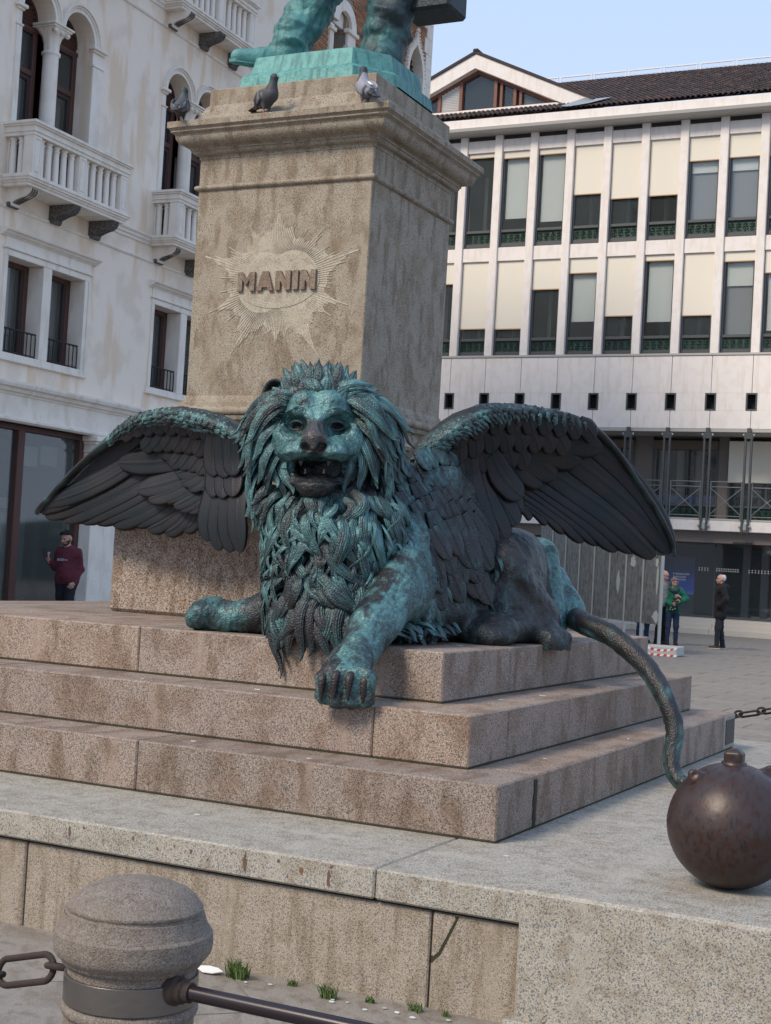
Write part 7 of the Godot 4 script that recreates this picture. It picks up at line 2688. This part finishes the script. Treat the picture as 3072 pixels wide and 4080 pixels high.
	for s in [-1.0, 1.0]:
		var e := Geo.new()
		e.col = Color(0.35, 0.12, 0.03)
		var across := look.cross(Vector3.UP).normalized()
		e.tube(PackedVector3Array([head + across * 0.017 * s + look * 0.008 + Vector3(0, 0.003, 0), head + across * 0.0225 * s + look * 0.008 + Vector3(0, 0.003, 0)]), 0.0038, 8)
		part(t, "eye", e, M["feathers"])
		var l := Geo.new()
		l.col = Color(0.42, 0.12, 0.11)
		var foot := Vector3(0.022 * s, 0.004, 0.012)
		l.tube(PackedVector3Array([Vector3(0.020 * s, 0.045, 0.006), foot]), 0.0042, 6)
		for a in [-0.5, 0.0, 0.5, PI]:
			l.tube(PackedVector3Array([foot, foot + Vector3(sin(a), 0, cos(a)) * (0.030 if a < 2 else 0.014) + Vector3(0, -0.001, 0)]), PackedFloat32Array([0.0038, 0.002]), 5)
		part(t, "leg", l, M["feathers"])

func make_pigeons() -> void:
	rng.seed = 3
	pigeon("dark grey pigeon seen from behind on the left corner of the cornice", Vector3(-0.735, 4.424, 0.735), deg_to_rad(200), 0.45, 0.2, false)
	pigeon("dark chequered pigeon in the middle of the cornice, looking to the right", Vector3(-0.09, 4.424, 0.725), deg_to_rad(62), 0.28, 0.2, false)
	pigeon("light grey pigeon with black wing bars at the right corner of the cornice", Vector3(0.62, 4.424, 0.72), deg_to_rad(232), 0.55, -0.3, true)

# ---------------------------------------------------------------- people: joints in the person's own axes (z forward, x to the person's left, metres for a height of 1.75)
func hand(g: Geo, wrist: Vector3, dir: Vector3, palm: Vector3, curl: float, thumb_side: float, skin: Color) -> void:
	var f := Field.new(wrist - Vector3.ONE * 0.15, wrist + Vector3.ONE * 0.15, 0.0075, 0.005)
	dir = dir.normalized()
	palm = (palm - dir * palm.dot(dir)).normalized()
	var side := dir.cross(palm)
	var mid := wrist + dir * 0.075
	f.cap(wrist - dir * 0.03, wrist + dir * 0.02, 0.027, 0.027)
	for k in 4:
		var o := (k - 1.5) * 0.020
		f.cap(wrist + dir * 0.02 + side * o * 0.7, mid + side * o, 0.016, 0.014)
		var len: float = [0.070, 0.078, 0.073, 0.058][k]
		var d1 := (dir * cos(curl * 0.6) + palm * sin(curl * 0.6)).normalized()
		var d2 := (dir * cos(curl * 1.5) + palm * sin(curl * 1.5)).normalized()
		var kn := mid + side * o + d1 * len * 0.5
		f.cap(mid + side * o, kn, 0.0095, 0.009)
		f.cap(kn, kn + d2 * len * 0.5, 0.009, 0.008)
	var b := wrist + dir * 0.03 + side * thumb_side * 0.028
	var e := b + (dir * 0.7 + side * thumb_side * 0.7 + palm * 0.35).normalized() * 0.036
	f.cap(b, e, 0.013, 0.0105)
	f.cap(e, e + (dir * 0.9 + palm * 0.5).normalized() * 0.028, 0.010, 0.0085)
	g.col = skin
	f.emit(g)

func person(label: String, at: Vector3, yaw: float, tall: float, j: Dictionary, look: Dictionary) -> Node3D:
	var t := thing("person", label, "person", at, "", false)
	t.rotation.y = yaw
	var k := tall / 1.75
	t.scale = Vector3.ONE * k
	var skin: Color = look.skin
	var shl: Vector3 = j.get("shoulder_l", Vector3(0.172, 1.425, -0.01))
	var shr: Vector3 = j.get("shoulder_r", Vector3(-0.172, 1.425, -0.01))
	var ell: Vector3 = j.get("elbow_l", Vector3(0.235, 1.15, -0.03))
	var elr: Vector3 = j.get("elbow_r", Vector3(-0.235, 1.15, -0.03))
	var wrl: Vector3 = j.get("wrist_l", Vector3(0.24, 0.90, 0.05))
	var wrr: Vector3 = j.get("wrist_r", Vector3(-0.24, 0.90, 0.05))
	var hil: Vector3 = j.get("hip_l", Vector3(0.09, 0.92, 0))
	var hir: Vector3 = j.get("hip_r", Vector3(-0.09, 0.92, 0))
	var knl: Vector3 = j.get("knee_l", Vector3(0.10, 0.50, 0.02))
	var knr: Vector3 = j.get("knee_r", Vector3(-0.10, 0.50, 0.02))
	var anl: Vector3 = j.get("ankle_l", Vector3(0.11, 0.085, -0.02))
	var anr: Vector3 = j.get("ankle_r", Vector3(-0.11, 0.085, -0.02))
	var hd: Vector3 = j.get("head", Vector3(0, 1.635, 0.02))
	var ht: float = j.get("turn", 0.0)
	var hn: float = j.get("nod", 0.0)
	var belly: float = look.get("belly", 0.0)
	# the body under the clothes
	var g := Geo.new()
	g.col = skin
	var f := Field.new(Vector3(-0.48, -0.02, -0.35), Vector3(0.48, 1.66, 0.55), 0.022, 0.016)
	f.cap(Vector3(0, 1.36, -0.01), Vector3(0, 0.98, 0), 0.115, 0.11)
	f.cap(Vector3(0.09, 1.40, 0), Vector3(-0.09, 1.40, 0), 0.085, 0.085)
	f.cap(Vector3(0, 1.42, -0.02), hd - Vector3(0, 0.09, 0.02), 0.056, 0.052)
	for a in [[shl, ell, wrl], [shr, elr, wrr]]:
		f.cap(a[0], a[1], 0.046, 0.038)
		f.cap(a[1], a[2], 0.036, 0.026)
	for a in [[hil, knl, anl], [hir, knr, anr]]:
		f.cap(a[0], a[1], 0.075, 0.050)
		f.cap(a[1], a[2], 0.050, 0.036)
	f.emit(g)
	# head with its face, in its own finer grid
	var hb := Basis.from_euler(Vector3(hn, ht, 0))
	var xf := Transform3D(hb, hd)
	f = Field.new(Vector3(-0.12, -0.15, -0.13), Vector3(0.12, 0.13, 0.15), 0.008, 0.008)
	f.ell(Vector3(0, 0.02, -0.008), Vector3(0.074, 0.092, 0.092))
	f.ell(Vector3(0, -0.045, 0.025), Vector3(0.060, 0.066, 0.068))
	f.cap(Vector3(0, -0.09, 0.062), Vector3(0, -0.092, 0.058), 0.022, 0.022)
	f.cap(Vector3(0, 0.012, 0.086), Vector3(0, -0.026, 0.108), 0.008, 0.013)
	f.cap(Vector3(-0.03, 0.026, 0.076), Vector3(0.03, 0.026, 0.076), 0.010, 0.010)
	f.cap(Vector3(-0.016, -0.058, 0.084), Vector3(0.016, -0.058, 0.084), 0.008, 0.008)
	for s in [-1.0, 1.0]:
		f.ball(Vector3(0.040 * s, -0.03, 0.062), 0.022)
		f.ell(Vector3(0.075 * s, -0.012, -0.008), Vector3(0.010, 0.030, 0.018))
		f.ball(Vector3(0.031 * s, 0.006, 0.098), 0.011, -3.0)
	var paint := func(p: Vector3, n: Vector3) -> Color:
		var q := xf.affine_inverse() * p
		var c := skin
		if absf(absf(q.x) - 0.031) < 0.014 and absf(q.y - 0.004) < 0.006 and q.z > 0.06:
			c = Color(0.03, 0.022, 0.02)
		elif absf(q.y + 0.060) < 0.006 and absf(q.x) < 0.022 and q.z > 0.06:
			c = skin * Color(0.75, 0.5, 0.5)
		elif look.has("beard") and q.z > 0.0 and (q.y < -0.068 or (absf(q.y + 0.043) < 0.006 and absf(q.x) < 0.026 and q.z > 0.07) or (absf(q.x) > 0.055 and q.y < -0.02)):
			c = look.beard
		return c
	g.xf = xf
	f.emit(g, paint)
	g.xf = Transform3D()
	if not look.has("pockets"):
		hand(g, wrl, j.get("hand_l", wrl - ell), j.get("palm_l", Vector3(-1, 0, 0)), j.get("curl_l", 0.5), -1.0, skin)
		hand(g, wrr, j.get("hand_r", wrr - elr), j.get("palm_r", Vector3(1, 0, 0)), j.get("curl_r", 0.5), 1.0, skin)
	part(t, "body", g, M["skin"])
	# top
	var top := Geo.new()
	top.col = look.top
	var hem: float = look.get("hem", 0.90)
	f = Field.new(Vector3(-0.50, hem - 0.12, -0.36), Vector3(0.50, 1.60, 0.56), 0.020, 0.020)
	f.cap(Vector3(0.10, 1.385, -0.005), Vector3(-0.10, 1.385, -0.005), 0.108, 0.108)
	f.cap(Vector3(0, 1.33, 0.0), Vector3(0, 1.08, 0.012 + belly), 0.140, 0.135 + belly)
	for s in [-1.0, 1.0]:
		f.cap(Vector3(0.05 * s, 1.30, 0.0), Vector3(0.06 * s, 0.98, 0.0), 0.105, 0.110)
		f.cap(Vector3(0.06 * s, 0.98, 0.0), Vector3(0.085 * s, minf(hem + 0.10, 0.97), 0.0), 0.115, 0.118 + look.get("flare", 0.0))
	f.cap(Vector3(0, 1.445, -0.02), Vector3(0, 1.475 + look.get("collar", 0.0), -0.012), 0.068, 0.062)
	var pad: float = look.get("pad", 0.0)
	for a in [[shl, ell, wrl], [shr, elr, wrr]]:
		f.cap(a[0], a[1], 0.058 + pad, 0.050 + pad)
		f.cap(a[1], a[1].lerp(a[2], 0.92), 0.054 + pad, 0.042 + pad)
	if look.has("hood"):
		f.cap(Vector3(-0.07, 1.47, -0.10), Vector3(0.07, 1.47, -0.10), 0.055, 0.055)
		f.cap(Vector3(-0.05, 1.43, -0.13), Vector3(0.05, 1.43, -0.13), 0.05, 0.05)
	var tp := func(p: Vector3, n: Vector3) -> Color:
		return look.top * (0.92 + 0.16 * broad.get_noise_3d(p.x * 120, p.y * 120, p.z * 120))
	var folds := func(p: Vector3, n: Vector3) -> float:
		return fine.get_noise_3d(p.x * 22, p.y * 34, p.z * 22) * 0.012
	f.emit(top, tp, folds)
	part(t, look.get("top_name", "jacket"), top, M["cloth"])
	# trousers
	var tr := Geo.new()
	f = Field.new(Vector3(-0.34, 0.03, -0.42), Vector3(0.34, 1.06, 0.42), 0.020, 0.016)
	f.cap(Vector3(0.07, 0.96, 0), Vector3(-0.07, 0.96, 0), 0.112, 0.112)
	for a in [[hil, knl, anl], [hir, knr, anr]]:
		f.cap(a[0], a[1], 0.098, 0.070)
		f.cap(a[1], a[2] - Vector3(0, 0.01, 0), 0.068, 0.056)
	var tc := func(p: Vector3, n: Vector3) -> Color:
		return look.trousers * (0.9 + 0.5 * maxf(broad.get_noise_3d(p.x * 110, p.y * 60, p.z * 110), -0.2))
	f.emit(tr, tc, folds)
	part(t, "trousers", tr, M["cloth"])
	for a in [[anl, "l"], [anr, "r"]]:
		var sh := Geo.new()
		var an: Vector3 = a[0]
		f = Field.new(an + Vector3(-0.09, -0.10, -0.13), an + Vector3(0.09, 0.09, 0.26), 0.012, 0.012)
		f.cap(an + Vector3(0, -0.02, -0.02), an + Vector3(0, -0.045, -0.03), 0.045, 0.042)
		f.cap(an + Vector3(0, -0.040, 0.02), an + Vector3(0.01 if a[1] == "l" else -0.01, -0.050, 0.16), 0.042, 0.036)
		sh.col = look.shoes
		f.emit(sh)
		var s := part(t, "shoe", sh, M["cloth"])
		var so := Geo.new()
		so.col = look.get("soles", look.shoes * 0.6)
		so.bev(an + Vector3(-0.042, -0.085, -0.07), an + Vector3(0.042, -0.066, 0.195), 0.008)
		part(s, "sole", so, M["cloth"])
	# hair
	var hr := Geo.new()
	hr.col = look.hair
	f = Field.new(Vector3(-0.13, -0.16, -0.15), Vector3(0.13, 0.16, 0.14), 0.0085, 0.010)
	f.ell(Vector3(0, 0.030 + look.get("hair_up", 0.0), -0.022), Vector3(0.086, 0.094, 0.096))
	if look.get("hair_long", 0.0) > 0.0:
		for s in [-1.0, 1.0]:
			f.cap(Vector3(0.07 * s, 0.02, -0.02), Vector3(0.072 * s, -0.07, -0.005), 0.035, 0.030)
		f.cap(Vector3(0, 0, -0.08), Vector3(0, -0.09, -0.07), 0.05, 0.04)
		f.cap(Vector3(-0.04, 0.085, 0.06), Vector3(0.04, 0.085, 0.06), 0.026, 0.026)
	elif look.has("quiff"):
		f.cap(Vector3(-0.04, 0.088, 0.055), Vector3(0.03, 0.096, 0.06), 0.032, 0.032)
		f.cap(Vector3(-0.03, 0.085, -0.01), Vector3(0.03, 0.085, -0.01), 0.036, 0.036)
	# the face and the neck stay free
	f.ell(Vector3(0, -0.05, 0.085), Vector3(0.062, 0.105 if look.get("bald", 0.0) == 0.0 else 0.14, 0.075), Basis(), -80.0)
	if look.get("hair_long", 0.0) == 0.0:
		f.cap(Vector3(-0.1, -0.12, -0.02), Vector3(0.1, -0.12, -0.02), 0.055, 0.055, -60.0)
		for s in [-1.0, 1.0]:
			f.ell(Vector3(0.085 * s, -0.02, 0.012), Vector3(0.022, 0.045, 0.04), Basis(), -60.0)
	if look.get("bald", 0.0) > 0.0:
		f.ell(Vector3(0, 0.12, 0.05), Vector3(0.06, 0.05, 0.08), Basis(), -60.0)
	hr.xf = xf
	var tuft := func(p: Vector3, n: Vector3) -> float:
		return fine.get_noise_3d(p.x * 120, p.y * 120, p.z * 120) * 0.008
	f.emit(hr, null, tuft)
	if hr.ix.size() > 0:
		part(t, "hair", hr, M["cloth"])
	if look.has("glasses"):
		var gl := Geo.new()
		gl.xf = xf
		gl.col = Color(0.02, 0.018, 0.018)
		for s in [-1.0, 1.0]:
			var ring := PackedVector3Array()
			for q in 13:
				var a := TAU * q / 12
				ring.append(Vector3(0.033 * s + cos(a) * 0.023, 0.003 + sin(a) * 0.017, 0.099))
			gl.tube(ring, 0.0032, 5, false)
			gl.tube(PackedVector3Array([Vector3(0.057 * s, 0.006, 0.096), Vector3(0.077 * s, 0.006, 0.01)]), 0.003, 5)
		gl.tube(PackedVector3Array([Vector3(-0.010, 0.006, 0.100), Vector3(0.010, 0.006, 0.100)]), 0.003, 5)
		part(t, "glasses", gl, M["cloth"])
	return t

func make_people() -> void:
	var fair := Color(0.50, 0.29, 0.215)
	# young man in maroon walking along the palace
	var at := Vector3(-10.8, 0.0, -11.2)
	var t := person("young man in a maroon sweater walking by the shop window, looking at his phone", at, deg_to_rad(10), 1.845,
		{"elbow_r": Vector3(-0.225, 1.16, -0.01), "wrist_r": Vector3(-0.235, 1.265, 0.205), "hand_r": Vector3(-0.1, 0.75, 0.45), "palm_r": Vector3(0.4, 0, -1), "curl_r": 0.9,
		"elbow_l": Vector3(0.208, 1.15, -0.05), "wrist_l": Vector3(0.19, 0.93, 0.10), "hand_l": Vector3(-0.3, -0.7, 0.4), "palm_l": Vector3(-1, -0.2, 0), "curl_l": 0.9,
		"knee_l": Vector3(0.10, 0.50, 0.14), "ankle_l": Vector3(0.10, 0.10, 0.10), "knee_r": Vector3(-0.10, 0.50, -0.02), "ankle_r": Vector3(-0.10, 0.12, -0.24), "turn": -0.42, "nod": 0.30, "head": Vector3(-0.015, 1.63, 0.045)},
		{"skin": Color(0.44, 0.25, 0.18), "top": Color(0.105, 0.018, 0.032), "top_name": "sweater", "trousers": Color(0.010, 0.010, 0.016), "shoes": Color(0.02, 0.02, 0.02), "hair": Color(0.010, 0.008, 0.008), "quiff": true, "hair_up": 0.004, "beard": Color(0.06, 0.035, 0.027), "belly": 0.015, "hem": 0.95})
	# the print across his chest
	var pr := Geo.new()
	pr.col = Color(0.42, 0.40, 0.44)
	pr.xf = Transform3D(Basis(Vector3.RIGHT, -0.10), Vector3(-0.01, 1.285, 0.158))
	pr.box(Vector3(-0.095, -0.020, 0), Vector3(0.015, -0.015, 0.006))
	pr.box(Vector3(-0.095, 0.015, 0), Vector3(0.015, 0.020, 0.006))
	pr.box(Vector3(-0.095, -0.015, 0), Vector3(-0.090, 0.015, 0.006))
	pr.box(Vector3(0.010, -0.015, 0), Vector3(0.015, 0.015, 0.006))
	for q in 8:
		pr.box(Vector3(-0.084 + q * 0.0115, -0.009, 0), Vector3(-0.077 + q * 0.0115, 0.009 - 0.004 * (q % 3), 0.006))
	for q in 4:
		pr.box(Vector3(0.024 + q * 0.018, -0.010, 0), Vector3(0.032 + q * 0.018, 0.010 - 0.003 * (q % 2), 0.006))
	part(t, "chest_print", pr, M["cloth"])
	var ph := thing("phone", "black phone held up in the hand of the man in maroon", "phone", t.transform * Vector3(-0.25, 1.37, 0.28))
	var pg := Geo.new()
	pg.xf = Transform3D(Basis.from_euler(Vector3(-0.25, deg_to_rad(30), 0.25)), t.transform * Vector3(-0.262, 1.385, 0.285))
	pg.col = Color(0.012, 0.012, 0.014)
	pg.bev(Vector3(-0.038, -0.075, -0.005), Vector3(0.038, 0.075, 0.005), 0.004)
	part(ph, "case", pg, M["dark frame"])
	# old man in a black coat
	person("white haired man in glasses and a long black coat, hands in his pockets, standing alone", Vector3(-3.24, 0, -26.45), deg_to_rad(-72), 1.79,
		{"elbow_l": Vector3(0.29, 1.16, -0.10), "wrist_l": Vector3(0.215, 0.99, 0.08), "elbow_r": Vector3(-0.29, 1.16, -0.10), "wrist_r": Vector3(-0.215, 0.99, 0.08), "hand_l": Vector3(-0.1, -1, 0.1), "hand_r": Vector3(0.1, -1, 0.1),
		"ankle_l": Vector3(0.12, 0.085, 0.06), "knee_l": Vector3(0.11, 0.5, 0.05), "ankle_r": Vector3(-0.11, 0.085, -0.10), "knee_r": Vector3(-0.10, 0.5, -0.03)},
		{"skin": fair, "top": Color(0.009, 0.009, 0.011), "top_name": "coat", "hem": 0.68, "trousers": Color(0.020, 0.024, 0.034), "shoes": Color(0.075, 0.045, 0.032), "soles": Color(0.6, 0.57, 0.53), "hair": Color(0.62, 0.60, 0.58), "bald": 1.0, "glasses": true, "hood": true, "pockets": true, "flare": 0.02, "pad": 0.018, "collar": 0.03})
	# woman in green with a dark bag
	var w := person("woman in a green jacket and jeans with a black bag, looking down at a phone", Vector3(-4.44, 0, -26.6), deg_to_rad(24), 1.66,
		{"elbow_l": Vector3(0.33, 1.19, 0.02), "wrist_l": Vector3(0.15, 1.13, 0.26), "hand_l": Vector3(-1, -0.05, 0.2), "palm_l": Vector3(0, 0.2, -1), "curl_l": 0.8,
		"elbow_r": Vector3(-0.26, 1.13, -0.01), "wrist_r": Vector3(-0.06, 1.05, 0.22), "hand_r": Vector3(1, 0.0, 0.1), "palm_r": Vector3(0, 0.2, -1), "curl_r": 0.8, "turn": 0.12, "nod": 0.38, "head": Vector3(0.0, 1.62, 0.05)},
		{"skin": fair, "top": Color(0.010, 0.155, 0.085), "trousers": Color(0.022, 0.040, 0.085), "shoes": Color(0.05, 0.022, 0.02), "hair": Color(0.17, 0.14, 0.12), "hair_long": 1.0, "hem": 0.80, "pad": 0.02, "collar": 0.02})
	var co := Geo.new()
	co.col = Color(0.03, 0.028, 0.045)
	co.tube(curve([Vector3(-0.10, 1.47, -0.08), Vector3(-0.13, 1.45, 0.04), Vector3(-0.05, 1.38, 0.13), Vector3(0.05, 1.38, 0.13), Vector3(0.13, 1.45, 0.04), Vector3(0.10, 1.47, -0.08)], 4), 0.042, 8)
	part(w, "collar", co, M["cloth"])
	var bag := thing("shoulder_bag", "black patterned shoulder bag hanging in front of the woman in green", "bag", Vector3(-4.37, 0.9, -26.42))
	var bg := Geo.new()
	bg.xf = Transform3D(Basis.from_euler(Vector3(0, deg_to_rad(24), 0.25)), Vector3(-4.395, 0.93, -26.42))
	bg.col = Color(0.02, 0.022, 0.035)
	bg.bev(Vector3(-0.115, -0.10, -0.04), Vector3(0.115, 0.085, 0.04), 0.03)
	var bp := part(bag, "pouch", bg, M["cloth"])
	var fl := Geo.new()
	fl.xf = bg.xf
	fl.col = Color(0.45, 0.46, 0.48)
	for e in [[-0.05, 0.01], [0.04, -0.05], [0.06, 0.03], [-0.02, -0.06], [-0.08, -0.04]]:
		fl.bev(Vector3(e[0] - 0.012, e[1] - 0.012, 0.036), Vector3(e[0] + 0.012, e[1] + 0.012, 0.043), 0.003)
	part(bp, "pattern", fl, M["cloth"]).set_meta("kind", "stuff")
	var stp := Geo.new()
	stp.col = Color(0.02, 0.022, 0.03)
	stp.tube(PackedVector3Array([Vector3(-4.39, 1.0, -26.42), Vector3(-4.36, 1.34, -26.41)]), 0.012, 6)
	part(bag, "strap", stp, M["cloth"])
	var p2 := thing("phone", "dark phone between the hands of the woman in green", "phone", Vector3(-4.30, 1.07, -26.32))
	var pg2 := Geo.new()
	pg2.xf = Transform3D(Basis.from_euler(Vector3(-1.0, 0.4, 0)), Vector3(-4.295, 1.075, -26.325))
	pg2.bev(Vector3(-0.07, -0.038, -0.005), Vector3(0.07, 0.038, 0.005), 0.004)
	part(p2, "case", pg2, M["dark frame"])
	# grey haired man half behind the hoarding, pointing
	person("grey haired man with glasses half hidden behind the hoarding, pointing at the phone", Vector3(-4.69, 0, -26.5), deg_to_rad(62), 1.80,
		{"elbow_l": Vector3(0.22, 1.14, 0.14), "wrist_l": Vector3(0.10, 1.16, 0.39), "hand_l": Vector3(-0.1, 0.05, 1), "palm_l": Vector3(-0.5, -1, 0), "curl_l": 0.5, "nod": 0.25, "head": Vector3(0, 1.64, 0.06)},
		{"skin": fair, "top": Color(0.26, 0.25, 0.24), "trousers": Color(0.008, 0.008, 0.010), "shoes": Color(0.02, 0.018, 0.018), "hair": Color(0.55, 0.53, 0.52), "bald": 1.0, "glasses": true, "hem": 0.86, "pad": 0.015, "collar": 0.02})
	# someone behind the panels: only the jeans show
	person("person in blue jeans hidden behind the sheet metal panels except for the legs", Vector3(-5.25, 0, -26.9), deg_to_rad(40), 1.72, {},
		{"skin": fair, "top": Color(0.06, 0.06, 0.08), "trousers": Color(0.018, 0.042, 0.115), "shoes": Color(0.03, 0.03, 0.03), "hair": Color(0.08, 0.05, 0.035), "hem": 0.88})
func _ready() -> void:
	var cam := Camera3D.new()
	cam.name = "camera"
	cam.position = Vector3(4.7525, 1.62, 8.585)
	cam.basis = Basis.from_euler(Vector3(0.0345, 0.4536, 0.0568))
	cam.fov = 38.788
	cam.near = 0.1
	cam.far = 400
	add_child(cam)
	cam.current = true
	var we := WorldEnvironment.new()
	we.name = "world"
	var env := Environment.new()
	env.background_mode = Environment.BG_SKY
	var sky := Sky.new()
	var sm := ProceduralSkyMaterial.new()
	sm.sky_top_color = Color(0.63, 0.73, 0.88)
	sm.sky_horizon_color = Color(0.78, 0.84, 0.92)
	sm.sky_curve = 0.25
	sm.ground_bottom_color = Color(0.42, 0.40, 0.38)
	sm.ground_horizon_color = Color(0.6, 0.6, 0.6)
	sm.sky_energy_multiplier = 1.0
	sky.sky_material = sm
	env.sky = sky
	env.tonemap_mode = Environment.TONE_MAPPER_LINEAR
	env.tonemap_exposure = 1.35
	env.sdfgi_enabled = true
	env.ssao_enabled = true
	env.ssil_enabled = true
	we.environment = env
	add_child(we)
	var sun := DirectionalLight3D.new()
	sun.name = "sun"
	sun.light_energy = 0.8
	sun.light_color = Color(1.0, 0.945, 0.87)
	sun.light_angular_distance = 18.0
	sun.shadow_enabled = true
	sun.position = Vector3(0, 40, 0)
	add_child(sun)
	sun.basis = Basis.looking_at(-Vector3(-0.30, 0.68, 0.66).normalized(), Vector3.UP)
	sm.sun_angle_max = 30.0

	fine = noise_of(FastNoiseLite.TYPE_SIMPLEX, 0.25, 3, 2)
	broad = noise_of(FastNoiseLite.TYPE_SIMPLEX, 0.03, 3, 4)
	make_materials()
	make_ground()
	make_platform()
	make_steps()
	make_pedestal()
	make_statue()
	make_palazzo()
	make_brick_house()
	make_modern()
	make_lion()
	make_ball()
	make_bollard()
	make_chains()
	make_hoarding()
	make_people()
	make_pigeons()
	make_weeds()
